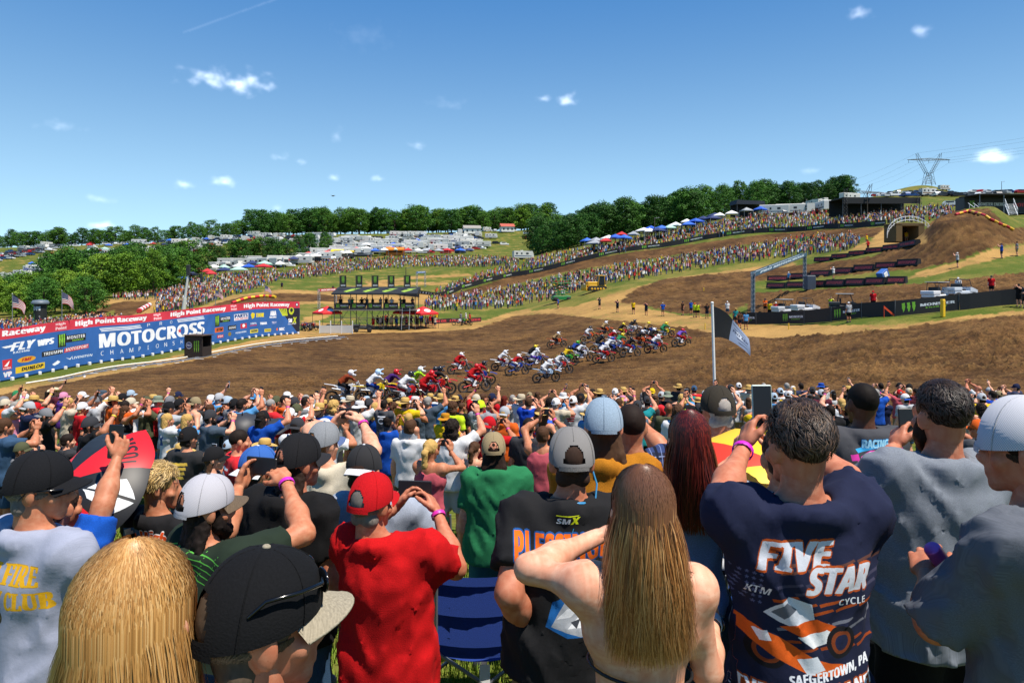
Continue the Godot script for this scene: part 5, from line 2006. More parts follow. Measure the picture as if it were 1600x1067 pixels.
var HEROES := {
	"hockey": {"px": 60, "py": 764, "d": 2.45, "t": 62, "yaw": -0.42, "hyaw": -0.75, "pose": "fold", "girth": 0.05, "skin": 1, "shirt": "fire", "pants": "3b4038", "hat": ["cap", "17181c", "17181c"], "hair": ["fringe", "6d6660"], "glasses": true, "folds": 0.02,
		"label": "person in light gray t-shirt lettered in yellow, black cap and sunglasses"},
	"blonde": {"px": 214, "py": 972, "d": 1.08, "t": 208, "yaw": -0.1, "pose": "down", "f": true, "skin": 2, "shirt": "d8d4cc", "pants": "3b5878", "strands": "blonde", "label": "person with straight golden blond hair falling past the shoulders"},
	"blackcap": {"px": 408, "py": 980, "d": 1.14, "t": 402, "yaw": -0.35, "hyaw": -0.6, "pose": "down", "skin": 4, "shirt": "3a3b40", "pants": "1b1b1e", "hat": ["cap", "101114", "a39a86"], "hair": ["fringe", "57493c"], "shades": true, "label": "person in black cap with sunglasses pushed up above the ear"},
	"redtee": {"px": 580, "py": 788, "d": 2.75, "t": 606, "yaw": -0.22, "hyaw": -0.25, "girth": 0.04, "skin": 4, "shirt": "c80f14", "pants": "26272c", "hat": ["cap", "c00f18", "c00f18"], "hair": ["fringe", "6e6862"], "wl": [620, 792, 3.1], "wr": [683, 800, 3.06], "er": [712, 888, 2.86], "pl": Vector3(-1, -0.6, 0.1), "phone": [648, 764, 3.13, 1], "band": "d02a9a", "folds": 0.034,
		"label": "person in plain red t-shirt and red cap filming with a phone"},
	"pless": {"px": 893, "py": 722, "d": 2.75, "t": 882, "yaw": 0.02, "pose": "down", "girth": 0.06, "skin": 4, "shirt": "pless", "pants": "8a7a5c", "hat": ["cap", "7e7c7a", "4a4a4c"], "hair": ["fringe", "3a2a22"], "cord": "2f7fb0", "wl": [826, 985, 2.7], "folds": 0.028, "label": "person in black t-shirt with orange lettering and gray mesh cap"},
	"bikini": {"px": 1003, "py": 802, "d": 1.86, "t": 1000, "yaw": 0.1, "f": true, "skin": 2, "shirt": "", "pants": "141416", "strands": "ombre", "el": [826, 888, 1.95], "wl": [936, 838, 2.1], "er": [1106, 1050, 1.9], "wr": [1112, 968, 2.12], "watch": true, "label": "person with long ombre hair in a black bikini top"},
	"navytee": {"px": 1247, "py": 700, "d": 2.12, "t": 1248, "yaw": 0.05, "hyaw": 0.1, "girth": 0.012, "skin": 4, "shirt": "star", "pants": "26272c", "tufts": "brown", "wl": [1163, 700, 2.52], "el": [1126, 782, 2.24], "wr": [1232, 698, 2.54], "er": [1322, 748, 2.30], "phone": [1191, 634, 2.56, 0], "case": "9fb2ad", "band": "c01fae", "bandside": "l", "folds": 0.026, "collar": 0.086,
		"label": "person in navy t-shirt with orange motorcycle print raising a phone"},
	"beard": {"px": 1470, "py": 652, "d": 2.75, "t": 1462, "yaw": 0.12, "girth": 0.05, "skin": 4, "shirt": "heather", "pants": "0f1014", "tufts": "dark", "beard": "2a1c14", "wl": [1400, 698, 3.18], "el": [1350, 752, 2.88], "phone": [1417, 664, 3.22, 0], "folds": 0.03, "label": "person in plain heather gray t-shirt with short hair and beard"},
	"trucker": {"px": 1610, "py": 704, "d": 1.9, "t": 1612, "yaw": 0.6, "hyaw": 0.1, "skin": 4, "shirt": "stripe", "pants": "26272c", "hat": ["capb", "c4c5cc", "1f3a8c"], "hair": ["fringe", "2a1e18"], "sleeve": 0.95, "wl": [1450, 900, 2.08], "el": [1462, 975, 1.92], "folds": 0.028, "label": "person in gray shirt with neon stripes and white and blue cap"},
	"greentee": {"px": 771, "py": 704, "d": 5.2, "t": 776, "yaw": 0.05, "pose": "down", "girth": 0.07, "skin": 0, "shirt": "2a7d50", "pants": "2c6a70", "hat": ["cap", "a08e6c", "31507c"], "hair": ["shaggy", "2c1f19"], "folds": 0.03, "label": "person in green t-shirt and khaki cap over dark shaggy hair"},
	"redhead": {"px": 1076, "py": 690, "d": 3.1, "t": 1074, "yaw": 0.05, "pose": "down", "f": true, "skin": 2, "shirt": "7fa6dc", "sleeve": 0.0, "pants": "35506e", "strands": "red", "label": "person with very long dark red hair in pale blue top"},
	"mustard": {"px": 943, "py": 668, "d": 3.55, "t": 946, "yaw": -0.1, "pose": "down", "girth": 0.03, "skin": 0, "shirt": "b9781c", "pants": "3a3b40", "hat": ["bare", "94a9bc", "94a9bc"], "hair": ["shaggy", "4a3526"], "folds": 0.03, "label": "person in mustard t-shirt and pale blue brimless cap"},
	"plaid": {"px": 985, "py": 668, "d": 3.95, "t": 988, "yaw": 0.0, "girth": 0.045, "skin": 1, "shirt": "plaid", "pants": "35506e", "hair": ["fade", "241b17"], "wl": [968, 690, 4.3], "wr": [996, 655, 4.38], "er": [1044, 714, 4.15], "phone": [968, 668, 4.35, 0], "folds": 0.026, "label": "person in dark blue plaid shirt with raised right arm"},
	"splash": {"px": 1122, "py": 642, "d": 4.5, "t": 1128, "yaw": 0.1, "pose": "down", "girth": 0.07, "skin": 4, "shirt": "splash", "pants": "6a6458", "hat": ["cap", "3a352c", "3a352c"], "hair": ["fringe", "a39c94"], "folds": 0.03, "label": "person in white t-shirt with blue splashes and olive cap"},
	"nineteen": {"px": 1347, "py": 632, "d": 4.75, "t": 1345, "yaw": 0.1, "pose": "down", "girth": 0.05, "skin": 5, "shirt": "nineteen", "pants": "3b5878", "hair": ["fade", "17120f"], "folds": 0.026, "label": "person in charcoal t-shirt with the number 19 in pink"},
	"mesh": {"px": 322, "py": 795, "d": 2.55, "t": 328, "yaw": -0.6, "hyaw": -0.2, "girth": 0.02, "skin": 1, "shirt": "circuit", "pants": "26272c", "hat": ["cap", "b4b3ba", "6b5c4c"], "hair": ["shaggy", "1c1512"], "beard": "1c1512", "wl": [372, 762, 2.95], "wr": [446, 752, 2.9], "er": [474, 834, 2.65], "el": [352, 830, 2.75], "phone": [408, 728, 3.0, 1], "band": "c01fae", "label": "person in dark shirt with green circuit pattern and gray trucker cap"},
	"blacktee": {"px": 466, "py": 724, "d": 3.2, "t": 452, "yaw": -0.4, "hyaw": -0.3, "pose": "down", "girth": 0.045, "skin": 4, "shirt": "19191b", "pants": "3b5878", "hat": ["cap", "1c1c1f", "2c2c30"], "hair": ["shaggy", "2c1f19"], "folds": 0.026, "label": "person in plain black t-shirt and black cap with wavy hair"},
	"mint": {"px": 402, "py": 738, "d": 3.5, "t": 400, "yaw": -0.5, "pose": "down", "girth": 0.04, "skin": 1, "shirt": "55c4a2", "pants": "26272c", "hat": ["capb", "2a5fae", "e3e4ea"], "hair": ["fringe", "3a2a22"], "folds": 0.026, "label": "person in mint green t-shirt and blue cap"},
	"kid": {"px": 250, "py": 762, "d": 3.45, "t": 252, "yaw": -0.45, "hyaw": -0.7, "pose": "down", "skin": 1, "shirt": "kid", "pants": "26272c", "tufts": "blond", "label": "young person with tousled blond hair in black printed t-shirt"},
	"beige": {"px": 505, "py": 694, "d": 4.5, "t": 522, "yaw": -0.35, "hyaw": -0.2, "girth": 0.04, "skin": 2, "shirt": "d8cdb6", "pants": "3a3b40", "hat": ["cap", "8d9196", "5a6f9c"], "hair": ["fringe", "8a5a34"], "wl": [518, 664, 4.95], "wr": [566, 660, 4.92], "phone": [545, 646, 4.98, 1], "er": [584, 704, 4.7], "el": [484, 672, 4.75], "band": "d02a9a", "folds": 0.03, "label": "person in beige t-shirt and gray cap holding a phone overhead"},
	"bluesleeve": {"px": 92, "py": 792, "d": 2.95, "t": 92, "yaw": -0.3, "girth": 0.03, "skin": 1, "shirt": "1658c0", "pants": "26272c", "hair": ["short", "3a2a22"], "wr": [182, 716, 3.12], "er": [160, 790, 2.98], "pose": "down", "phone": [180, 690, 3.16, 0], "folds": 0.026, "label": "person in bright blue t-shirt raising an arm beside the umbrella"},
	"twotone": {"px": 568, "py": 736, "d": 3.55, "t": 585, "yaw": -0.2, "pose": "chest", "girth": 0.03, "skin": 0, "shirt": "aab3c4", "pants": "3b5878", "hat": ["capb", "1c1c1f", "e3e4ea"], "hair": ["fringe", "3a2a22"], "label": "person in pale gray t-shirt and black and white cap"},
	"paleshirt": {"px": 1222, "py": 716, "d": 2.9, "t": 1226, "yaw": 0.0, "pose": "both", "girth": 0.03, "skin": 0, "shirt": "9aa3b0", "pants": "3b5878", "hair": ["short", "3a2a22"], "folds": 0.026, "label": "person in pale gray t-shirt beside the yellow and red umbrella"},
}
var hero_jobs := []
func hero_build(i: int) -> void:
	var j: Dictionary = hero_jobs[i]
	var o: Dictionary = j.o
	var k: Dictionary = j.k
	var near: float = clampf(o.d, 1.0, 5.0)
	var cell := clampf(0.0064 * near, 0.0118, 0.019)
	var body := body_mb(k, cell)
	j.body = body if o.shirt == "" else under_clothes(body, k)
	if o.shirt != "":
		j.shirt = shirt_mb(k, cell, {"sleeve": o.get("sleeve", 0.68), "amp": o.get("folds", 0.022) * 0.72, "seed": o.label.hash() % 991, "loose": 0.010 if o.get("f", false) else 0.017, "collar": o.get("collar", 0.078), "hem": -0.12, "fold": Vector3(7.5, 2.6, 6.0)})
	j.pants = pants_mb(k, 0.022, {"leg": 0.85})
func loc(root: Transform3D, q: Array) -> Vector3:
	return root.affine_inverse() * P(q[0], q[1], q[2])
func make_heroes() -> void:
	var prints := shirt_prints()
	for nm in HEROES:
		var o: Dictionary = HEROES[nm]
		var head := P(o.px, o.py, o.d)
		var tx: float = (o.t - 800.0) / FOC * o.d
		var foot := Vector3(tx, gy(tx, -o.d), -o.d)
		var s: float = (head.y - foot.y) / 1.632
		var root := Transform3D(Basis(Vector3.UP, o.yaw).scaled(Vector3.ONE * s), foot)
		var p: Dictionary = POSES[o.get("pose", "down")]
		var k := {"female": o.get("f", false), "girth": o.get("girth", 0.0), "head": root.affine_inverse() * head}
		for q in ["wl", "wr", "pl", "pr"]:
			if p.has(q):
				k[q] = p[q]
		for q in ["wl", "wr", "el", "er"]:
			if o.has(q):
				k[q] = loc(root, o[q])
		if o.has("pl"):
			k["pl"] = o.pl
		k.head.z = clampf(k.head.z, -0.06, 0.06)
		k.head.x = clampf(k.head.x, -0.1, 0.1)
		k["neck"] = Vector3(k.head.x * 0.55, 1.455, 0.02)
		var sk := skeleton(k)
		hero_jobs.append({"o": o, "k": sk, "root": root, "p": p, "name": nm})
	spread(hero_build, hero_jobs.size())
	for j in hero_jobs:
		dress_hero(j, prints)
var tones := {
	"blonde": [lin("b8864c"), lin("c69558"), lin("a67640"), lin("d0a56c")],
	"ombre": [lin("b87a46"), lin("c68c54"), lin("9c653a"), lin("d4a06a"), lin("8a5834")],
	"red": [lin("4a1512"), lin("651c16"), lin("351010"), lin("7a2a1e")],
	"brown": [lin("2e2119"), lin("4a3628"), lin("1f1611"), lin("5f4a38")],
	"dark": [lin("2a1d16"), lin("3a281e"), lin("1c1410")],
	"blond": [lin("a98850"), lin("c9a868"), lin("7d6238"), lin("d8bc84")],
}
func dress_hero(j: Dictionary, prints: Dictionary) -> void:
	var o: Dictionary = j.o
	var k: Dictionary = j.k
	var root: Transform3D = j.root
	var t := thing("person", o.label, "person", Vector3.ZERO, 0, "spectators standing on the bank")
	t.transform = root
	var fine: bool = o.d < 3.3
	var body: MB = j.body
	var hd := Transform3D(Basis(Vector3.UP, o.get("hyaw", 0.0)) * Basis(Vector3.RIGHT, o.get("nod", -0.02)), k.head)
	body.add(head_mb(fine), hd)
	var ph: Array = o.get("phone", [])
	var pc := Vector3.ZERO
	if ph:
		pc = loc(root, [ph[0], ph[1], ph[2]])
	for q in ["l", "r"]:
		var w: Vector3 = k["w" + q]
		var fore: Vector3 = (w - k["e" + q]).normalized()
		var spec: Array = j.p["h" + q]
		if o.has("w" + q) and ph and (w - pc).length() < 0.26:
			var side := -1.0 if q == "l" else 1.0
			var to := (pc + Vector3(side * (0.045 if ph[1] else 0.06), 0, 0.0) - w).normalized()
			add_hand(body, k, q, "grip", fore.lerp(to, 0.6), Vector3(-side, 0.1, -0.25), fine)
		elif o.has("w" + q) and w.y > 1.0:
			add_hand(body, k, q, "relax" if j.name != "bikini" else "fist", fore, Vector3(-1.0 if q == "r" else 1.0, 0, -0.4), fine)
		else:
			add_hand(body, k, q, spec[0], fore.lerp(spec[1].normalized(), 0.7), spec[2], fine)
	part("body", body.mesh(), skin(o.skin), t)
	if j.has("shirt"):
		var m: StandardMaterial3D
		if prints.has(o.shirt):
			m = tex_mat(prints[o.shirt], 0.92)
			m.heightmap_enabled = true
			m.heightmap_texture = cloth("808080").heightmap_texture
			m.heightmap_scale = 0.12
			m.metallic_specular = 0.3
		else:
			m = cloth(o.shirt)
		part("shirt", j.shirt.mesh(), m, t)
	part("shorts", j.pants.mesh(), cloth(o.pants), t)
	add_shoes(t, k, "3a3b40")
	if o.has("hat"):
		hero_hat(t, hd, o)
	if o.has("hair"):
		part("hair", hair_mb_mesh(o.hair[0], fine), hair_mat(o.hair[1]), t, hd)
		if o.has("hat") and o.hair[0] == "fringe" and o.d < 3.0:
			part("hair_locks", tufts(3600, 0.02, 5, [lin(o.hair[1]) * 1.15, lin(o.hair[1]) * 0.75, lin(o.hair[1])], -0.9, -0.45).mesh(), vmat(0.6), t, hd)
	if o.has("beard"):
		part("beard", hair_mb_mesh("beard", fine), hair_mat(o.beard), t, hd)
	if o.has("tufts"):
		part("scalp", hair_mb_mesh("fade", true), hair_mat({"brown": "2e2119", "dark": "2a1d16", "blond": "8a6d40"}[o.tufts]), t, hd)
		part("hair", tufts({"brown": 11000, "dark": 7000, "blond": 6000}[o.tufts], {"brown": 0.034, "dark": 0.02, "blond": 0.045}[o.tufts], 3 + o.tufts.length(), tones[o.tufts], -0.62).mesh(), vmat(0.5), t, hd)
	if o.has("strands"):
		var st: String = o.strands
		var base_hex: String = {"blonde": "8a6530", "ombre": "5a3f24", "red": "3a1410"}[st]
		part("scalp", hair_mb_mesh("fade", true), hair_mat(base_hex), t, hd)
		var opts := {"blonde": {"spread": 1.1, "back": 0.03, "width": 0.0010, "grow": 1.04}, "ombre": {"spread": 1.12, "back": 0.05, "width": 0.0013, "root": lin("704a34")}, "red": {"spread": 1.1, "back": 0.05, "width": 0.0024}}
		part("hair", strands({"blonde": 8500, "ombre": 7000, "red": 3000}[st], {"blonde": 0.42, "ombre": 0.36, "red": 0.36}[st], 7, tones[st], opts[st]).mesh(), vmat(0.42), t, hd)
	if o.has("band"):
		part("wristband", band_mb(k, o.get("bandside", "r"), 0.034, 0.009).mesh(), mat(o.band, 0.45), t)
	if o.has("glasses") or o.has("shades"):
		var g := MB.new()
		var dy := 0.0 if o.has("glasses") else 0.075
		for sx in [-1.0, 1.0]:
			g.tube([Vector3(sx * 0.03, 0.005 + dy, -0.1), Vector3(sx * 0.07, 0.008 + dy, -0.085), Vector3(sx * (0.083 if dy == 0.0 else 0.093), 0.012 + dy, -0.04), Vector3(sx * (0.083 if dy == 0.0 else 0.093), 0.01 + dy, 0.02), Vector3(sx * 0.08, -0.015 + dy, 0.045)], [0.003, 0.004, 0.004, 0.0035, 0.003], 6)
			g.blob(Vector3(sx * 0.034, dy, -0.1), Vector3(0.03, 0.022, 0.006), 10, 6)
		part("sunglasses", g.mesh(), mat("0c0d10", 0.15), t, hd)
	if o.has("cord"):
		var c := MB.new()
		var nk: Vector3 = k.neck
		var ring := []
		for i in 25:
			var a := PI * 1.0 + TAU * i / 24.0
			ring.append(nk + Vector3(sin(a) * 0.085, 0.02 + 0.025 * cos(a), -cos(a) * -0.08 + 0.01))
		c.tube(ring, [0.006], 6)
		c.tube([nk + Vector3(0, 0.0, 0.095), nk + Vector3(0.01, -0.03, 0.105), nk + Vector3(0.0, -0.06, 0.112)], [0.006], 6)
		part("neck_cord", c.mesh(), mat(o.cord, 0.5), t)
		var c2 := MB.new()
		c2.tube([k.head + Vector3(0.078, -0.01, 0.0), k.head + Vector3(0.098, -0.08, 0.03), k.head + Vector3(0.085, -0.15, 0.07), nk + Vector3(0.0, -0.02, 0.108)], [0.004], 6)
		part("glasses_cord", c2.mesh(), mat(o.cord, 0.5), t)
	if j.name == "bikini":
		var b := MB.new()
		var ch: Vector3 = k.chest
		var ringp := []
		for i in 33:
			var a := TAU * i / 32.0
			ringp.append(ch + Vector3(sin(a) * 0.147, -0.075 - 0.02 * sin(a), cos(a) * 0.112))
		b.tube(ringp, [0.0045], 6)
		b.tube([ch + Vector3(-0.07, -0.065, 0.112), ch + Vector3(-0.085, -0.10, 0.13), ch + Vector3(-0.08, -0.16, 0.12)], [0.006, 0.004, 0.003], 6)
		b.tube([ch + Vector3(-0.07, -0.065, 0.112), ch + Vector3(-0.05, -0.1, 0.132), ch + Vector3(-0.04, -0.19, 0.12)], [0.006, 0.004, 0.003], 6)
		b.blob(ch + Vector3(-0.07, -0.066, 0.118), Vector3(0.012, 0.01, 0.01), 8, 6)
		b.tube([ch + Vector3(-0.06, 0.0, -0.16), ch + Vector3(-0.07, 0.15, -0.08), ch + Vector3(-0.04, 0.19, 0.03), ch + Vector3(0, 0.17, 0.075), ch + Vector3(0.04, 0.19, 0.03), ch + Vector3(0.07, 0.15, -0.08), ch + Vector3(0.06, 0.0, -0.16)], [0.005], 6)
		for sx in [-1.0, 1.0]:
			b.blob(ch + Vector3(sx * 0.07, -0.025, -0.1), Vector3(0.064, 0.062, 0.056), 12, 8)
		part("bikini_top", b.mesh(), mat("121214", 0.5), t)
		var w := band_mb(k, "r", 0.033, 0.014)
		part("watch", w.mesh(), mat("9aa6b2", 0.5), t)
		var w2 := MB.new()
		var wp: Vector3 = k.wr - (k.wr - k.er).normalized() * 0.02
		w2.blob(wp + Vector3(0.034, 0, 0.004), Vector3(0.01, 0.022, 0.022), 14, 8)
		part("watch_face", w2.mesh(), mat("15171c", 0.2), t)
	if ph:
		var rot := Basis(Vector3.UP, o.yaw * 0.5) * Basis(Vector3.RIGHT, -0.1)
		if ph[3] == 1:
			rot = rot * Basis(Vector3.BACK, PI / 2)
		phone(Transform3D(rot, P(ph[0], ph[1], ph[2])), o.get("case", "18181c"), "phone of the " + o.label.replace("person", "spectator").replace(" raising a phone", "").replace(" filming with a phone", "").replace(" holding a phone overhead", ""))
func add_shoes(t: Node3D, k: Dictionary, hex: String) -> void:
	for q in ["l", "r"]:
		var an: Vector3 = k["a" + q]
		var key := "shoe%s" % an
		if not hat_meshes.has(key):
			var g := Sdf.new(an + Vector3(-0.08, -0.12, -0.25), an + Vector3(0.08, 0.06, 0.14), 0.013, 90.0)
			g.bone(an + Vector3(0, -0.045, 0.035), an + Vector3(0, -0.055, -0.16), 0.052, 0.044)
			g.bone(an + Vector3(0, 0.0, 0.02), an + Vector3(0, -0.04, 0.0), 0.046, 0.05)
			g.finish([[Vector3.DOWN, 0.088 - an.y]])
			var mb := MB.new()
			g.net(mb)
			hat_meshes[key] = mb.mesh()
		part("shoe", hat_meshes[key], mat(hex, 0.7), t)
func hero_hat(t: Node3D, hd: Transform3D, o: Dictionary) -> void:
	var h: Array = o.hat
	var turn := PI if h[0] == "capb" else 0.0
	var xf := hd * Transform3D((Basis(Vector3.RIGHT, -0.1 if turn == 0.0 else 0.06) * Basis(Vector3.UP, turn)).scaled(Vector3.ONE * 1.02), Vector3(0, 0.002, 0))
	var m := cap_mat(h[1], h[0] == "capb" or h[1] in ["7e7c7a", "b4b3ba"])
	var crown := part("cap", cap_crown(h[0] != "bare", 90, 26).mesh(), m, t, xf)
	if h[0] != "bare":
		var b := part("brim", cap_brim(0.75).mesh(), cloth(h[2]), crown)
	var mb := MB.new()
	mb.blob(Vector3(0, 0.138, 0.008), Vector3(0.008, 0.005, 0.008), 8, 6)
	part("button", mb.mesh(), cloth(h[2]), crown)
	var sb := MB.new()
	for i in 16:
		var a0 := PI - 0.68 + 1.36 * i / 16.0
		var a1 := PI - 0.68 + 1.36 * (i + 1) / 16.0
		var p0 := Vector3(sin(a0) * 0.0925, -0.022, -cos(a0) * 0.112 + 0.008)
		var p1 := Vector3(sin(a1) * 0.0925, -0.022, -cos(a1) * 0.112 + 0.008)
		sb.quad(p0, p1, p1 + Vector3(0, 0.017, 0), p0 + Vector3(0, 0.017, 0), Vector3(sin(a0), 0, -cos(a0)))
	part("strap", sb.mesh(), cloth(h[1]), crown)
	for kx in 6:
		var st := MB.new()
		var pts := []
		for i in 9:
			var f := PI * 0.5 * i / 8.6
			var a := PI / 6.0 * 0.0 + TAU * kx / 6.0
			pts.append(Vector3(sin(a) * 0.0908 * pow(cos(f), 0.78), 0.101 * pow(sin(f), 0.92) + lerpf(0.010 + 0.028 * cos(a), 0.036, pow(sin(f), 0.92)), -cos(a) * 0.1103 * pow(cos(f), 0.78) + 0.008))
		if kx == 3 and h[0] != "bare":
			pts = pts.slice(4)
		st.tube(pts, [0.0014], 4)
		part("seam", st.mesh(), cloth(h[1]), crown)
func cap_mat(hex: String, mesh_back: bool) -> StandardMaterial3D:
	if not mesh_back:
		return cloth(hex)
	var key := "capmesh" + hex
	if not mats.has(key):
		var im := Image.create_empty(512, 128, false, Image.FORMAT_RGB8)
		var c := H(hex)
		for y in 128:
			for x in 512:
				var q := 0.78 + 0.22 * (1.0 if (x % 4 < 2) != (y % 4 < 2) else 0.0)
				im.set_pixel(x, y, Color(c.r * q, c.g * q, c.b * q))
		var m := tex_mat(im, 0.9)
		mats[key] = m
	return mats[key]
# ---------------------------------------------------------------- the start: banner wall, gates, booth, tower
func wall_print() -> Image:
	var W := 2048
	var im := blank(W, 224, "2a5fa4")
	var hd := func(t: float) -> float: return t * 2048.0
	for y in range(44, 224, 3):
		im.fill_rect(Rect2i(0, y, W, 1), H("2c63aa"))
	im.fill_rect(Rect2i(0, 0, W, 46), H("cf3346"))
	for q in [[0.012, 0.1195], [0.19, 0.3836], [0.461, 0.659], [0.734, 0.947]]:
		write(im, "High Point Raceway" if q[0] > 0.1 else "t Raceway", q[0] * W, 7, (q[1] - q[0]) * W, 33, H("f4f4f6"), {"bold": 2.0, "edge": 1.5, "edge_color": H("a8263a")})
	for q in [0.143, 0.406, 0.681]:
		write(im, "High", q * W, 6, 44, 15, H("f0c8cc"), {"bold": 1.0})
		write(im, "Point", q * W, 24, 50, 15, H("f0c8cc"), {"bold": 1.0})
	fill_disc(im, V2(0.984 * W, 22), 14, H("2a3550"))
	fill_disc(im, V2(0.984 * W, 22), 8, H("e8e8ea"))
	var wh := H("eef0f4")
	write(im, "MOTOCROSS", 0.2514 * W, 84, 0.325 * W, 72, wh, {"bold": 4.0})
	fill_poly(im, star_points(V2(0.4905 * W, 119), 16), H("c8323c"))
	write(im, "P", 0.386 * W, 54, 16, 17, wh, {"font": "sansthin"})
	write(im, "R", 0.424 * W, 54, 16, 17, wh, {"font": "sansthin"})
	write(im, "O", 0.458 * W, 54, 16, 17, wh, {"font": "sansthin"})
	for k in 3:
		im.fill_rect(Rect2i(int(0.2514 * W) + k * 5, 56 + k * 7, int(0.115 * W), 4), wh)
		im.fill_rect(Rect2i(int(0.482 * W) + k * 3, 52 + k * 7, int(0.094 * W), 4), wh)
	var i := 0
	for ch in "CHAMPIONSHIP":
		write(im, ch, (0.254 + i * 0.0265) * W, 172, 0, 22, wh, {"font": "sansthin"})
		i += 1
	write(im, "FLY", 0.045 * W, 66, 92, 36, wh, {"skew": 0.4, "bold": 3.0})
	fill_poly(im, [[0.026 * W, 78], [0.05 * W, 74], [0.048 * W, 84], [0.034 * W, 86]], wh)
	write(im, "RACING", 0.05 * W, 106, 70, 9, wh)
	write(im, "WPS", 0.101 * W, 72, 74, 28, wh, {"bold": 3.0, "skew": 0.1})
	im.fill_rect(Rect2i(int(0.148 * W), 62, 40, 62), H("15181a"))
	claw(im, 0.15 * W, 62, 34, 60, H("8fd03a"))
	im.fill_rect(Rect2i(int(0.167 * W), 72, 98, 34), H("15181a"))
	write(im, "MONSTER", 0.17 * W, 76, 88, 15, wh)
	write(im, "ENERGY", 0.182 * W, 95, 56, 8, H("8fd03a"))
	fill_poly(im, [[0.164 * W, 132], [0.222 * W, 126], [0.222 * W, 146], [0.162 * W, 152]], H("c63030"))
	write(im, "MOTOSPORT", 0.166 * W, 132, 110, 15, wh, {"skew": 0.2, "rise": 0.03})
	im.fill_rect(Rect2i(int(0.111 * W), 130, 100, 24), H("1c2026"))
	write(im, "TRIUMPH", 0.115 * W, 135, 90, 14, wh)
	im.fill_rect(Rect2i(int(0.028 * W), 136, 40, 44), H("c8242c"))
	fill_poly(im, [[0.031 * W, 164], [0.043 * W, 142], [0.041 * W, 156], [0.038 * W, 166]], wh)
	write(im, "HONDA", 0.03 * W, 169, 32, 9, wh)
	fill_disc(im, V2(0.078 * W, 150), 40, H("e0a020"), 13)
	write(im, "FMF", 0.068 * W, 143, 42, 14, H("b02020"), {"skew": 0.3, "bold": 1})
	im.fill_rect(Rect2i(int(0.055 * W), 178, 128, 28), H("e2bc22"))
	write(im, "DUNLOP", 0.068 * W, 184, 92, 16, H("1c1c1c"), {"skew": 0.15, "bold": 1})
	write(im, "VP", 0.03 * W, 190, 34, 22, H("d8d8e0"), {"bold": 2, "edge": 2, "edge_color": H("c02030")})
	fill_poly(im, [[0.134 * W, 196], [0.148 * W, 182], [0.153 * W, 190], [0.148 * W, 200], [0.139 * W, 204]], wh)
	write(im, "LIVENSTON", 0.182 * W, 178, 100, 11, wh, {"skew": 0.2})
	fill_poly(im, [[0.166 * W, 176], [0.176 * W, 184], [0.184 * W, 172], [0.177 * W, 190]], wh)
	im.fill_rect(Rect2i(int(0.618 * W), 60, 34, 66), H("15181a"))
	claw(im, 0.6185 * W, 62, 32, 60, H("8fd03a"))
	im.fill_rect(Rect2i(int(0.636 * W), 72, 84, 34), H("15181a"))
	write(im, "MONSTER", 0.64 * W, 76, 74, 15, wh)
	write(im, "ENERGY", 0.648 * W, 95, 50, 8, H("8fd03a"))
	im.fill_rect(Rect2i(int(0.694 * W), 66, 120, 40), H("e4e8f0"))
	write(im, "PARTS", 0.697 * W, 69, 108, 20, H("24407c"), {"bold": 2})
	write(im, "UNLIMITED", 0.698 * W, 92, 108, 11, H("c02c38"))
	write(im, "THOR", 0.786 * W, 72, 76, 28, H("e4d020"), {"bold": 2, "skew": 0.1})
	fill_poly(im, [[0.768 * W, 66], [0.782 * W, 74], [0.779 * W, 100], [0.769 * W, 108], [0.763 * W, 82]], H("e4d020"))
	write(im, "AMA", 0.853 * W, 62, 56, 32, wh, {"bold": 2})
	write(im, "RACING", 0.85 * W, 98, 64, 12, wh, {"bold": 1})
	im.fill_rect(Rect2i(int(0.618 * W), 134, 66, 28), H("e0641e"))
	write(im, "KTM", 0.624 * W, 139, 44, 17, H("1c1c20"), {"skew": 0.2, "bold": 1})
	im.fill_rect(Rect2i(int(0.668 * W), 132, 70, 28), H("1c2026"))
	write(im, "GASGAS", 0.672 * W, 139, 58, 14, wh)
	im.fill_rect(Rect2i(int(0.72 * W), 130, 56, 32), H("c6283a"))
	fill_disc(im, V2(0.734 * W, 144), 11, wh)
	write(im, "100%", 0.762 * W, 132, 54, 12, wh)
	im.fill_rect(Rect2i(int(0.76 * W), 148, 62, 5), H("c6283a"))
	write(im, "YAMAHA", 0.805 * W, 134, 66, 16, wh, {"bold": 1})
	write(im, "TROY", 0.86 * W, 134, 46, 15, H("e0d8e8"))
	im.fill_rect(Rect2i(int(0.626 * W), 180, 50, 18), H("c02c38"))
	write(im, "FOX", 0.63 * W, 183, 38, 11, wh)
	fill_disc(im, V2(0.675 * W, 184), 13, H("8a7434"))
	write(im, "HUSQVARNA", 0.698 * W, 178, 94, 13, wh, {"skew": 0.2})
	im.fill_rect(Rect2i(int(0.762 * W), 176, 70, 24), H("e2cf28"))
	write(im, "SUZUKI", 0.766 * W, 181, 56, 13, H("1d2a4c"), {"bold": 1})
	im.fill_rect(Rect2i(int(0.826 * W), 180, 62, 20), H("e2cf28"))
	write(im, "YOSHIMURA", 0.829 * W, 184, 52, 11, H("1d2a4c"))
	fill_disc(im, V2(0.886 * W, 188), 9, H("d8603a"))
	write(im, "NBC", 0.897 * W, 178, 50, 20, wh, {"bold": 1})
	fill_poly(im, [[0.895 * W, 47], [W - 1, 47], [W - 1, 214], [0.985 * W, 214]], H("1a1a2c"))
	for k in 5:
		fill_poly(im, [[(0.893 + k * 0.0085) * W, 48], [(0.898 + k * 0.0085) * W, 48], [(0.917 + k * 0.0055) * W, 96], [(0.912 + k * 0.0055) * W, 100]], H("c2d02a"))
	fill_disc(im, V2(0.957 * W, 66), 26, H("c2d02a"))
	fill_disc(im, V2(0.957 * W, 60), 14, H("1a1a2c"))
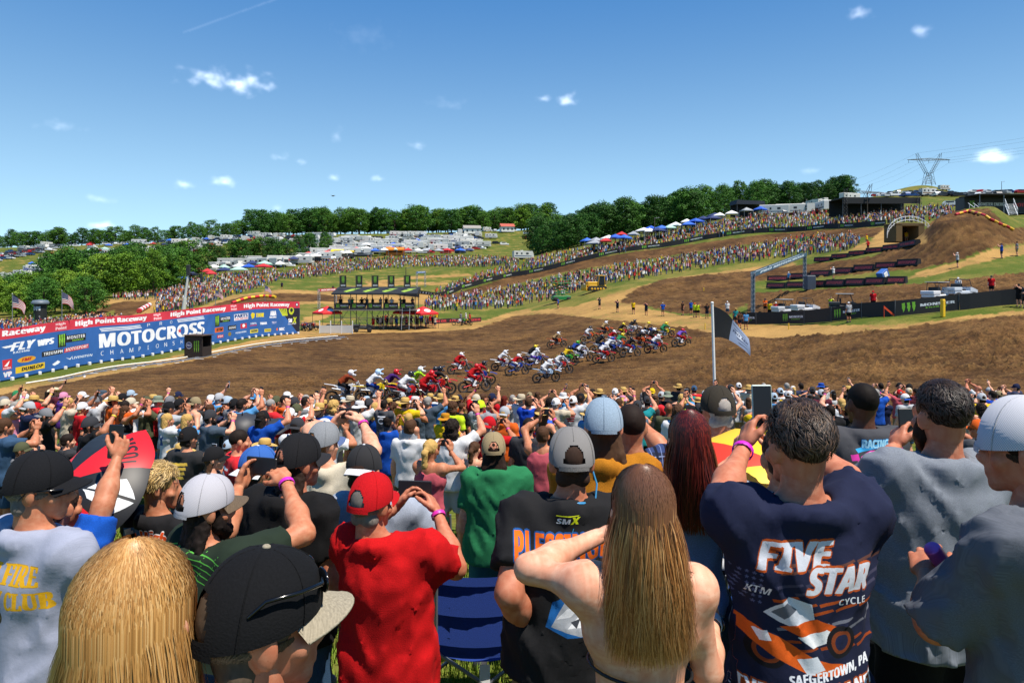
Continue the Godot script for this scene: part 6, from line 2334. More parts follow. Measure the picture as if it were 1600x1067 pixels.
	write(im, "SM", 0.942 * W, 118, 38, 28, wh, {"bold": 2})
	write(im, "X", 0.963 * W, 110, 38, 42, H("c2d02a"), {"bold": 2, "skew": 0.2})
	write(im, "WORLD CHAMPIONSHIP", 0.94 * W, 152, 84, 9, wh)
	return im
func star_points(c: Vector2, r: float) -> Array:
	var out := []
	for k in 10:
		var q := r if k % 2 == 0 else r * 0.4
		out.append(c + V2(sin(TAU * k / 10.0), -cos(TAU * k / 10.0)) * q)
	return out
const WA := Vector3(-40.7, 0, -53.0)
const WB := Vector3(-27.4, 0, -88.0)
func wall_at(t: float) -> Vector3:
	var p := WA.lerp(WB, t)
	p.y = gy(p.x, p.z)
	return p
func make_wall() -> void:
	var t := thing("banner_wall", "long blue banner wall with red header and makers' names behind the start", "banner wall", wall_at(0))
	var o := wall_at(0)
	var along2 := (WB - WA).normalized()
	var face := V3(-along2.z, 0, along2.x)   # towards the straight
	if face.x < 0:
		face = -face
	var mb := MB.new()
	var n := 150
	for i in n + 1:
		var tt := float(i) / n
		var p := wall_at(tt) - o
		for j in 9:
			var v := j / 8.0
			var rip := 0.05 * sin(tt * 55.0 + v * 5.0) * (0.3 + v * 0.4) + 0.06 * nz.get_noise_2d(tt * 60.0, v * 4.0) + 0.015 * sin(tt * 370.0 + v * 9.0)
			mb.vert(p + V3(0, 4.05 * v + 0.12, 0) + face * rip, face, V2(tt, 1.0 - v))
	for i in n:
		for j in 8:
			var q := i * 9 + j
			mb.tri(q, q + 9, q + 10)
			mb.tri(q, q + 10, q + 1)
	var nn := PackedVector3Array()
	nn.resize(mb.v.size())
	for k in range(0, mb.ix.size(), 3):
		var fn := (mb.v[mb.ix[k + 2]] - mb.v[mb.ix[k]]).cross(mb.v[mb.ix[k + 1]] - mb.v[mb.ix[k]])
		for q in 3:
			nn[mb.ix[k + q]] += fn
	for k in nn.size():
		mb.n[k] = nn[k].normalized()
	part("printed_cloth", mb.mesh(), tex_mat(wall_print(), 0.75), t)
	var post := MB.new()
	post.bar(V3(0, 0, 0), V3(0, 4.2, 0), 0.06)
	post.bar(V3(0, 3.2, 0), V3(-face.x * 1.6, 0, -face.z * 1.6), 0.04)
	var pm := post.mesh()
	for i in 14:
		part("post", pm, mat("6b6e72", 0.5, 0.5), t, Transform3D(Basis(), wall_at(i / 13.0) - o - face * 0.16))
	var wt := MB.new()
	wt.box(V3(0, 0.14, 0), V3(0.22, 0.28, 0.22), 0.03)
	var wm := wt.mesh()
	for i in 34:
		part("sandbag", wm, mat("dcdcdc", 0.9), t, Transform3D(Basis(Vector3.UP, i * 1.3), wall_at((i + 0.5) / 34.0) - o + face * 0.22))
	var gate := thing("starting_gate", "row of dropped metal starting gates in front of the blue banner", "starting gate", o)
	var gm := MB.new()
	gm.bar(V3(-0.42, 0.06, 0), V3(0.42, 0.06, 0), 0.035)
	gm.bar(V3(-0.42, 0.05, 0.62), V3(0.42, 0.05, 0.62), 0.03)
	for k in 5:
		gm.bar(V3(-0.4 + k * 0.2, 0.05, 0), V3(-0.4 + k * 0.2, 0.05, 0.62), 0.02)
	gm.box(V3(0.46, 0.07, 0.1), V3(0.08, 0.14, 0.3), 0.01)
	var gmm := gm.mesh()
	var turn := atan2(face.x, face.z)
	for i in 40:
		var p := wall_at((i + 0.5) / 40.0) + face * 6.6
		p.y = gy(p.x, p.z) + 0.02
		part("gate", gmm, mat("8d9094", 0.45, 0.5), gate, Transform3D(Basis(Vector3.UP, turn), p - o))
	var rope := MB.new()
	var pts := []
	for i in 30:
		var p := wall_at(-0.02 + i / 28.0) + face * 5.4
		p.y = gy(p.x, p.z) + 0.1
		pts.append(p)
	rope.tube(pts, [0.06], 5)
	tag(part(numbered("kerb_rope"), rope.mesh(), mat("e4e0d4", 0.8), self), "pale rope laid along the clay before the starting gates", "rope")
	for i in 26:
		var p := wall_at((i + 0.3) / 26.0) + face * (7.6 + 0.5 * sin(i * 2.1))
		p.y = gy(p.x, p.z) + 0.03
		var b := MB.new()
		b.box(Vector3.ZERO, V3(0.7 + 0.4 * sin(i * 1.7), 0.05, 0.14), 0.01)
		tag(part(numbered("plank"), b.mesh(), mat("b9b4ae", 0.85), self, Transform3D(Basis(Vector3.UP, turn + i * 0.9), p)), "pale plank lying in the dirt by the starting gates", "plank", "planks by the starting gates")
	for q in [[0.055, 4.4], [0.165, 4.2], [0.84, 3.4], [0.63, 3.0]]:
		var p := wall_at(q[0]) - face * 0.4
		us_flag(p, 4.1 + q[1] * 0.62, 1.1 if q[0] < 0.5 else 0.8, "striped flag with blue canton on a pole behind the %s of the blue banner" % ("lettered half" if q[0] < 0.5 else "far half"), q[0] * 9.0)
func stripes_print() -> Image:
	var im := blank(190, 104, "e6e2de")
	for k in 7:
		im.fill_rect(Rect2i(0, k * 16, 190, 8), H("b02434"))
	im.fill_rect(Rect2i(0, 0, 80, 56), H("2a3566"))
	for y in 5:
		for x in 6:
			im.fill_rect(Rect2i(6 + x * 13, 5 + y * 10, 4, 4), H("e6e2de"))
	return im
func flag_cloth(w: float, h: float, droop: float, ph: float) -> MB:
	var mb := MB.new()
	for i in 15:
		var u := i / 14.0
		for j in 9:
			var v := j / 8.0
			var x := u * w * (1.0 - droop * 0.45)
			var y := -v * h * (1.0 - 0.15 * u) - droop * u * u * h * 0.9 - droop * 0.4 * u * (1.0 - v) * h
			mb.vert(V3(x, y, 0.12 * w * sin(u * 6.0 + ph + v * 1.6) * u), V3(0, 0, 1), V2(u, v))
	for i in 14:
		for j in 8:
			var q := i * 9 + j
			mb.tri(q, q + 9, q + 10)
			mb.tri(q, q + 10, q + 1)
	var nn := PackedVector3Array()
	nn.resize(mb.v.size())
	for k in range(0, mb.ix.size(), 3):
		var fn := (mb.v[mb.ix[k + 2]] - mb.v[mb.ix[k]]).cross(mb.v[mb.ix[k + 1]] - mb.v[mb.ix[k]])
		for q in 3:
			nn[mb.ix[k + q]] += fn
	for k in nn.size():
		mb.n[k] = nn[k].normalized()
	return mb
func us_flag(base: Vector3, h: float, s: float, label: String, ph: float) -> void:
	var t := thing("flag", label, "flag", base, 0, "striped flags behind the blue banner")
	var p := MB.new()
	p.tube([Vector3.ZERO, V3(0, h, 0)], [0.04, 0.025], 7)
	p.blob(V3(0, h + 0.04, 0), V3(0.06, 0.06, 0.06), 8, 6)
	part("pole", p.mesh(), mat("8d9094", 0.4, 0.5), t)
	if not mats.has("stripes"):
		mats["stripes"] = tex_mat(stripes_print(), 0.8)
	part("flag_cloth", flag_cloth(1.5 * s, 0.95 * s, 0.75, ph).mesh(), mats["stripes"], t, Transform3D(Basis(), V3(0.03, h - 0.05, 0)))
func make_booth() -> void:
	var at := GP(309, 558, 50.0)
	var t := thing("starter_booth", "dark timber starter's booth with green claw mark beside the starting gates", "booth", at, -0.25)
	var b := MB.new()
	b.box(V3(0, 1.0, -0.6), V3(2.0, 2.0, 0.08), 0.01)
	b.box(V3(-0.97, 1.0, 0.04), V3(0.06, 2.0, 1.2), 0.01)
	b.box(V3(0, 1.0, 0.64), V3(2.0, 2.0, 0.06), 0.01)
	b.box(V3(0.97, 0.5, 0.04), V3(0.06, 1.0, 1.2), 0.01)
	part("wall", b.mesh(), mat("2a211c", 0.8), t)
	var p := MB.new()
	for x in [-0.94, 0.94]:
		for z in [-0.56, 0.6]:
			p.bar(V3(x, 0, z), V3(x, 2.05, z), 0.05, 6)
	p.bar(V3(0.94, 2.05, 0.6), V3(0.94, 2.8, 0.6), 0.03, 6)
	part("post", p.mesh(), mat("1c1613", 0.8), t)
	var r := MB.new()
	for k in 7:
		r.box(V3(0, 2.08 + 0.004 * (k % 2), -0.72 + k * 0.24), V3(2.25, 0.07, 0.225), 0.01)
	part("roof", r.mesh(), mat("4a3a30", 0.85), t)
	var im := blank(256, 256, "241c18")
	fill_disc(im, V2(66, 110), 44, H("c9ccd6"))
	fill_disc(im, V2(66, 110), 36, H("35477a"))
	write(im, "PRO", 38, 96, 56, 26, H("e0e2ea"), {"bold": 1})
	claw(im, 130, 50, 92, 150, H("78b832"))
	var m := MB.new()
	m.quad(V3(-0.98, 0.05, 0.674), V3(0.98, 0.05, 0.674), V3(0.98, 1.96, 0.674), V3(-0.98, 1.96, 0.674), V3(0, 0, 1))
	part("sign_board", m.mesh(), tex_mat(im, 0.7), t)
func make_tower() -> void:
	var at := GP(589, 514, 95.0)
	var t := thing("viewing_tower", "black scaffold viewing tower with canopy roof and green claw banners", "tower", at, 0.0)
	var steel := mat("4a4d50", 0.5, 0.4)
	for x in [-5.9, -3.5, -1.1, 1.3, 3.7, 5.9]:
		for z in [-1.8, 1.8]:
			var p := MB.new()
			p.bar(V3(x, -0.3, z), V3(x, 5.3 + (0.5 if z < 0 else 0.0), z), 0.06, 6)
			part("post", p.mesh(), steel, t)
	var d := MB.new()
	d.box(V3(0, 2.8, 0), V3(12.1, 0.16, 3.9), 0.02)
	part("deck", d.mesh(), mat("6a6660", 0.8), t)
	var br := MB.new()
	for k in 5:
		var x: float = -5.9 + k * 2.4
		br.bar(V3(x, 0.2, 1.8), V3(x + 2.3, 3.1, 1.8), 0.03, 5)
		br.bar(V3(x, 3.1, 1.8), V3(x + 2.3, 0.2, 1.8), 0.03, 5)
	br.bar(V3(-5.9, 1.7, 1.8), V3(5.9, 1.7, 1.8), 0.04, 5)
	part("brace", br.mesh(), steel, t)
	var im := blank(512, 128, "17191c")
	for k in 4:
		fill_poly(im, [[60 + k * 116, 90], [96 + k * 116, 36], [150 + k * 116, 30], [110 + k * 116, 60], [132 + k * 116, 60], [84 + k * 116, 104]], H("86a436"))
	var r := MB.new()
	r.quad(V3(-6.2, 5.25, 2.3), V3(6.2, 5.25, 2.3), V3(6.2, 6.2, -1.9), V3(-6.2, 6.2, -1.9), V3(0, 1, 0.3))
	part("roof", r.mesh(), tex_mat(im, 0.7), t)
	var f := MB.new()
	f.quad(V3(-6.2, 5.05, 2.31), V3(6.2, 5.05, 2.31), V3(6.2, 5.25, 2.31), V3(-6.2, 5.25, 2.31), V3(0, 0, 1))
	f.quad(V3(6.21, 4.9, 2.3), V3(6.21, 5.4, -1.9), V3(6.21, 6.2, -1.9), V3(6.21, 5.25, 2.3), V3(1, 0, 0))
	part("roof_valance", f.mesh(), mat("17191c", 0.7), t)
	var cm := claw_mat("15171a", 0.5)
	for k in 5:
		var b := MB.new()
		var x := -4.75 + k * 2.38
		b.box(V3(x, 3.42, 1.9), V3(2.1, 0.95, 0.04), 0.0)
		part("rail_banner", b.mesh(), cm, t)
		var g := MB.new()
		g.box(V3(x - 0.25, 7.0, 0.2), V3(0.95, 1.75, 0.04), 0.0)
		var fl := part("roof_flag", g.mesh(), claw_mat("1b1e1c", 0.9), t)
		var fp := MB.new()
		fp.bar(V3(x - 0.78, 5.6, 0.2), V3(x - 0.78, 7.95, 0.2), 0.03, 5)
		part("mast", fp.mesh(), steel, fl)
	for k in 8:
		var s := MB.new()
		s.box(V3(4.6, 0.3 + k * 0.4, 2.6 - k * 0.1), V3(1.0, 0.05, 0.25), 0.0)
		part("step", s.mesh(), steel, t)
	var hr := MB.new()
	for x in [4.05, 5.15]:
		hr.bar(V3(x, 0.0, 2.75), V3(x, 3.3, 1.85), 0.035, 5)
	part("stair_rail", hr.mesh(), mat("b8bcc0", 0.4, 0.5), t)
	for k in 12:
		var x := -5.2 + k * 0.95 + 0.2 * sin(k * 2.3)
		figure_at(at + V3(x, 2.9, 0.9 - 0.7 * (k % 2)), ["down", "fold", "both", "hips", "shade"][k % 5], k % 4 == 1, ["black", "white", "green", "black", "navy", "charcoal", "gray"][k % 7], "charcoal", ["cap", "", "cap", "straw"][k % 4], ["black", "white", "navy", "straw"][k % 4], PI + 0.4 * sin(k), "on the tower deck")
func claw_mat(hex: String, words: float) -> StandardMaterial3D:
	var key := "claw%s%.1f" % [hex, words]
	if not mats.has(key):
		var im := blank(192, 128, hex)
		if words > 0.7:
			claw(im, 50, 8, 92, 80, H("78b832"))
			write(im, "MONSTER", 30, 98, 132, 18, H("c8ccd0"), {"bold": 1})
		else:
			claw(im, 16, 24, 50, 80, H("78b832"))
			write(im, "MONSTER", 76, 46, 104, 22, H("d8dce0"), {"bold": 1})
			write(im, "ENERGY", 92, 76, 66, 12, H("78b832"))
		mats[key] = tex_mat(im, 0.7)
	return mats[key]
func figure_at(at: Vector3, pose: String, f: bool, shirt: String, pants: String, hat: String, hc: String, yaw: float, place: String, group := "people working and watching beside the track") -> void:
	var p := proto(pose, f, "tee")
	var says := "person in %s t-shirt, %s shorts%s %s" % [shirt, pants, (" and %s %s" % [hc if hc != "straw" else "", {"cap": "cap", "straw": "straw hat", "bucket": "bucket hat", "capb": "turned cap", "cowboy": "cowboy hat"}[hat]]).replace("  ", " ") if hat else "", place]
	var t := thing("person", says, "person", at, yaw, group)
	t.scale = Vector3.ONE * (0.95 if f else 1.0)
	part("body", p.body, skin(rng.randi() % 3), t)
	part("shirt", p.tee, cloth(PAL[shirt]), t)
	part("shorts", p.pants, cloth(PAL[pants]), t)
	add_shoes(t, p.k, "2a2a2e")
	var hx := Transform3D(Basis(), p.k.head)
	if hat:
		wear_hat(t, hx, hat, PAL[hc], PAL[hc])
	part("hair", hair_mb_mesh("fringe" if hat else ("long" if f else "short")), hair_mat(PAL["brown hair"]), t, hx)
func make_officials() -> void:
	for q in [[872, 482, "down", "blue", "charcoal", "", "", 1.2], [937, 483, "both", "charcoal", "black", "cap", "black", 0.6], [965, 488, "both", "navy", "black", "cap", "black", 2.4], [990, 491, "down", "yellow", "black", "cap", "charcoal", 3.0], [1010, 493, "both", "navy", "charcoal", "", "", 2.6], [1036, 494, "hips", "blue", "khaki", "cap", "beige", 0.2],
			[1067, 493, "down", "brown", "charcoal", "cap", "charcoal", 2.0], [1080, 492, "fold", "blue", "charcoal", "bucket", "sage", 0.4], [1086, 496, "down", "neon yellow", "charcoal", "cap", "orange", 2.8], [1091, 496, "both", "neon yellow", "black", "cap", "navy", 3.0], [1105, 498, "hips", "black", "navy", "cap", "black", 3.1], [1137, 494, "down", "white", "denim", "cap", "white", 2.9],
			[1150, 508, "down", "teal", "charcoal", "straw", "straw", 0.1], [1156, 513, "hips", "brown", "navy", "", "", 0.2], [1166, 515, "down", "sky blue", "charcoal", "cap", "olive", -0.2], [1327, 504, "down", "light gray", "black", "cap", "white", 0.2], [1299, 492, "both", "neon yellow", "charcoal", "cap", "olive", 2.6], [1365, 485, "down", "red", "black", "cap", "red", 2.8],
			[1303, 437, "both", "white", "khaki", "cap", "white", 0.6], [1233, 443, "down", "sky blue", "charcoal", "cap", "white", 2.0], [1497, 419, "both", "light gray", "black", "cap", "white", 0.9], [1566, 404, "both", "blue", "charcoal", "cap", "navy", 1.2], [1590, 401, "down", "gray", "khaki", "", "", 0.8], [1357, 392, "hips", "red", "charcoal", "cap", "red", 0.4],
			[1355, 382, "down", "yellow", "khaki", "cap", "red", 0.5], [1417, 378, "down", "yellow", "khaki", "cap", "black", 2.8], [1391, 375, "both", "yellow", "navy", "", "", 2.6], [1550, 462, "down", "red", "black", "cap", "charcoal", 2.7], [1593, 480, "both", "black", "black", "cap", "black", 2.0], [1604, 482, "fold", "charcoal", "black", "cap", "gray", 2.4],
			[1213, 497, "down", "red", "charcoal", "cap", "white", 2.6], [1203, 496, "down", "yellow", "black", "cap", "black", 2.4], [1498, 464, "down", "white", "charcoal", "cap", "white", 2.2], [1196, 490, "fold", "orange", "black", "cap", "navy", 2.9],
			[583, 514, "down", "red", "red", "cap", "red", 2.9], [440, 452, "down", "navy", "black", "", "", 0.3], [520, 458, "down", "charcoal", "black", "", "", 0.3], [636, 463, "hips", "black", "black", "", "", 0.6], [720, 506, "fold", "gray", "charcoal", "", "", 1.0], [728, 507, "down", "white", "black", "capb", "white", 1.5], [734, 507, "down", "red", "black", "cap", "black", 1.4], [682, 505, "down", "yellow", "black", "cap", "black", 0.6]]:
		figure_at(GP(q[0], q[1], 42.0), q[2], false, q[3], q[4], q[5], q[6], q[7], "beside the dirt track")
	for k in 24:
		var px := 590.0 + k * 3.9 + 1.5 * sin(k * 3.0)
		figure_at(GP(px, 511.5 + 2.0 * sin(k * 1.7), 92.0), ["down", "fold", "hips", "both", "down"][k % 5], k % 6 == 2, ["black", "white", "gray", "red", "navy", "beige", "yellow", "charcoal", "blue"][k % 9], ["charcoal", "khaki", "black", "denim"][k % 4], ["cap", "", "cap", "capb", "straw"][k % 5], ["black", "white", "red", "navy", "straw"][k % 5], sin(k * 1.9), "by the red canopies")
func logo_canopy(px: float, py: float, s: float, label: String) -> void:
	var cm := canopy_meshes()
	var t := thing("canopy", label, "canopy", GP(px, py, 90.0), 0.75, "red canopies by the viewing tower")
	t.scale = Vector3.ONE * s
	part("roof", cm[0], mat("c41c22", 0.7), t)
	part("frame", cm[1], mat("2a2c30", 0.5, 0.4), t)
	for k in 4:
		var a := TAU * (k + 0.5) / 4.0 + PI / 4
		var out := V3(cos(a), 0, sin(a))
		var side := V3(-sin(a), 0, cos(a))
		var up := (V3(0, 3.15, 0) - (out * 1.55 + V3(0, 2.2, 0))).normalized()
		var c := (out * 1.55 + V3(0, 2.2, 0)).lerp(V3(0, 3.15, 0), 0.36) + side.cross(up) * 0.012 * signf(side.cross(up).y)
		var mb := MB.new()
		var pts := []
		for i in 16:
			pts.append(c + side * cos(TAU * i / 16.0) * 0.52 + up * sin(TAU * i / 16.0) * 0.36)
		mb.poly(pts, V3(0, 1, 0) + out)
		part("emblem", mb.mesh(), mat("e4e4e6", 0.7), t)
func panels(called: String, label: String, cat: String, line: Array, h: float, m: Material, from: float, plain: Material = null, step := 5.0, group := "") -> void:
	var pts := []
	for i in line.size() - 1:
		var a := GP(line[i][0], line[i][1], from)
		var b := GP(line[i + 1][0], line[i + 1][1], from)
		var n := maxi(1, int(round(a.distance_to(b) / step)))
		for k in n:
			var p := a.lerp(b, float(k) / n)
			p.y = gy(p.x, p.z)
			pts.append(p)
		if i == line.size() - 2:
			pts.append(b)
	var t := thing(called, label, cat, pts[0], 0, group)
	var stake := MB.new()
	stake.bar(V3(0, -0.2, 0), V3(0, h + 0.1, 0), 0.035, 5)
	var sm := stake.mesh()
	for i in pts.size() - 1:
		var a: Vector3 = pts[i] - pts[0]
		var b: Vector3 = pts[i + 1] - pts[0]
		var mb := MB.new()
		var out := V3(0, 0, 1)
		for k in 6:
			var u0 := k / 6.0
			var u1 := (k + 1) / 6.0
			var w0 := 0.05 * sin(u0 * PI * 2.0 + i)
			var w1 := 0.05 * sin(u1 * PI * 2.0 + i)
			var p0 := a.lerp(b, u0) + V3(0, 0.03, w0)
			var p1 := a.lerp(b, u1) + V3(0, 0.03, w1)
			mb.quad(p0, p1, p1 + V3(0, h, -0.05), p0 + V3(0, h, -0.05), out, V2(u0, 1), V2(u1, 0))
		part("banner", mb.mesh(), m if (i % 2 == 0 or plain == null) else plain, t)
		part("stake", sm, mat("55585c", 0.6), t, Transform3D(Basis(), a + V3(0, 0, -0.06)))
func word_mat(words: String, bg: String, fg: String, w := 256, h := 64) -> StandardMaterial3D:
	var key := "word" + words + bg
	if not mats.has(key):
		var im := blank(w, h, bg)
		write(im, words, w * 0.08, h * 0.25, w * 0.84, h * 0.5, H(fg), {"bold": 2, "skew": 0.15})
		mats[key] = tex_mat(im, 0.75)
	return mats[key]
func block_row(a: Array, b: Array, from: float, n: int, words: String, bg: String, fg: String, label: String, h := 0.75) -> void:
	var m := word_mat(words, bg, fg)
	for i in n:
		var p := GP(lerpf(a[0], b[0], (i + 0.02) / n), lerpf(a[1], b[1], (i + 0.02) / n), from)
		var q := GP(lerpf(a[0], b[0], (i + 0.98) / n), lerpf(a[1], b[1], (i + 0.98) / n), from)
		var dir := (q - p)
		var len := dir.length()
		var t := thing("foam_block", label, "foam block", (p + q) * 0.5, atan2(-dir.z, dir.x), "foam blocks lining the dirt lanes")
		var mb := MB.new()
		mb.prism([V2(-0.42, 0), V2(0.42, 0), V2(0.26, h), V2(-0.26, h)], len, Basis(V3(0, 0, -1), V3(0, 1, 0), V3(1, 0, 0)))
		part("foam", mb.mesh(), mat("1a1a1e", 0.8), t)
		var f := MB.new()
		f.quad(V3(-len / 2 + 0.03, 0.04, 0.425), V3(len / 2 - 0.03, 0.04, 0.425), V3(len / 2 - 0.03, h - 0.04, 0.285), V3(-len / 2 + 0.03, h - 0.04, 0.285), V3(0, 0.3, 1))
		part("cover", f.mesh(), m, t)
func truss(mb: MB, a: Vector3, b: Vector3, w: float, n: int) -> void:
	var d := (b - a).normalized()
	var u := d.cross(Vector3.UP if absf(d.y) < 0.8 else Vector3.FORWARD).normalized() * w * 0.5
	var v := d.cross(u).normalized() * w * 0.5
	for c in [u + v, u - v, -u + v, -u - v]:
		mb.bar(a + c, b + c, 0.03, 5)
	for i in n:
		var p := a.lerp(b, float(i) / n)
		var q := a.lerp(b, float(i + 1) / n)
		mb.bar(p + u + v, q + u - v, 0.018, 4)
		mb.bar(p - u + v, q - u - v, 0.018, 4)
		mb.bar(p + u + v, q - u + v, 0.018, 4)
		mb.bar(p + u - v, q - u - v, 0.018, 4)
func arch(called: String, label: String, a: Array, b: Array, from: float, h: float, hex: String, words: String, fg: String, boxed: bool) -> void:
	var p := GP(a[0], a[1], from)
	var q := GP(b[0], b[1], from)
	var t := thing(called, label, "arch", p)
	for e in [p, q]:
		var mb := MB.new()
		truss(mb, e - p, e - p + V3(0, h, 0), 0.34, 9)
		part("leg", mb.mesh(), mat("9a9ea4", 0.4, 0.6), t)
		if boxed:
			var c := MB.new()
			c.box(e - p + V3(0, h * 0.52, 0), V3(0.32, h * 0.92, 0.1), 0.02)
			part("leg_cover", c.mesh(), word_mat(words, hex, fg), t)
	var d := q - p
	var beam := MB.new()
	var out := V3(-d.z, 0, d.x).normalized()
	if out.z < 0:
		out = -out
	for s in [1.0, -1.0]:
		beam.quad(V3(0, h - 0.42, 0) + out * 0.3 * s, d + V3(0, h - 0.42, 0) + out * 0.3 * s, d + V3(0, h + 0.05, 0) + out * 0.3 * s, V3(0, h + 0.05, 0) + out * 0.3 * s, out * s)
	part("beam_banner", beam.mesh(), word_mat(words, hex, fg), t)
	var tr := MB.new()
	truss(tr, V3(0, h - 0.35, 0), d + V3(0, h - 0.35, 0), 0.34, 10)
	part("beam", tr.mesh(), mat("9a9ea4", 0.4, 0.6), t)
func make_lift() -> void:
	var t := thing("scissor_lift", "green scissor lift standing in front of the crowd", "scissor lift", GP(877, 471, 100.0), 0.15)
	var g := mat("1d7a3a", 0.5)
	var c := MB.new()
	c.box(V3(0, 0.65, 0), V3(3.3, 0.7, 1.7), 0.06)
	part("chassis", c.mesh(), g, t)
	var wm := MB.new()
	wm.lathe([V2(0.05, -0.15), V2(0.42, -0.14), V2(0.42, 0.14), V2(0.05, 0.15)], Vector3.ZERO, Basis(Vector3.RIGHT, PI / 2), 14)
	var w := wm.mesh()
	for x in [-1.2, 1.2]:
		for z in [-0.85, 0.85]:
			part("wheel", w, mat("1a1a1c", 0.8), t, Transform3D(Basis(), V3(x, 0.42, z)))
	for k in 4:
		var s := MB.new()
		var y := 1.05 + k * 0.55
		for z in [-0.5, 0.5]:
			s.bar(V3(-1.3, y, z), V3(1.3, y + 0.55, z), 0.06, 4)
			s.bar(V3(1.3, y, z), V3(-1.3, y + 0.55, z), 0.06, 4)
		part("scissor_arm", s.mesh(), g, t)
	var p := MB.new()
	p.box(V3(0, 3.35, 0), V3(3.3, 0.12, 1.7), 0.02)
	part("platform", p.mesh(), g, t)
	var r := MB.new()
	for y in [3.9, 4.4]:
		for z in [-0.82, 0.82]:
			r.bar(V3(-1.6, y, z), V3(1.6, y, z), 0.035, 5)
		for x in [-1.6, 1.6]:
			r.bar(V3(x, y, -0.82), V3(x, y, 0.82), 0.035, 5)
	for x in [-1.6, -0.5, 0.5, 1.6]:
		for z in [-0.82, 0.82]:
			r.bar(V3(x, 3.4, z), V3(x, 4.4, z), 0.03, 5)
	part("railing", r.mesh(), g, t)
	var at := t.position
	figure_at(at + V3(-0.4, 3.42, 0), "both", false, "white", "khaki", "cap", "white", -0.8, "on the green lift")
	figure_at(at + V3(0.8, 3.42, 0.2), "down", false, "charcoal", "black", "cap", "black", 2.2, "on the green lift")
func make_dozer() -> void:
	var t := thing("bulldozer", "yellow bulldozer with black cab parked in front of the crowd", "bulldozer", GP(931, 455, 100.0), 0.2)
	var y := mat("d9a520", 0.5)
	var k := mat("1f2022", 0.7)
	for z in [-0.95, 0.95]:
		var tr := MB.new()
		var o := []
		for i in 14:
			var a := PI / 2 + PI * i / 13.0
			o.append(V2(-1.3 + cos(a) * 0.45, 0.47 + sin(a) * 0.45))
		for i in 14:
			var a := -PI / 2 + PI * i / 13.0
			o.append(V2(1.3 + cos(a) * 0.45, 0.47 + sin(a) * 0.45))
		tr.prism(o, 0.5, Basis(), V3(0, 0, z))
		var tp := part("track", tr.mesh(), k, t)
		for i in 5:
			var w := MB.new()
			w.lathe([V2(0.04, -0.03), V2(0.2, -0.03), V2(0.2, 0.03), V2(0.04, 0.03)], V3(-1.1 + i * 0.55, 0.42, z + 0.26 * signf(z)), Basis(Vector3.RIGHT, PI / 2), 10)
			part("roller", w.mesh(), y, tp)
	var b := MB.new()
	b.box(V3(-0.75, 1.25, 0), V3(1.9, 0.95, 1.25), 0.08)
	b.box(V3(0.2, 0.85, 0), V3(3.2, 0.5, 1.3), 0.05)
	part("hood", b.mesh(), y, t)
	var c := MB.new()
	c.prism([V2(0.2, 1.1), V2(1.5, 1.1), V2(1.4, 2.75), V2(0.4, 2.75)], 1.5)
	part("cab", c.mesh(), mat("17191b", 0.25), t)
	var r := MB.new()
	r.box(V3(0.9, 2.82, 0), V3(1.35, 0.14, 1.7), 0.04)
	for q in [[0.22, 0.42], [1.5, 1.4]]:
		for z in [-0.76, 0.76]:
			r.bar(V3(q[0], 1.1, z), V3(q[1], 2.8, z), 0.05, 5)
	part("roof", r.mesh(), y, t)
	var bl := MB.new()
	bl.prism([V2(-2.2, 0.1), V2(-2.05, 0.08), V2(-2.2, 0.6), V2(-2.05, 1.2), V2(-2.25, 1.2), V2(-2.35, 0.6)], 3.0)
	bl.bar(V3(-2.1, 0.5, -0.6), V3(-0.4, 0.6, -0.7), 0.08)
	bl.bar(V3(-2.1, 0.5, 0.6), V3(-0.4, 0.6, 0.7), 0.08)
	part("blade", bl.mesh(), y, t)
	var ex := MB.new()
	ex.bar(V3(-1.0, 1.6, 0.3), V3(-1.0, 2.5, 0.3), 0.06)
	part("exhaust", ex.mesh(), k, t)
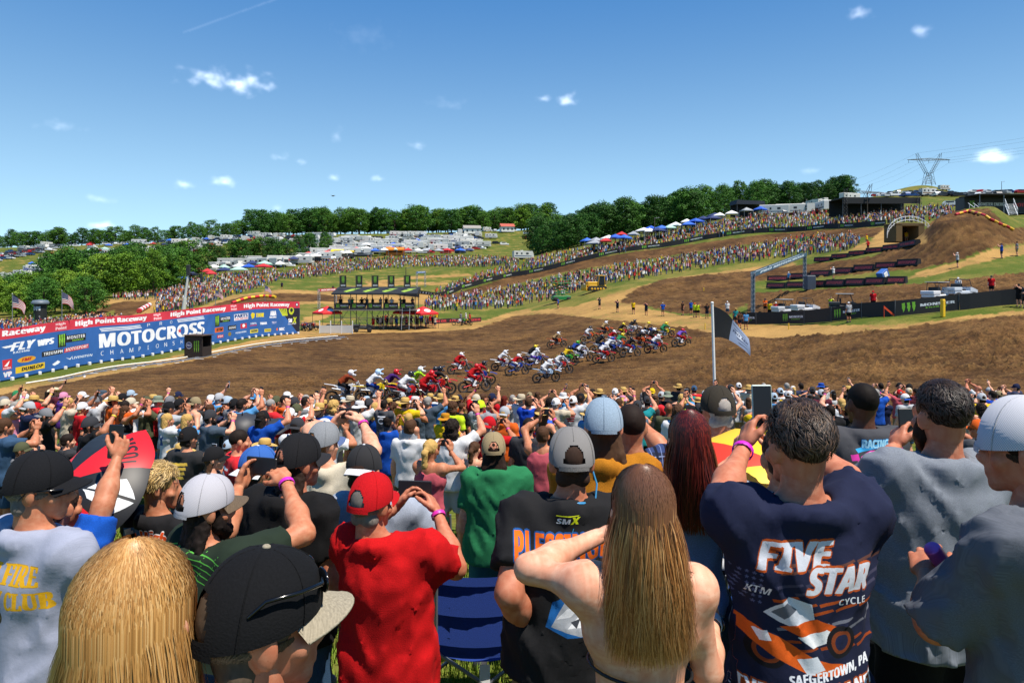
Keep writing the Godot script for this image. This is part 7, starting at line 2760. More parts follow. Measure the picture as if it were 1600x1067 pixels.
func cart(px: float, py: float, turn: float, hex: String, roofed: bool, label: String, from := 45.0) -> void:
	var t := thing("utility_cart", label, "cart", GP(px, py, from), turn, "utility carts by the track")
	var b := MB.new()
	b.box(V3(0, 0.62, 0), V3(2.5, 0.3, 1.2), 0.06)
	b.prism([V2(0.55, 0.6), V2(1.4, 0.6), V2(1.4, 0.85), V2(0.7, 1.1), V2(0.55, 1.1)], 1.2)
	b.box(V3(-0.85, 0.92, 0), V3(0.95, 0.32, 1.25), 0.04)
	part("body", b.mesh(), mat(hex, 0.4), t)
	var s := MB.new()
	s.box(V3(-0.1, 0.86, 0), V3(0.5, 0.16, 1.1), 0.05)
	s.box(V3(-0.35, 1.15, 0), V3(0.12, 0.5, 1.1), 0.04)
	part("seat", s.mesh(), mat("24262a", 0.8), t)
	var w := MB.new()
	w.lathe([V2(0.04, -0.12), V2(0.3, -0.12), V2(0.33, 0), V2(0.3, 0.12), V2(0.04, 0.12)], Vector3.ZERO, Basis(Vector3.RIGHT, PI / 2), 14)
	for x in [-0.85, 0.95]:
		for z in [-0.6, 0.6]:
			part("wheel", w.mesh(), mat("1a1a1c", 0.8), t, Transform3D(Basis(), V3(x, 0.32, z)))
	var c := MB.new()
	for z in [-0.55, 0.55]:
		c.tube([V3(0.75, 1.05, z), V3(0.5, 1.75, z), V3(-0.5, 1.8, z), V3(-0.6, 1.0, z)], [0.03], 5)
	c.bar(V3(0.5, 1.75, -0.55), V3(0.5, 1.75, 0.55), 0.03)
	c.bar(V3(-0.5, 1.8, -0.55), V3(-0.5, 1.8, 0.55), 0.03)
	c.tube([V3(0.55, 1.1, 0.25), V3(0.35, 1.2, 0.25)], [0.02], 5)
	part("frame", c.mesh(), mat("2a2c30", 0.5), t)
	if roofed:
		var r := MB.new()
		r.box(V3(0, 1.84, 0), V3(1.5, 0.06, 1.25), 0.02)
		part("roof", r.mesh(), mat("8d9296", 0.5), t)
func pylon(px: float, d: float, h: float, label: String) -> Array:
	var at := G(px, d)
	var t := thing("power_pylon", label, "pylon", at, 0, "power pylons on the skyline")
	var w := h * 0.46
	var mb := MB.new()
	var r := h * 0.006
	for z in [-0.05, 0.05]:
		var zz: float = z * h
		for sx in [-1.0, 1.0]:
			mb.bar(V3(sx * 0.16 * h, 0, zz * 2.0), V3(0.0, h * 0.42, zz), r, 4)
			mb.bar(V3(sx * 0.16 * h, 0, zz * 2.0), V3(sx * 0.10 * h, h * 0.42, zz), r, 4)
			mb.bar(V3(0, h * 0.3, zz), V3(sx * 0.26 * h, h * 0.8, zz), r, 4)
			mb.bar(V3(sx * 0.09 * h, h * 0.36, zz), V3(sx * 0.34 * h, h * 0.8, zz), r, 4)
			mb.bar(V3(sx * 0.34 * h, h * 0.8, zz), V3(sx * 0.37 * h, h, zz), r, 4)
			mb.bar(V3(sx * 0.26 * h, h * 0.8, zz), V3(sx * 0.37 * h, h, zz), r, 4)
			mb.bar(V3(0, h * 0.84, zz), V3(sx * 0.66 * h, h * 0.80, zz * 0.3), r, 4)
			mb.bar(V3(0, h * 0.78, zz), V3(sx * 0.66 * h, h * 0.80, zz * 0.3), r, 4)
			for k in 4:
				var f := k / 4.0
				mb.bar(V3(sx * 0.66 * h * f, h * lerpf(0.84, 0.80, f), zz), V3(sx * 0.66 * h * (f + 0.16), h * lerpf(0.78, 0.80, f + 0.16), zz), r * 0.7, 4)
				var g := 0.1 + k * 0.17
				mb.bar(V3(sx * lerpf(0.0, 0.26, g) * h, h * lerpf(0.3, 0.8, g), zz), V3(sx * lerpf(0.09, 0.34, g + 0.1) * h, h * lerpf(0.36, 0.8, g + 0.1), zz), r * 0.7, 4)
				mb.bar(V3(sx * 0.16 * h * (1.0 - g * 0.4), h * 0.42 * g, zz), V3(-sx * 0.16 * h * (1.0 - g), h * 0.42 * (g + 0.15), zz), r * 0.7, 4)
	part("lattice", mb.mesh(), mat("6f7f8a", 0.6, 0.3), t)
	var out := []
	for sx in [-0.62, 0.0, 0.62]:
		var ins := MB.new()
		ins.tube([V3(sx * h, h * 0.79, 0), V3(sx * h, h * 0.70, 0)], [h * 0.006], 5)
		part("insulator", ins.mesh(), mat("4a4f54", 0.4), t)
		out.append(at + V3(sx * h, h * 0.70, 0))
	for sx in [-0.37, 0.37]:
		out.append(at + V3(sx * h, h, 0))
	return out
func make_pylons() -> void:
	var a := pylon(1452, 400.0, 19.0, "tall lattice power pylon on the grassy knoll")
	var b := pylon(1337, 620.0, 39.0, "distant lattice power pylon beside the dark wood")
	var c := []
	for p in a:
		c.append(p + V3(140, 12, 120))
	for i in a.size():
		for pair in [[a[i], b[i]], [a[i], c[i]]]:
			var mb := MB.new()
			var pts := []
			for k in 13:
				var f := k / 12.0
				var p: Vector3 = pair[0].lerp(pair[1], f)
				p.y -= 7.0 * f * (1.0 - f)
				pts.append(p)
			mb.tube(pts, [0.035], 4, false)
			tag(part(numbered("power_line"), mb.mesh(), mat("4a5058", 0.5), self), "thin power line slung between the lattice pylons", "cable", "power lines")
func make_right_side() -> void:
	var at := G(1560, 132.0)
	var t := thing("race_trailer", "long black race transporter with open awning on the rise", "trailer", at, 0.05)
	var b := MB.new()
	b.box(V3(1.0, 2.3, -1.6), V3(15.0, 3.2, 2.5), 0.08)
	part("body", b.mesh(), mat("191b1e", 0.35), t)
	var im := blank(512, 128, "16181b")
	claw(im, 30, 24, 40, 76, H("78b832"))
	write(im, "MONSTER ENERGY", 90, 40, 200, 30, H("d0d4d8"), {"bold": 1})
	write(im, "MOTUL", 340, 44, 120, 34, H("c83038"), {"bold": 2})
	var s := MB.new()
	s.quad(V3(-6.3, 1.0, -0.34), V3(8.3, 1.0, -0.34), V3(8.3, 3.7, -0.34), V3(-6.3, 3.7, -0.34), V3(0, 0, 1))
	part("side_print", s.mesh(), tex_mat(im, 0.5), t)
	var aw := MB.new()
	aw.box(V3(1.0, 3.95, 1.0), V3(15.2, 0.16, 5.4), 0.03)
	part("awning", aw.mesh(), mat("222428", 0.7), t)
	var lg := MB.new()
	for x in [-6.2, -1.5, 3.2, 8.2]:
		lg.bar(V3(x, 0, 3.4), V3(x, 3.9, 3.4), 0.06, 5)
	part("awning_leg", lg.mesh(), mat("8d9094", 0.4, 0.5), t)
	for k in 2:
		var st := thing("stairway", "white metal stairway with rails beside the black transporter", "stairway", G(1538 + k * 46, 118.0), 0.3 - k * 0.7, "white stairways")
		var mb := MB.new()
		for i in 9:
			mb.box(V3(0, 0.25 + i * 0.24, -i * 0.28), V3(1.2, 0.06, 0.28), 0.01)
		part("steps", mb.mesh(), mat("d8dadc", 0.5), st)
		var rr := MB.new()
		for x in [-0.62, 0.62]:
			rr.bar(V3(x, 0.1, 0.2), V3(x, 2.2, -2.4), 0.06, 5)
			rr.bar(V3(x, 1.1, 0.2), V3(x, 3.2, -2.4), 0.04, 5)
			for i in 4:
				rr.bar(V3(x, 0.2 + i * 0.62, 0.1 - i * 0.75), V3(x, 1.25 + i * 0.62, 0.1 - i * 0.75), 0.03, 5)
		part("rail", rr.mesh(), mat("e0e2e4", 0.5), st)
	at = G(1366, 172.0)
	t = thing("covered_stand", "long low black covered stand behind the upper crowd", "stand", at, 0.02)
	b = MB.new()
	b.box(V3(0, 4.3, 0), V3(19.5, 0.3, 7.0), 0.04)
	b.quad(V3(-9.75, 2.9, 3.52), V3(9.75, 2.9, 3.52), V3(9.75, 4.45, 3.52), V3(-9.75, 4.45, 3.52), V3(0, 0, 1))
	part("roof", b.mesh(), mat("15171a", 0.7), t)
	b = MB.new()
	b.box(V3(0, 2.2, -3.4), V3(19.5, 4.0, 0.1), 0.01)
	part("back_wall", b.mesh(), mat("1d2024", 0.8), t)
	b = MB.new()
	for x in [-9.6, -5.0, 0.0, 5.0, 9.6]:
		b.bar(V3(x, 0, 3.3), V3(x, 4.3, 3.3), 0.08, 5)
	part("post", b.mesh(), mat("4a4d50", 0.5), t)
	for x in [-9.2, 9.2]:
		var fl := MB.new()
		truss(fl, V3(x, 0, 3.9), V3(x, 6.6, 3.9), 0.7, 8)
		part("truss_tower", fl.mesh(), mat("26282b", 0.5), t)
	at = G(1168, 205.0)
	t = thing("stage", "dark stage with blue canopy roof above the upper crowd", "stage", at, 0.1)
	b = MB.new()
	b.prism([V2(-4.5, 3.6), V2(4.5, 3.6), V2(4.2, 4.6), V2(-4.2, 4.9)], 5.0)
	part("roof", b.mesh(), mat("1c2430", 0.7), t)
	b = MB.new()
	for x in [-4.2, 4.2]:
		for z in [-2.3, 2.3]:
			b.bar(V3(x, 0, z), V3(x, 3.7, z), 0.1, 5)
	part("post", b.mesh(), mat("3a3d40", 0.5), t)
	b = MB.new()
	b.box(V3(0, 1.9, -2.3), V3(8.4, 3.4, 0.08), 0.01)
	part("backdrop", b.mesh(), mat("20242c", 0.8), t)
	at = GP(1420, 378, 100.0)
	t = thing("tunnel_mouth", "timber tunnel mouth under a curved white railing beside the jump", "tunnel", at, 0.1)
	b = MB.new()
	b.box(V3(-1.9, 1.4, -1.0), V3(1.1, 2.8, 3.0), 0.05)
	b.box(V3(1.9, 1.4, -1.0), V3(1.1, 2.8, 3.0), 0.05)
	b.box(V3(0, 2.75, -1.0), V3(4.9, 0.5, 3.0), 0.05)
	part("timber_frame", b.mesh(), mat("5f4f30", 0.9), t)
	b = MB.new()
	b.box(V3(0, 1.25, -2.3), V3(2.8, 2.5, 0.2), 0.02)
	part("tunnel_back", b.mesh(), mat("2a241c", 0.9), t)
	b = MB.new()
	for y in [0.0, 0.55]:
		var pts := []
		for i in 17:
			var a := PI * i / 16.0
			pts.append(V3(-cos(a) * 3.8, 0.8 + y + sin(a) * 2.7, 0.3))
		b.tube(pts, [0.045], 6)
	for i in 17:
		var a := PI * i / 16.0
		b.bar(V3(-cos(a) * 3.8, 0.6 + sin(a) * 2.7, 0.3), V3(-cos(a) * 3.8, 1.5 + sin(a) * 2.7, 0.3), 0.05, 5)
	part("railing", b.mesh(), mat("dcdedc", 0.5), t)
	for q in [[1356, 168.0, 6.4, "beside the covered stand"], [1023, 190.0, 6.0, "behind the upper crowd"], [634, 175.0, 4.6, "in the field behind the tower"], [1566, 300.0, 7.0, "on the slope with parked cars"]]:
		var pt := thing("light_pole", "slim dark light pole " + q[3], "pole", G(q[0], q[1]))
		var mb := MB.new()
		mb.tube([Vector3.ZERO, V3(0, q[2], 0)], [0.14, 0.09], 6)
		part("mast", mb.mesh(), mat("4a4036", 0.8), pt)
		mb = MB.new()
		mb.bar(V3(0, q[2] - 0.2, 0), V3(1.0, q[2], 0), 0.05, 5)
		mb.box(V3(1.1, q[2], 0), V3(0.5, 0.15, 0.25), 0.03)
		part("lamp_arm", mb.mesh(), mat("7a7d80", 0.5), pt)
	for q in [[1474, 496, 1.35, 0.28], [1102, 515, 0.6, 0.08], [1233, 515, 0.55, 0.08], [1278, 371, 1.2, 0.3], [1100, 455, 0.5, 0.1]]:
		var p := GP(q[0], q[1], 42.0)
		var mb := MB.new()
		mb.box(V3(0, q[2] / 2, 0), V3(q[3], q[2], q[3]), minf(0.04, q[3] * 0.2))
		mb.box(V3(0, q[2] + 0.02, 0), V3(q[3] * 0.8, 0.05, q[3] * 0.8), 0.01)
		tag(part(numbered("marker_post"), mb.mesh(), mat("e2b81c", 0.6), self, Transform3D(Basis(Vector3.UP, 0.3), p)), "yellow padded marker post at the edge of the dirt", "marker post", "yellow marker posts")
	var p0 := GP(1382, 497, 42.0)
	var tt := thing("barrier_tape", "orange barrier tape on two stakes in front of the black fence", "barrier tape", p0)
	var q2 := MB.new()
	q2.bar(Vector3.ZERO, V3(0, 1.0, 0), 0.03, 5)
	q2.bar(V3(0.8, 0, 0.1), V3(0.8, 0.3, 0.1), 0.03, 5)
	part("stake", q2.mesh(), mat("c8401c", 0.7), tt)
	q2 = MB.new()
	q2.quad(V3(0, 0.8, 0), V3(0.8, 0.1, 0.1), V3(0.8, 0.28, 0.1), V3(0, 1.0, 0), V3(0, 0.2, 1))
	part("tape", q2.mesh(), mat("e04a1c", 0.7), tt)
func ribbon_fence(line: Array, from: float, label: String, hexes: Array, h: float) -> void:
	var pts := []
	for i in line.size() - 1:
		for k in 4:
			var f := k / 4.0
			pts.append(GP(lerpf(line[i][0], line[i + 1][0], f), lerpf(line[i][1], line[i + 1][1], f), from))
	pts.append(GP(line[-1][0], line[-1][1], from))
	var t := thing("padded_barrier", label, "barrier", pts[0])
	for i in pts.size() - 1:
		var mb := MB.new()
		var a: Vector3 = pts[i] - pts[0] + V3(0, h * 0.5 + 0.05, 0)
		var b: Vector3 = pts[i + 1] - pts[0] + V3(0, h * 0.5 + 0.05, 0)
		mb.tube([a, a.lerp(b, 0.5) + V3(0, 0.02, 0), b], [h * 0.5], 8)
		part("pad", mb.mesh(), mat(hexes[i % hexes.size()], 0.6), t)
func make_track_things() -> void:
	make_wall()
	make_booth()
	make_tower()
	logo_canopy(511, 512, 1.02, "red canopy with white emblems behind the white fence")
	logo_canopy(637, 512, 1.05, "red canopy with white emblems beside the tower stairs")
	logo_canopy(661, 513, 1.05, "red canopy with white emblems at the end of the barrier")
	var t := thing("white_fence", "low white board fence beside the starting gates", "fence", GP(499, 521, 85.0), 0.0)
	for k in 4:
		var mb := MB.new()
		mb.box(V3(k * 1.45, 0.8, 0), V3(0.12, 1.7, 0.12), 0.02)
		part("post", mb.mesh(), mat("d8d8d4", 0.7), t)
		if k < 3:
			for j in 12:
				mb = MB.new()
				mb.box(V3(k * 1.45 + 0.12 + j * 0.115, 0.55, 0.02), V3(0.105, 1.0, 0.03), 0.005)
				part("board", mb.mesh(), mat("c9c9c4", 0.7), t)
	cart(566, 519, 0.2, "23252a", false, "black utility cart with red riders beside the white fence", 90.0)
	cart(1226, 494, 0.3, "c8ccd0", true, "pale utility cart with roof behind the black fence")
	cart(1258, 492, 0.2, "d8dadc", false, "white utility cart with cargo bed behind the black fence")
	cart(1320, 490, -0.4, "2a2c30", true, "dark utility cart with roof behind the black fence")
	cart(1465, 474, 0.4, "dfe1e3", true, "white golf cart under a gray roof behind the black fence")
	cart(1500, 468, 0.3, "c8d0d8", false, "white flatbed cart at the far end of the black fence")
	arch("start_arch", "red and white truss arch in the field behind the tower", [498, 483], [524, 481], 105.0, 3.6, "b8323c", "ROCKSTAR", "e8e8ea", false)
	arch("finish_arch", "small blue truss arch in the far field", [651, 450], [664, 449], 140.0, 4.0, "3a6aa0", "SPEED", "e8eaf0", false)
	arch("holeshot_arch", "tall blue truss arch reaching over the dirt lane", [1177, 493], [1258, 452], 60.0, 5.0, "34566a", "PRO MOTOCROSS", "b4c4cc", true)
	var bx := GP(1266, 453, 70.0)
	var mbx := MB.new()
	mbx.box(V3(0, 0.95, 0), V3(1.2, 1.9, 1.1), 0.06)
	mbx.box(V3(0, 1.93, 0), V3(1.0, 0.08, 0.9), 0.02)
	tag(part(numbered("generator_box"), mbx.mesh(), mat("3a4656", 0.6), self, Transform3D(Basis(), bx)), "slate generator box at the foot of the blue arch", "generator")
	panels("banner_fence", "long black banner fence below the upper crowd", "fence", [[672, 469], [720, 453], [800, 433], [900, 411], [1000, 391], [1100, 375], [1200, 364], [1290, 358], [1385, 353]], 1.25, claw_mat("15171a", 0.5), 128.0, mat("15171a", 0.7), 5.0)
	panels("banner_fence", "black banner fence with green marks on the grass strip", "fence", [[1146, 507], [1220, 507], [1300, 503], [1400, 495], [1500, 485], [1600, 476], [1680, 468]], 1.25, claw_mat("15171a", 0.5), 42.0, mat("17191c", 0.7), 3.4)
	panels("banner_fence", "low red and black banner fence along the clay by the tower", "fence", [[668, 507], [700, 505], [735, 504], [752, 503]], 0.7, word_mat("LUCAS OIL", "2a1a1c", "c8363c"), 88.0, null, 3.0)
	panels("banner_fence", "low black and white checked fence winding through the far field", "fence", [[608, 455], [640, 458], [668, 461], [690, 466]], 0.8, word_mat("#  #  #", "15171a", "c8ccd0"), 120.0, null, 3.0)
	panels("banner_fence", "black fence below the checked fence in the far field", "fence", [[545, 458], [590, 457], [625, 462], [655, 465]], 0.8, mat("1a1c20", 0.7), 118.0, null, 4.0)
	ribbon_fence([[362, 476], [385, 468], [410, 465], [430, 466]], 110.0, "red and yellow padded barrier curving along the far dirt lane", ["c8282c", "e0b820"], 0.55)
	ribbon_fence([[1494, 338], [1515, 332], [1535, 338], [1560, 352], [1584, 362]], 90.0, "red and yellow padded barrier over the crest of the jump", ["a82428", "d0a020"], 0.4)
	ribbon_fence([[216, 490], [224, 485], [233, 480]], 120.0, "red and white padded barrier inside the wooded bend", ["c03038", "d8d8da"], 0.9)
	block_row([1200, 451], [1418, 443], 62.0, 7, "MOTOSPORT", "2c2224", "c4484e", "dark foam block lettered in red in the row beside the lower lane", 0.85)
	block_row([1200, 441], [1438, 414], 66.0, 7, "MOTOSPORT", "2c2224", "c4484e", "dark foam block lettered in red in the row beside the upper lane", 0.85)
	block_row([1274, 411], [1436, 383], 75.0, 6, "FLY RACING", "202226", "b83038", "black and red foam block in the row below the crowd", 0.8)
	make_lift()
	make_dozer()
	make_right_side()
	make_pylons()
	make_officials()
	var fb := GP(1380, 437, 62.0)
	var ft := thing("equipment_case", "tilted blue and white case lying between the foam blocks", "case", fb, 0.5)
	var f1 := MB.new()
	f1.box(V3(0, 0.6, 0), V3(1.3, 1.0, 0.8), 0.04, Basis(Vector3.BACK, 0.5))
	part("shell", f1.mesh(), mat("2f5fa8", 0.6), ft)
	f1 = MB.new()
	f1.box(V3(0, 0.6, 0.02), V3(0.7, 0.6, 0.84), 0.02, Basis(Vector3.BACK, 0.5))
	part("panel", f1.mesh(), mat("d8dade", 0.6), ft)
	var cp := P(283, 500, 100.0)
	cp.y = gy(cp.x, cp.z)
	var ct := thing("camera_crane", "tall pale camera crane leaning above the blue banner", "crane", cp)
	var cm := MB.new()
	cm.tube([V3(0, 0, 0), V3(0.5, 4.2, 0)], [0.35, 0.28], 8)
	cm.tube([V3(0.5, 4.2, 0), V3(1.1, 8.6, 0)], [0.2, 0.14], 8)
	part("mast", cm.mesh(), mat("c9c9c4", 0.5), ct)
	cm = MB.new()
	cm.box(V3(1.0, 8.3, 0), V3(0.5, 1.6, 0.4), 0.05)
	cm.bar(V3(1.0, 7.9, 0), V3(2.8, 7.7, 0), 0.08)
	cm.box(V3(2.9, 7.1, 0), V3(0.3, 1.2, 0.3), 0.04)
	part("camera_head", cm.mesh(), mat("26282c", 0.6), ct)
	var lp := P(62, 520, 92.0)
	lp.y = gy(lp.x, lp.z)
	var lt := thing("kiosk", "round gray roofed kiosk with green mark behind the blue banner", "kiosk", lp)
	var lm := MB.new()
	lm.lathe([V2(0.75, 0.0), V2(0.75, 4.1)], Vector3.ZERO, Basis(), 16)
	part("drum", lm.mesh(), claw_mat("1b1e1c", 0.9), lt)
	lm = MB.new()
	lm.lathe([V2(1.0, 4.0), V2(1.05, 4.2), V2(0.85, 4.5), V2(0.01, 4.6)], Vector3.ZERO, Basis(), 18)
	part("roof", lm.mesh(), mat("5a6670", 0.5), lt)
	for q in [[737, 412.0, 10.0, "white house with gray roof beyond the rows of campers"], [792, 418.0, 8.0, "white house with red roof at the top of the meadow"]]:
		var ht := thing("house", q[3], "house", G(q[0], q[1]), 0.2)
		var hb := MB.new()
		hb.box(V3(0, 1.6, 0), V3(q[2], 3.2, 7.0), 0.0)
		part("wall", hb.mesh(), mat("dcdcd8", 0.8), ht)
		hb = MB.new()
		hb.prism([V2(-4.0, 3.2), V2(4.0, 3.2), V2(0, 5.2)], q[2] + 0.8, Basis(V3(0, 0, -1), Vector3.UP, Vector3.RIGHT))
		part("roof", hb.mesh(), mat("8a8680" if q[2] > 9 else "a85040", 0.8), ht)
		for k in 3:
			hb = MB.new()
			hb.box(V3(-q[2] * 0.32 + k * q[2] * 0.32, 1.7, 3.5), V3(1.0, 1.2, 0.08), 0.01)
			part("window", hb.mesh(), mat("2c3238", 0.2), ht)
	for q in [[536, 402, "yellow", "e0c020", 9.0], [617, 399, "orange", "e07a1c", 7.0]]:
		var st := thing("food_stall", "%s food stall with awning below the parked campers" % q[2], "food stall", GP(q[0], q[1], 200.0), 0.05)
		var sb := MB.new()
		sb.box(V3(0, 1.6, -1.0), V3(q[4], 3.2, 2.4), 0.06)
		part("body", sb.mesh(), mat("dcdcd6" if q[2] == "yellow" else q[3], 0.6), st)
		sb = MB.new()
		sb.prism([V2(0, 0), V2(1.6, -0.7), V2(1.6, -1.2), V2(0, -0.3)], q[4], Basis(V3(0, 0, 1), Vector3.UP, V3(-1, 0, 0)), V3(0, 3.0, 0.2))
		part("awning", sb.mesh(), mat(q[3], 0.6), st)
		sb = MB.new()
		sb.box(V3(0, 1.6, 0.22), V3(q[4] * 0.8, 0.9, 0.06), 0.01)
		part("counter", sb.mesh(), mat("3a3026", 0.8), st)
	var dr := thing("drone", "tiny dark drone hovering in the open sky", "drone", P(520, 306, 120.0))
	var dm := MB.new()
	dm.blob(Vector3.ZERO, V3(0.25, 0.1, 0.18), 10, 6)
	part("hull", dm.mesh(), mat("2a2c30", 0.5), dr)
	for sx in [-1.0, 1.0]:
		for sz in [-1.0, 1.0]:
			dm = MB.new()
			dm.bar(Vector3.ZERO, V3(sx * 0.3, 0.04, sz * 0.25), 0.02, 4)
			dm.box(V3(sx * 0.3, 0.08, sz * 0.25), V3(0.3, 0.01, 0.03), 0.0, Basis(Vector3.UP, sx * 0.6))
			part("rotor_arm", dm.mesh(), mat("2a2c30", 0.5), dr)
# ---------------------------------------------------------------- things among the near spectators
func umbrella(at: Vector3, axis: Vector3, r: float, cols: Array, label: String, prints := {}, spin := 0.0, group := "") -> void:
	var t := thing("umbrella", label, "umbrella", at, 0, group)
	var y := axis.normalized()
	var x := y.cross(Vector3.BACK).normalized()
	t.transform = Transform3D(Basis(x, y, x.cross(y)) * Basis(Vector3.UP, spin), at)
	for k in 8:
		var a0 := TAU * k / 8.0
		var a1 := TAU * (k + 1) / 8.0
		var mb := MB.new()
		for i in 9:
			var u := i / 8.0
			var a := lerpf(a0, a1, u)
			var sag := sin(u * PI)
			for j in 9:
				var v := j / 8.0
				var f := v * 1.15
				var rr := r * sin(f) / sin(1.15)
				var yy := r * 0.62 * (cos(f) - cos(1.15)) - sag * 0.035 * v
				rr *= 1.0 - 0.06 * sag * v * v
				mb.vert(V3(cos(a) * rr, yy, sin(a) * rr), V3(cos(a) * sin(f), cos(f), sin(a) * sin(f)), V2(1.0 - u, v))
		for i in 8:
			for j in 8:
				var q := i * 9 + j
				mb.tri(q, q + 9, q + 10)
				mb.tri(q, q + 10, q + 1)
		var c: String = cols[k % cols.size()]
		part("panel", mb.mesh(), prints[c] if prints.has(c) else mat(c, 0.55), t)
		var rib := MB.new()
		var pts := []
		for j in 9:
			var f := j / 8.0 * 1.17
			pts.append(V3(cos(a0) * r * sin(f) / sin(1.15), r * 0.62 * (cos(f) - cos(1.15)) - 0.006, sin(a0) * r * sin(f) / sin(1.15)))
		rib.tube(pts, [0.004], 5)
		part("rib", rib.mesh(), mat("1c1c20", 0.4), t)
	var s := MB.new()
	s.tube([V3(0, r * 0.42, 0), V3(0, -0.75, 0)], [0.009], 7)
	s.tube([V3(0, r * 0.36, 0), V3(0, r * 0.36 + 0.07, 0)], [0.012, 0.007], 7)
	part("shaft", s.mesh(), mat("1c1c20", 0.4), t)
	s = MB.new()
	s.tube([V3(0, -0.75, 0), V3(0, -0.88, 0)], [0.018], 8)
	part("grip", s.mesh(), mat("2a2a2e", 0.7), t)
func camp_chair(px: float, d: float, turn: float, hex: String, label: String) -> void:
	var t := thing("camp_chair", label, "chair", G(px, d), turn, "folding camp chairs on the bank")
	t.scale = V3(1.1, 1.1, 1.1)
	var cl := cloth(hex)
	var b := MB.new()
	for i in 9:
		for j in 9:
			var u := i / 8.0 - 0.5
			var v := j / 8.0
			b.vert(V3(u * 0.56, 0.42 + v * 0.5, 0.27 + v * 0.10 + 0.07 * (1.0 - 4.0 * u * u) - 0.012 * sin(v * 16.0)), V3(0, 0.15, 1), V2(u + 0.5, v))
	for i in 8:
		for j in 8:
			var q := i * 9 + j
			b.tri(q, q + 9, q + 10)
			b.tri(q, q + 10, q + 1)
	part("backrest", b.mesh(), cl, t)
	b = MB.new()
	for i in 9:
		for j in 7:
			var u := i / 8.0 - 0.5
			var v := j / 6.0
			b.vert(V3(u * 0.54, 0.43 - 0.06 * (1.0 - 4.0 * u * u) + 0.02 * v, 0.28 - v * 0.5), V3(0, 1, 0))
	for i in 8:
		for j in 6:
			var q := i * 7 + j
			b.tri(q, q + 7, q + 8)
			b.tri(q, q + 8, q + 1)
	part("seat", b.mesh(), cl, t)
	var steel := mat("7a7d82", 0.35, 0.5)
	for q in [[[-0.3, 0.02, 0.3], [0.28, 0.44, 0.28]], [[0.3, 0.02, 0.3], [-0.28, 0.44, 0.28]], [[-0.3, 0.02, -0.26], [0.28, 0.44, -0.24]], [[0.3, 0.02, -0.26], [-0.28, 0.44, -0.24]], [[-0.3, 0.02, 0.3], [-0.28, 0.44, -0.24]], [[0.3, 0.02, 0.3], [0.28, 0.44, -0.24]]]:
		var l := MB.new()
		l.bar(V3(q[0][0], q[0][1], q[0][2]), V3(q[1][0], q[1][1], q[1][2]), 0.011, 7)
		part("leg", l.mesh(), steel, t)
	for sx in [-1.0, 1.0]:
		var l := MB.new()
		l.bar(V3(sx * 0.29, 0.02, 0.3), V3(sx * 0.285, 0.94, 0.37), 0.011, 7)
		part("back_tube", l.mesh(), steel, t)
		l = MB.new()
		l.box(V3(sx * 0.31, 0.62, 0.03), V3(0.07, 0.015, 0.5), 0.005)
		part("armrest", l.mesh(), cl, t)
	var tg := MB.new()
	tg.quad(V3(-0.04, 0.24, 0.30), V3(0.02, 0.24, 0.30), V3(0.02, 0.36, 0.29), V3(-0.04, 0.36, 0.29), V3(0, 0, 1))
	part("care_tag", tg.mesh(), mat("d8d8d8", 0.8), t)
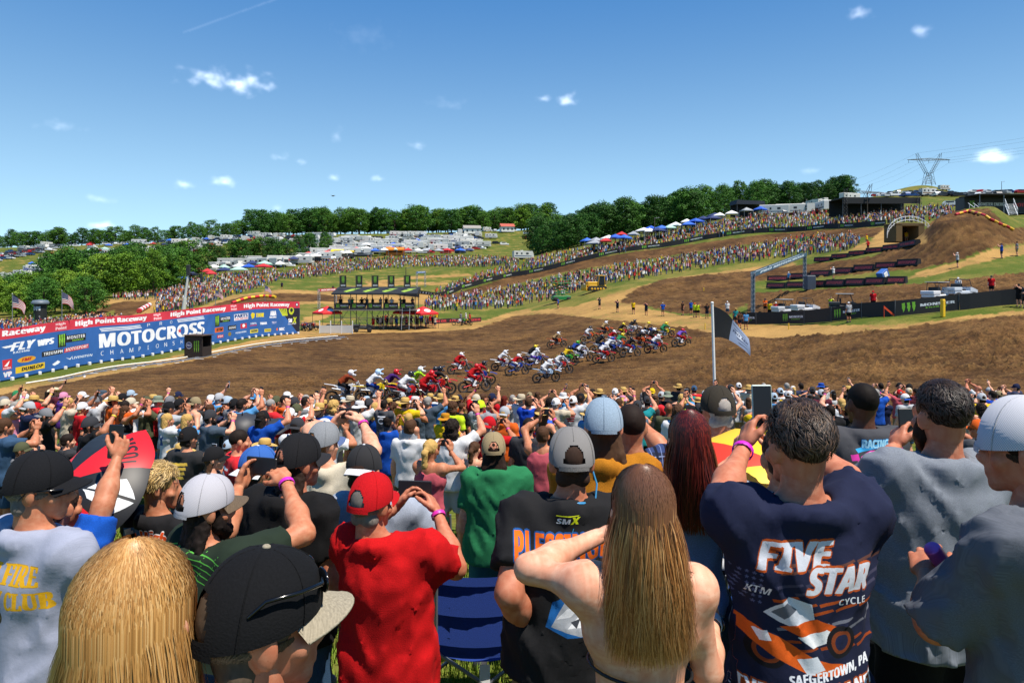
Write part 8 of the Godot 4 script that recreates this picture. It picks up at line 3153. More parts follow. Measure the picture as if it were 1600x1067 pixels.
func make_near_things() -> void:
	var red := blank(256, 256, "c8161f")
	write(red, "TUSK", 26, 150, 204, 54, H("2c1014"), {"skew": 0.1, "bold": 2})
	var blk := blank(256, 256, "16171a")
	fill_poly(blk, [[60, 110], [118, 80], [118, 150], [84, 170], [118, 188], [118, 240], [46, 206]], H("d8dde0"))
	fill_poly(blk, [[132, 90], [196, 120], [206, 190], [132, 238], [132, 186], [160, 170], [132, 148]], H("d8dde0"))
	var prints := {"red": tex_mat(red, 0.5), "blk": tex_mat(blk, 0.5)}
	umbrella(P(132, 780, 3.3), V3(-0.42, 0.62, 0.62), 0.40, ["red", "blk", "c8161f", "16171a"], "red and black umbrella with white emblems and the word TUSK", prints, 0.55)
	umbrella(P(1205, 770, 3.5), V3(0.15, 0.9, 0.45), 0.5, ["d8361c", "e8b81c", "c42a1c", "e8c42a"], "red and yellow umbrella beside the pale gray shirt", {}, 0.2)
	umbrella(P(378, 660, 12.0), V3(0.1, 1, 0.25), 0.36, ["2b2d33"], "dark gray umbrella between the seated spectators", {}, 0.1, "dark umbrellas")
	umbrella(P(424, 668, 12.0), V3(-0.1, 1, 0.2), 0.36, ["26282e"], "black umbrella beside the blue patterned shirt", {}, 0.3, "dark umbrellas")
	camp_chair(754, 4.6, 0.12, "27408c", "navy blue camp chair with gray folding legs")
	camp_chair(676, 7.2, -0.2, "1d4a3c", "dark green camp chair with black lettering behind the red t-shirt")
	camp_chair(228, 12.6, 0.2, "2f7f9c", "teal camp chair beside the red shirt and bucket hat")
	camp_chair(1118, 4.6, 0.5, "2c4f9c", "blue camp chair with a water bottle on its armrest")
	camp_chair(1400, 3.9, -0.1, "17181c", "black camp chair behind the heather gray shirt")
	camp_chair(600, 6.6, 0.3, "c8342c", "red camp chair between standing spectators")
	camp_chair(1385, 6.4, 0.2, "b82a26", "red camp chair beside the charcoal shirt")
	var bt := thing("water_bottle", "clear plastic water bottle with blue label on the blue chair", "bottle", P(1117, 935, 4.25))
	var mb := MB.new()
	mb.lathe([V2(0.001, 0), V2(0.032, 0.005), V2(0.033, 0.14), V2(0.028, 0.165), V2(0.013, 0.195), V2(0.013, 0.21)], Vector3.ZERO, Basis(), 14)
	var gm := StandardMaterial3D.new()
	gm.albedo_color = Color(0.9, 0.95, 1.0, 0.3)
	gm.transparency = BaseMaterial3D.TRANSPARENCY_ALPHA
	gm.roughness = 0.08
	part("bottle_wall", mb.mesh(), gm, bt)
	mb = MB.new()
	mb.lathe([V2(0.0338, 0.05), V2(0.0338, 0.11)], Vector3.ZERO, Basis(), 14)
	part("label_band", mb.mesh(), mat("3a6fb8", 0.5), bt)
	mb = MB.new()
	mb.lathe([V2(0.015, 0.205), V2(0.015, 0.225), V2(0.001, 0.226)], Vector3.ZERO, Basis(), 12)
	part("bottle_cap", mb.mesh(), mat("e0e2e6", 0.5), bt)
	var can := thing("drink_can", "pink and violet drink can held by the person in neon striped shirt", "can", P(1468, 872, 2.08))
	mb = MB.new()
	mb.lathe([V2(0.001, -0.06), V2(0.027, -0.058), V2(0.031, -0.05), V2(0.031, 0.05), V2(0.026, 0.06), V2(0.001, 0.059)], Vector3.ZERO, Basis(V3(0.3, 0, 1).normalized(), 0.7).scaled(Vector3.ONE * 0.8), 18)
	part("can_wall", mb.mesh(), mat("c45aa8", 0.3, 0.3), can)
	var fp := G(1119, 24.0)
	var ft := thing("flag", "black and white flag drooping from a white pole at the track edge", "flag", fp)
	mb = MB.new()
	var top := EYE + (HZ - 474.0) / FOC * 24.0 - fp.y
	mb.tube([V3(0, -0.2, 0), V3(-0.13, top, 0)], [0.055, 0.045], 9)
	mb.blob(V3(-0.13, top + 0.02, 0), V3(0.06, 0.04, 0.06), 8, 6)
	part("pole", mb.mesh(), mat("e2e2e0", 0.5), ft)
	var fi := blank(256, 192, "17191d")
	fill_poly(fi, [[150, 0], [256, 0], [256, 192], [120, 192]], H("8593ad"))
	for k in 5:
		fill_poly(fi, [[150 + k * 8, 20 + k * 34], [236, 30 + k * 30], [240, 38 + k * 30], [156 + k * 8, 34 + k * 34]], H("5a6478"))
	fill_disc(fi, V2(195, 90), 26, H("c9d0dc"))
	write(fi, "PRO MX", 150, 76, 92, 26, H("3a4660"), {"skew": 0.2, "bold": 1})
	part("flag_cloth", flag_cloth(1.9, 1.1, 0.8, 0.6).mesh(), tex_mat(fi, 0.8), ft, Transform3D(Basis(), V3(-0.08, top - 0.1, 0)))
	var gl := MB.new()
	var r := RandomNumberGenerator.new()
	r.seed = 4
	for k in 9:
		var a := r.randf() * TAU
		var h := r.randf_range(0.035, 0.085)
		var o := V3(r.randf_range(-0.03, 0.03), 0, r.randf_range(-0.03, 0.03))
		var lean := V3(cos(a), 0, sin(a)) * h * r.randf_range(0.2, 0.7)
		var s := V3(-sin(a), 0, cos(a)) * 0.0028
		var i := gl.vert(o - s, V3(cos(a), 0.6, sin(a)))
		gl.vert(o + s, V3(cos(a), 0.6, sin(a)))
		gl.vert(o + lean * 0.5 + V3(0, h * 0.6, 0) + s * 0.7, V3(cos(a), 0.6, sin(a)))
		gl.vert(o + lean * 0.5 + V3(0, h * 0.6, 0) - s * 0.7, V3(cos(a), 0.6, sin(a)))
		gl.vert(o + lean + V3(0, h, 0), V3(cos(a), 0.6, sin(a)))
		gl.tri(i, i + 1, i + 2)
		gl.tri(i, i + 2, i + 3)
		gl.tri(i + 3, i + 2, i + 4)
	var mm := MultiMesh.new()
	mm.transform_format = MultiMesh.TRANSFORM_3D
	mm.use_colors = true
	mm.mesh = gl.mesh()
	mm.mesh.surface_set_material(0, leaf_mat())
	mm.instance_count = 26000
	for k in 26000:
		var dd := 1.2 + 9.0 * sqrt(r.randf())
		var x := r.randf_range(-0.8, 0.82) * dd
		mm.set_instance_transform(k, Transform3D(Basis(Vector3.UP, r.randf() * TAU).scaled(Vector3.ONE * r.randf_range(0.7, 1.4)), V3(x, gy(x, -dd) - 0.005, -dd)))
		mm.set_instance_color(k, lin("6f8f2e").lerp(lin("a8a650"), r.randf() * r.randf()) * r.randf_range(0.8, 1.25))
	var gi := MultiMeshInstance3D.new()
	gi.name = "grass"
	gi.multimesh = mm
	gi.set_meta("kind", "stuff")
	gi.set_meta("label", "short green grass between the feet of the spectators")
	add_child(gi)
# ---------------------------------------------------------------- motocross bikes and riders; a bike faces -z
var bike_parts := {}
func bike_meshes() -> Dictionary:
	if not bike_parts.is_empty():
		return bike_parts
	var d := {}
	var mb := MB.new()
	var ax := Basis(V3(0, 0, 1), V3(1, 0, 0), V3(0, 1, 0))
	for q in [["front", 0.345, 0.05], ["rear", 0.335, 0.065]]:
		mb = MB.new()
		var r: float = q[1]
		var w: float = q[2]
		mb.lathe([V2(r - 0.075, -w * 0.7), V2(r - 0.03, -w), V2(r - 0.005, -w * 0.7), V2(r, 0), V2(r - 0.005, w * 0.7), V2(r - 0.03, w), V2(r - 0.075, w * 0.7)], Vector3.ZERO, ax, 30)
		for k in 30:
			var a := TAU * k / 30.0
			for s in [-0.6, 0.0, 0.6]:
				if (k + int(s * 5)) % 2 == 0:
					mb.box(V3(s * w, cos(a) * r, sin(a) * r), V3(w * 0.5, 0.024, 0.024), 0.0, Basis(Vector3.RIGHT, a))
		d[q[0] + "_tyre"] = mb.mesh()
		mb = MB.new()
		mb.lathe([V2(r - 0.095, -w * 0.5), V2(r - 0.07, -w * 0.6), V2(r - 0.07, w * 0.6), V2(r - 0.095, w * 0.5), V2(r - 0.095, -w * 0.5)], Vector3.ZERO, ax, 24)
		mb.lathe([V2(0.01, -0.07), V2(0.04, -0.06), V2(0.04, 0.06), V2(0.01, 0.07)], Vector3.ZERO, ax, 12)
		for k in 14:
			var a := TAU * k / 14.0
			mb.bar(V3((k % 2 - 0.5) * 0.08, cos(a) * 0.03, sin(a) * 0.03), V3(0, cos(a + 0.2) * (r - 0.08), sin(a + 0.2) * (r - 0.08)), 0.004, 3)
		mb.lathe([V2(0.06, 0.062), V2(0.125, 0.062), V2(0.125, 0.067), V2(0.06, 0.067)], Vector3.ZERO, ax, 16)
		d[q[0] + "_rim"] = mb.mesh()
	var prof := func(pts: Array, width: float) -> ArrayMesh:
		var m := MB.new()
		var o := []
		for p in pts:
			o.append(V2(p[0], p[1]))
		m.prism(o, width, Basis(V3(0, 0, 1), V3(0, 1, 0), V3(-1, 0, 0)))
		return m.mesh()
	d["shroud"] = prof.call([[-0.46, 0.72], [-0.36, 0.60], [-0.14, 0.66], [0.04, 0.80], [-0.1, 0.93], [-0.3, 0.96], [-0.42, 0.86]], 0.30)
	d["side_plate"] = prof.call([[0.08, 0.66], [0.34, 0.64], [0.50, 0.82], [0.3, 0.86], [0.1, 0.82]], 0.24)
	mb = MB.new()
	mb.tube([V3(0, 0.93, -0.26), V3(0, 0.92, 0.0), V3(0, 0.91, 0.3), V3(0, 0.95, 0.52)], [0.07, 0.085, 0.09, 0.05], 8, true, 0.55)
	d["seat"] = mb.mesh()
	mb = MB.new()
	for i in 9:
		var t := i / 8.0
		var z := lerpf(0.38, 1.02, t)
		var y := 0.87 + 0.13 * t
		mb.box(V3(0, y, z), V3(lerpf(0.19, 0.1, t), 0.02, 0.085), 0.0, Basis(Vector3.RIGHT, -0.2))
	d["rear_fender"] = mb.mesh()
	mb = MB.new()
	for i in 11:
		var t := i / 10.0
		var z := lerpf(-0.40, -1.12, t)
		var y := 0.80 + 0.06 * sin(t * PI) - 0.07 * t * t
		mb.box(V3(0, y, z), V3(lerpf(0.16, 0.11, absf(t - 0.4) * 1.6), 0.02, 0.08), 0.0, Basis(Vector3.RIGHT, 0.2 - 0.5 * (0.5 - t)))
	d["front_fender"] = mb.mesh()
	mb = MB.new()
	mb.box(V3(0, 0.96, -0.60), V3(0.21, 0.24, 0.03), 0.01, Basis(Vector3.RIGHT, 0.35))
	d["number_plate"] = mb.mesh()
	mb = MB.new()
	mb.box(V3(0, 0.46, -0.02), V3(0.26, 0.26, 0.32), 0.04)
	mb.tube([V3(0, 0.55, -0.1), V3(0, 0.76, -0.16)], [0.08, 0.09], 8)
	mb.lathe([V2(0.01, -0.15), V2(0.11, -0.15), V2(0.11, 0.15), V2(0.01, 0.15)], V3(0, 0.44, 0.05), ax, 14)
	d["engine"] = mb.mesh()
	mb = MB.new()
	mb.tube([V3(0, 0.95, -0.5), V3(0, 0.62, -0.36), V3(0, 0.3, -0.16), V3(0, 0.28, 0.14), V3(0, 0.5, 0.22), V3(0, 0.85, 0.16), V3(0, 0.9, -0.4)], [0.028], 6)
	for sx in [-1.0, 1.0]:
		mb.tube([V3(sx * 0.05, 0.45, 0.2), V3(sx * 0.1, 0.4, 0.4), V3(sx * 0.1, 0.335, 0.74)], [0.03, 0.03, 0.024], 6)
		mb.bar(V3(sx * 0.1, 0.86, 0.15), V3(sx * 0.08, 0.88, 0.6), 0.016, 5)
		mb.bar(V3(sx * 0.06, 0.33, 0.14), V3(sx * 0.24, 0.34, 0.12), 0.018, 5)
	d["frame"] = mb.mesh()
	mb = MB.new()
	for sx in [-1.0, 1.0]:
		mb.tube([V3(sx * 0.1, 0.345, -0.74), V3(sx * 0.1, 0.62, -0.64), V3(sx * 0.1, 1.0, -0.50)], [0.024, 0.028, 0.026], 7)
	mb.box(V3(0, 0.98, -0.505), V3(0.26, 0.05, 0.1), 0.01)
	d["fork"] = mb.mesh()
	mb = MB.new()
	mb.tube([V3(-0.40, 1.10, -0.36), V3(-0.2, 1.12, -0.42), V3(-0.08, 1.06, -0.5), V3(0.08, 1.06, -0.5), V3(0.2, 1.12, -0.42), V3(0.40, 1.10, -0.36)], [0.016], 6)
	d["handlebar"] = mb.mesh()
	mb = MB.new()
	mb.tube([V3(0.06, 0.55, -0.2), V3(0.15, 0.42, -0.3), V3(0.16, 0.5, 0.1), V3(0.14, 0.68, 0.3)], [0.025], 6)
	mb.tube([V3(0.14, 0.68, 0.3), V3(0.15, 0.78, 0.72)], [0.055, 0.05], 9, true)
	d["exhaust"] = mb.mesh()
	bike_parts = d
	return d
var rider_kit := {}
func rider_meshes() -> Dictionary:
	if not rider_kit.is_empty():
		return rider_kit
	var k := skeleton({"hip": V3(0, 1.03, 0.30), "chest": V3(0, 1.22, 0.02), "neck": V3(0, 1.33, -0.11), "head": V3(0, 1.46, -0.24), "sl": V3(-0.18, 1.29, -0.05), "sr": V3(0.18, 1.29, -0.05), "wl": V3(-0.36, 1.14, -0.34), "wr": V3(0.36, 1.14, -0.34), "pl": V3(-1, 0.5, 0.2), "pr": V3(1, 0.5, 0.2),
		"hl": V3(-0.1, 0.99, 0.30), "hr": V3(0.1, 0.99, 0.30), "kl": V3(-0.21, 0.80, -0.10), "kr": V3(0.21, 0.80, -0.10), "al": V3(-0.2, 0.44, 0.12), "ar": V3(0.2, 0.44, 0.12)})
	var b := body_mb(k, 0.02)
	b.add(head_mb(false), Transform3D(Basis(), k.head))
	rider_kit["body"] = b.mesh()
	rider_kit["jersey"] = shirt_mb(k, 0.02, {"sleeve": 2.0, "amp": 0.02, "loose": 0.02, "hem": -0.02}).mesh()
	rider_kit["trousers"] = pants_mb(k, 0.02, {"leg": 1.6, "open": true}).mesh()
	for q in ["l", "r"]:
		var g := MB.new()
		g.add(hand_mb("fist", false), Transform3D(frame_of(V3(0.3 if q == "l" else -0.3, -0.1, -1), V3(0, -1, 0)).scaled(Vector3.ONE * 1.12) * Basis().scaled(V3(-1 if q == "r" else 1, 1, 1)), k["w" + q]))
		rider_kit["glove" + q] = g.mesh()
		var an: Vector3 = k["a" + q]
		var kn: Vector3 = k["k" + q]
		var s := Sdf.new(an + V3(-0.1, -0.14, -0.26), an + V3(0.1, 0.36, 0.16), 0.02, 80.0)
		s.bone(an.lerp(kn, 0.6), an, 0.072, 0.058)
		s.bone(an + V3(0, -0.05, 0.04), an + V3(0, -0.06, -0.17), 0.055, 0.046)
		s.finish()
		var bm := MB.new()
		s.net(bm)
		rider_kit["boot" + q] = bm.mesh()
	var h := Sdf.new(V3(-0.16, -0.2, -0.26), V3(0.16, 0.18, 0.18), 0.011, 140.0)
	h.ball(V3(0, 0.03, 0.02), V3(0.128, 0.142, 0.15))
	h.bone(V3(-0.07, -0.07, -0.08), V3(0, -0.11, -0.19), 0.06, 0.04)
	h.bone(V3(0.07, -0.07, -0.08), V3(0, -0.11, -0.19), 0.06, 0.04)
	h.finish([[V3(0, -1, 0.2).normalized(), 0.14]], [[V3(-0.05, 0.0, -0.16), V3(0.05, 0.0, -0.16), 0.062]])
	var hm := MB.new()
	h.net(hm)
	rider_kit["helmet"] = hm.mesh()
	var vz := MB.new()
	vz.prism([V2(-0.1, 0), V2(0.1, 0), V2(0.085, 0.16), V2(-0.085, 0.16)], 0.012, Basis(Vector3.RIGHT, V3(0, 0.25, -1).normalized(), V3(0, 1, 0.25).normalized()), V3(0, 0.10, -0.1))
	rider_kit["visor"] = vz.mesh()
	var gg := MB.new()
	gg.blob(V3(0, 0.0, -0.115), V3(0.085, 0.045, 0.035), 12, 8)
	rider_kit["goggles"] = gg.mesh()
	rider_kit["k"] = k
	return rider_kit
func bike(px: float, py: float, n: int, c: Array, yaw: float, pitch: float, lean: float, from := 30.0) -> void:
	var d := bike_meshes()
	var at := GP(px, py, from)
	at.y += 0.02
	var b := Basis(Vector3.UP, yaw) * Basis(Vector3.RIGHT, pitch) * Basis(Vector3.BACK, lean)
	var lift := V3(0, 0, 0)
	if pitch > 0.0:
		lift = V3(0, 0.72 * sin(pitch), 0)
	var t := thing("motocross_bike", "%s motocross bike ridden by the rider in %s with %s helmet" % [c[1], c[3], c[6]], "motorcycle", at, 0, "motocross bikes racing from the gate")
	t.transform = Transform3D(b, at + lift)
	for q in [["front", V3(0, 0.345, -0.74)], ["rear", V3(0, 0.335, 0.72)]]:
		var w := part("wheel", d[q[0] + "_tyre"], mat("2c2620", 0.9), t, Transform3D(Basis(Vector3.RIGHT, n * 0.4), q[1]))
		part("rim", d[q[0] + "_rim"], mat("3a3c40", 0.4, 0.6), w)
	var pl := mat(c[0], 0.4)
	part("shroud", d.shroud, pl, t)
	part("front_fender", d.front_fender, pl, t)
	part("rear_fender", d.rear_fender, pl, t)
	part("side_plate", d.side_plate, mat("d8d8da" if n % 3 else c[0], 0.5), t)
	part("seat", d.seat, mat("1c1c20", 0.7), t)
	part("number_plate", d.number_plate, mat(c[7], 0.5), t)
	part("engine", d.engine, mat("5a5c60", 0.5, 0.5), t)
	part("frame", d.frame, mat("2a2c30" if n % 2 else c[0], 0.4, 0.2), t)
	part("fork", d.fork, mat("9a8a60" if n % 2 else "8d9094", 0.35, 0.6), t)
	part("handlebar", d.handlebar, mat("26282c", 0.5), t)
	part("exhaust", d.exhaust, mat("8a8c90", 0.35, 0.8), t)
	var k := rider_meshes()
	var r := thing("person", "rider in %s with %s helmet on the %s motocross bike" % [c[3], c[6], c[1]], "person", at, 0, "motocross riders racing from the gate")
	r.transform = t.transform
	part("body", k.body, skin(0), r)
	part("jersey", k.jersey, cloth(c[2]), r)
	part("trousers", k.trousers, cloth(c[4]), r)
	for q in ["l", "r"]:
		part("glove", k["glove" + q], mat("2a2a2e" if n % 2 else c[2], 0.7), r)
		part("boot", k["boot" + q], mat("d0d0d2" if n % 3 else "26262a", 0.5), r)
	var hx := Transform3D(Basis(), k.k.head + V3(0, 0.01, 0.0))
	var he := part("helmet", k.helmet, mat(c[5], 0.25), r, hx)
	part("visor", k.visor, mat(c[5], 0.35), he)
	part("goggles", k.goggles, mat("1a1c22", 0.15), he)
func make_bikes() -> void:
	var P2 := {"R": ["b8181c", "red"], "B": ["1c3f9c", "blue"], "W": ["d8dade", "white"], "O": ["d8581c", "orange"], "G": ["3f9c28", "green"], "Y": ["dcc01c", "yellow"], "K": ["22242a", "black"], "L": ["aecbe8", "pale blue"]}
	var J := {"r": ["b4161c", "red gear"], "w": ["dcdee2", "white gear"], "k": ["1e1e22", "black gear"], "b": ["24469c", "blue gear"], "o": ["8a3a1c", "rust gear"], "p": ["4a2470", "purple gear"], "n": ["b8ea28", "neon yellow gear"], "y": ["dcb81c", "yellow gear"], "g": ["2f8a5a", "green gear"], "t": ["a88a60", "tan gear"], "m": ["7a5ac8", "violet gear"]}
	var rows := [[541, 622, "W", "o", "k", "W"], [588, 624, "Y", "w", "b", "L"], [612, 620, "R", "p", "p", "R"], [634, 625, "R", "w", "w", "K"], [655, 617, "B", "n", "n", "W"], [673, 612, "R", "r", "k", "K"], [668, 624, "R", "r", "r", "R"], [683, 613, "R", "k", "r", "K"], [719, 585, "R", "r", "r", "W"], [750, 602, "B", "r", "r", "K"], [742, 614, "R", "r", "r", "R"], [787, 580, "W", "w", "r", "W"],
		[808, 587, "B", "r", "w", "W"], [832, 568, "W", "k", "k", "Y"], [839, 577, "B", "w", "m", "W"], [853, 598, "L", "w", "w", "W"], [875, 585, "R", "w", "w", "K"], [887, 574, "G", "y", "g", "K"], [870, 544, "O", "t", "k", "W"], [899, 562, "B", "b", "k", "G"], [909, 566, "W", "w", "k", "K"], [921, 536, "O", "w", "w", "K"], [943, 567, "R", "w", "r", "W"], [938, 552, "B", "k", "k", "K"], [945, 527, "O", "t", "k", "W"],
		[957, 543, "R", "r", "w", "W"], [968, 549, "O", "g", "w", "Y"], [974, 531, "R", "k", "y", "Y"], [988, 524, "W", "k", "w", "K"], [985, 558, "B", "k", "r", "K"], [1000, 544, "O", "k", "o", "W"], [1014, 529, "B", "t", "k", "Y"], [1024, 552, "R", "w", "b", "W"], [1021, 540, "R", "k", "k", "W"], [1039, 530, "Y", "g", "g", "Y"], [1065, 542, "R", "m", "r", "R"], [953, 556, "B", "w", "k", "B"]]
	var i := 0
	for q in rows:
		var p: Array = P2[q[2]]
		var j: Array = J[q[3]]
		var h: Array = P2[q[5]]
		bike(q[0], q[1] + (9 if i < 8 else 0), i, [p[0], p[1], j[0], j[1], J[q[4]][0], h[0], h[1], ["e0e0e2", "d8c020", "c8282c", "e0e0e2"][i % 4]], -1.22 + 0.16 * sin(i * 2.7), 0.10 * maxf(0.0, sin(i * 1.9)), 0.12 * sin(i * 3.3))
		i += 1
	for k in 8:
		var c: Array = P2[["R", "O", "B", "K", "R", "W", "G", "Y"][k]]
		var d := bike_meshes()
		var at := GP(474.0 + k * 3.4 if k < 5 else 676.0 + k * 8.0, 517.0 - (k % 3) if k < 5 else 508.0, 88.0)
		var t := thing("motocross_bike", "%s motocross bike parked %s" % [c[1], "at the end of the blue banner" if k < 5 else "by the low red fence"], "motorcycle", at, 0.6 + 0.9 * k, "parked motocross bikes")
		part("wheel", d.front_tyre, mat("2c2620", 0.9), t, Transform3D(Basis(), V3(0, 0.345, -0.74)))
		part("wheel", d.rear_tyre, mat("2c2620", 0.9), t, Transform3D(Basis(), V3(0, 0.335, 0.72)))
		for q in ["shroud", "front_fender", "rear_fender"]:
			part(q, d[q], mat(c[0], 0.4), t)
		part("seat", d.seat, mat("1c1c20", 0.7), t)
		part("engine", d.engine, mat("5a5c60", 0.5, 0.5), t)
		part("frame", d.frame, mat("2a2c30", 0.4, 0.2), t)
		part("fork", d.fork, mat("8d9094", 0.35, 0.6), t)
		part("handlebar", d.handlebar, mat("26282c", 0.5), t)
# ---------------------------------------------------------------- trees
var tree_kinds := []
func make_tree_kinds() -> void:
	var r := RandomNumberGenerator.new()
	r.seed = 77
	var hues := [["2f5018", "4f7824"], ["244818", "3c6822"], ["3a5c18", "658826"], ["203f16", "385e20"], ["2d521c", "4c7829"], ["456a1c", "78962e"]]
	for kind in 6:
		var tr := MB.new()
		var lean := V3(r.randf_range(-0.6, 0.6), 0, r.randf_range(-0.6, 0.6))
		tr.tube([Vector3.ZERO, V3(0, 2.2, 0) + lean * 0.2, V3(0, 5.5, 0) + lean * 0.5, V3(0, 10.5, 0) + lean], [0.34, 0.26, 0.2, 0.06], 8)
		var clumps := []
		var wide := r.randf_range(3.6, 5.4)
		for i in 40:
			var f := (i + 0.5) / 40.0
			var y := lerpf(1.9, 13.6, f)
			var prof := sin(clampf((f * 0.84 + 0.14), 0, 1) * PI) * 0.7 + 0.3
			var a := i * 2.4 + r.randf() * 0.9
			var rad := wide * prof * sqrt(r.randf_range(0.15, 1.0))
			var c := V3(cos(a) * rad, y, sin(a) * rad) + lean * f
			clumps.append([c, r.randf_range(0.95, 1.9)])
			if i % 4 == 0:
				tr.tube([V3(0, y * 0.62, 0) + lean * f * 0.6, c * V3(0.5, 0.85, 0.5), c], [0.11, 0.07, 0.03], 5)
		var cr := MB.new()
		var lo := lin(hues[kind][0])
		var hi := lin(hues[kind][1])
		for cl in clumps:
			var tone := r.randf()
			for j in 120:
				var dir := V3(r.randfn(), r.randfn() * 0.8, r.randfn()).normalized()
				var p: Vector3 = cl[0] + dir * cl[1] * pow(r.randf_range(0.25, 1.0), 0.5) * V3(1.15, 0.8, 1.15)
				var nn := (dir + V3(r.randfn(), r.randfn() + 0.7, r.randfn()) * 0.55).normalized()
				var u := nn.cross(V3(r.randfn(), r.randfn(), r.randfn())).normalized()
				var w := nn.cross(u)
				var s := r.randf_range(0.17, 0.34)
				cr.col = lo.lerp(hi, clampf(tone * 0.75 + r.randf() * 0.4, 0, 1))
				var i0 := cr.vert(p - u * s, nn)
				cr.vert(p - w * s * 0.55, nn)
				cr.vert(p + u * s * 1.1, nn)
				cr.vert(p + w * s * 0.55, nn)
				cr.tri(i0, i0 + 1, i0 + 2)
				cr.tri(i0, i0 + 2, i0 + 3)
		tree_kinds.append([tr.mesh(), cr.mesh()])
func leaf_mat() -> StandardMaterial3D:
	if not mats.has("leaf"):
		var m := StandardMaterial3D.new()
		m.vertex_color_use_as_albedo = true
		m.roughness = 0.6
		m.metallic_specular = 0.3
		m.backlight_enabled = true
		m.backlight = Color(0.13, 0.2, 0.03)
		mats["leaf"] = m
	return mats["leaf"]
func tree(px: float, d: float, h: float, kind: int, label: String, group: String) -> void:
	var at := G(px, d)
	at.y -= 0.1
	var t := thing("tree", label, "tree", at, rng.randf() * TAU, group)
	var s := h / 14.6
	var wide := 1.35 if d > 440.0 else 1.0
	t.scale = V3(s * wide * rng.randf_range(0.8, 1.4), s, s * rng.randf_range(0.8, 1.4))
	part("trunk", tree_kinds[kind][0], mat("4a3d30", 0.9), t)
	part("crown", tree_kinds[kind][1], leaf_mat(), t)
func tree_label(base: String, kind: int, f: float) -> String:
	return base + [", mid-green leaves", ", dark leaves", ", light green leaves", ", very dark leaves", ", soft green leaves", ", yellowish leaves"][kind] + (", tall" if f > 0.66 else (", short" if f < 0.33 else ""))
func make_trees() -> void:
	make_tree_kinds()
	for b in [
		[-80, 150, 128, 148, 6.5, 9, 13, "small tree behind the crowd of the blue banner", [0, 2, 4, 5]],
		[-70, 110, 150, 172, 7.5, 9.5, 13, "tree at the edge of the wood behind the blue banner", [0, 2, 4, 5]],
		[150, 285, 178, 195, 9, 13, 9, "bright green tree beside the bend in the dirt course", [2, 5, 4]],
		[70, 215, 190, 225, 12, 16, 14, "tall dark tree within the wood below the far car park", [0, 1, 3, 4]],
		[-80, 90, 180, 200, 8, 10.5, 9, "low broad tree beneath the far car park", [0, 4, 2]],
		[180, 300, 200, 230, 10.5, 14, 12, "lower dark tree within the wood below the far car park", [0, 1, 3, 4]],
		[225, 345, 225, 250, 8, 11, 7, "dark tree between the wood and the hillside crowd", [1, 3]],
		[352, 470, 250, 275, 8, 10.5, 9, "dark rounded tree in the clump amid parked vehicles", [1, 3, 0]],
		[470, 520, 285, 300, 8, 10, 4, "small tree beside the rows of parked campers", [0, 1]],
		[-80, 430, 455, 490, 7.5, 14, 60, "tree of the skyline wood above the far car park", [0, 1, 3, 4]],
		[395, 860, 455, 500, 11.5, 20, 84, "tree of the skyline wood above the rows of campers", [0, 1, 2, 4]],
		[846, 935, 228, 250, 10, 13, 7, "dense dark tree at the corner of the green field", [1, 3]],
		[835, 1090, 262, 320, 13, 17, 34, "tall tree behind the canopies of the upper crowd", [0, 1, 3, 4]],
		[1040, 1200, 330, 400, 14, 19, 20, "tree on the rise behind the upper crowd", [0, 1, 4]],
		[1180, 1330, 380, 440, 12, 16, 26, "tree of the dark wood beside the pylons", [1, 3]],
		[1385, 1660, 505, 560, 15, 20, 30, "tree of the wood behind the grassy knoll", [1, 3, 0]],
	]:
		for i in b[6]:
			var px: float = lerpf(b[0], b[1], (i + rng.randf()) / b[6])
			var ks: Array = b[8]
			var kd: int = ks[rng.randi() % ks.size()]
			var ht := rng.randf_range(b[4], b[5])
			tree(px, rng.randf_range(b[2], b[3]), ht, kd, tree_label(b[7], kd, (ht - b[4]) / (b[5] - b[4])), b[7] + " group")
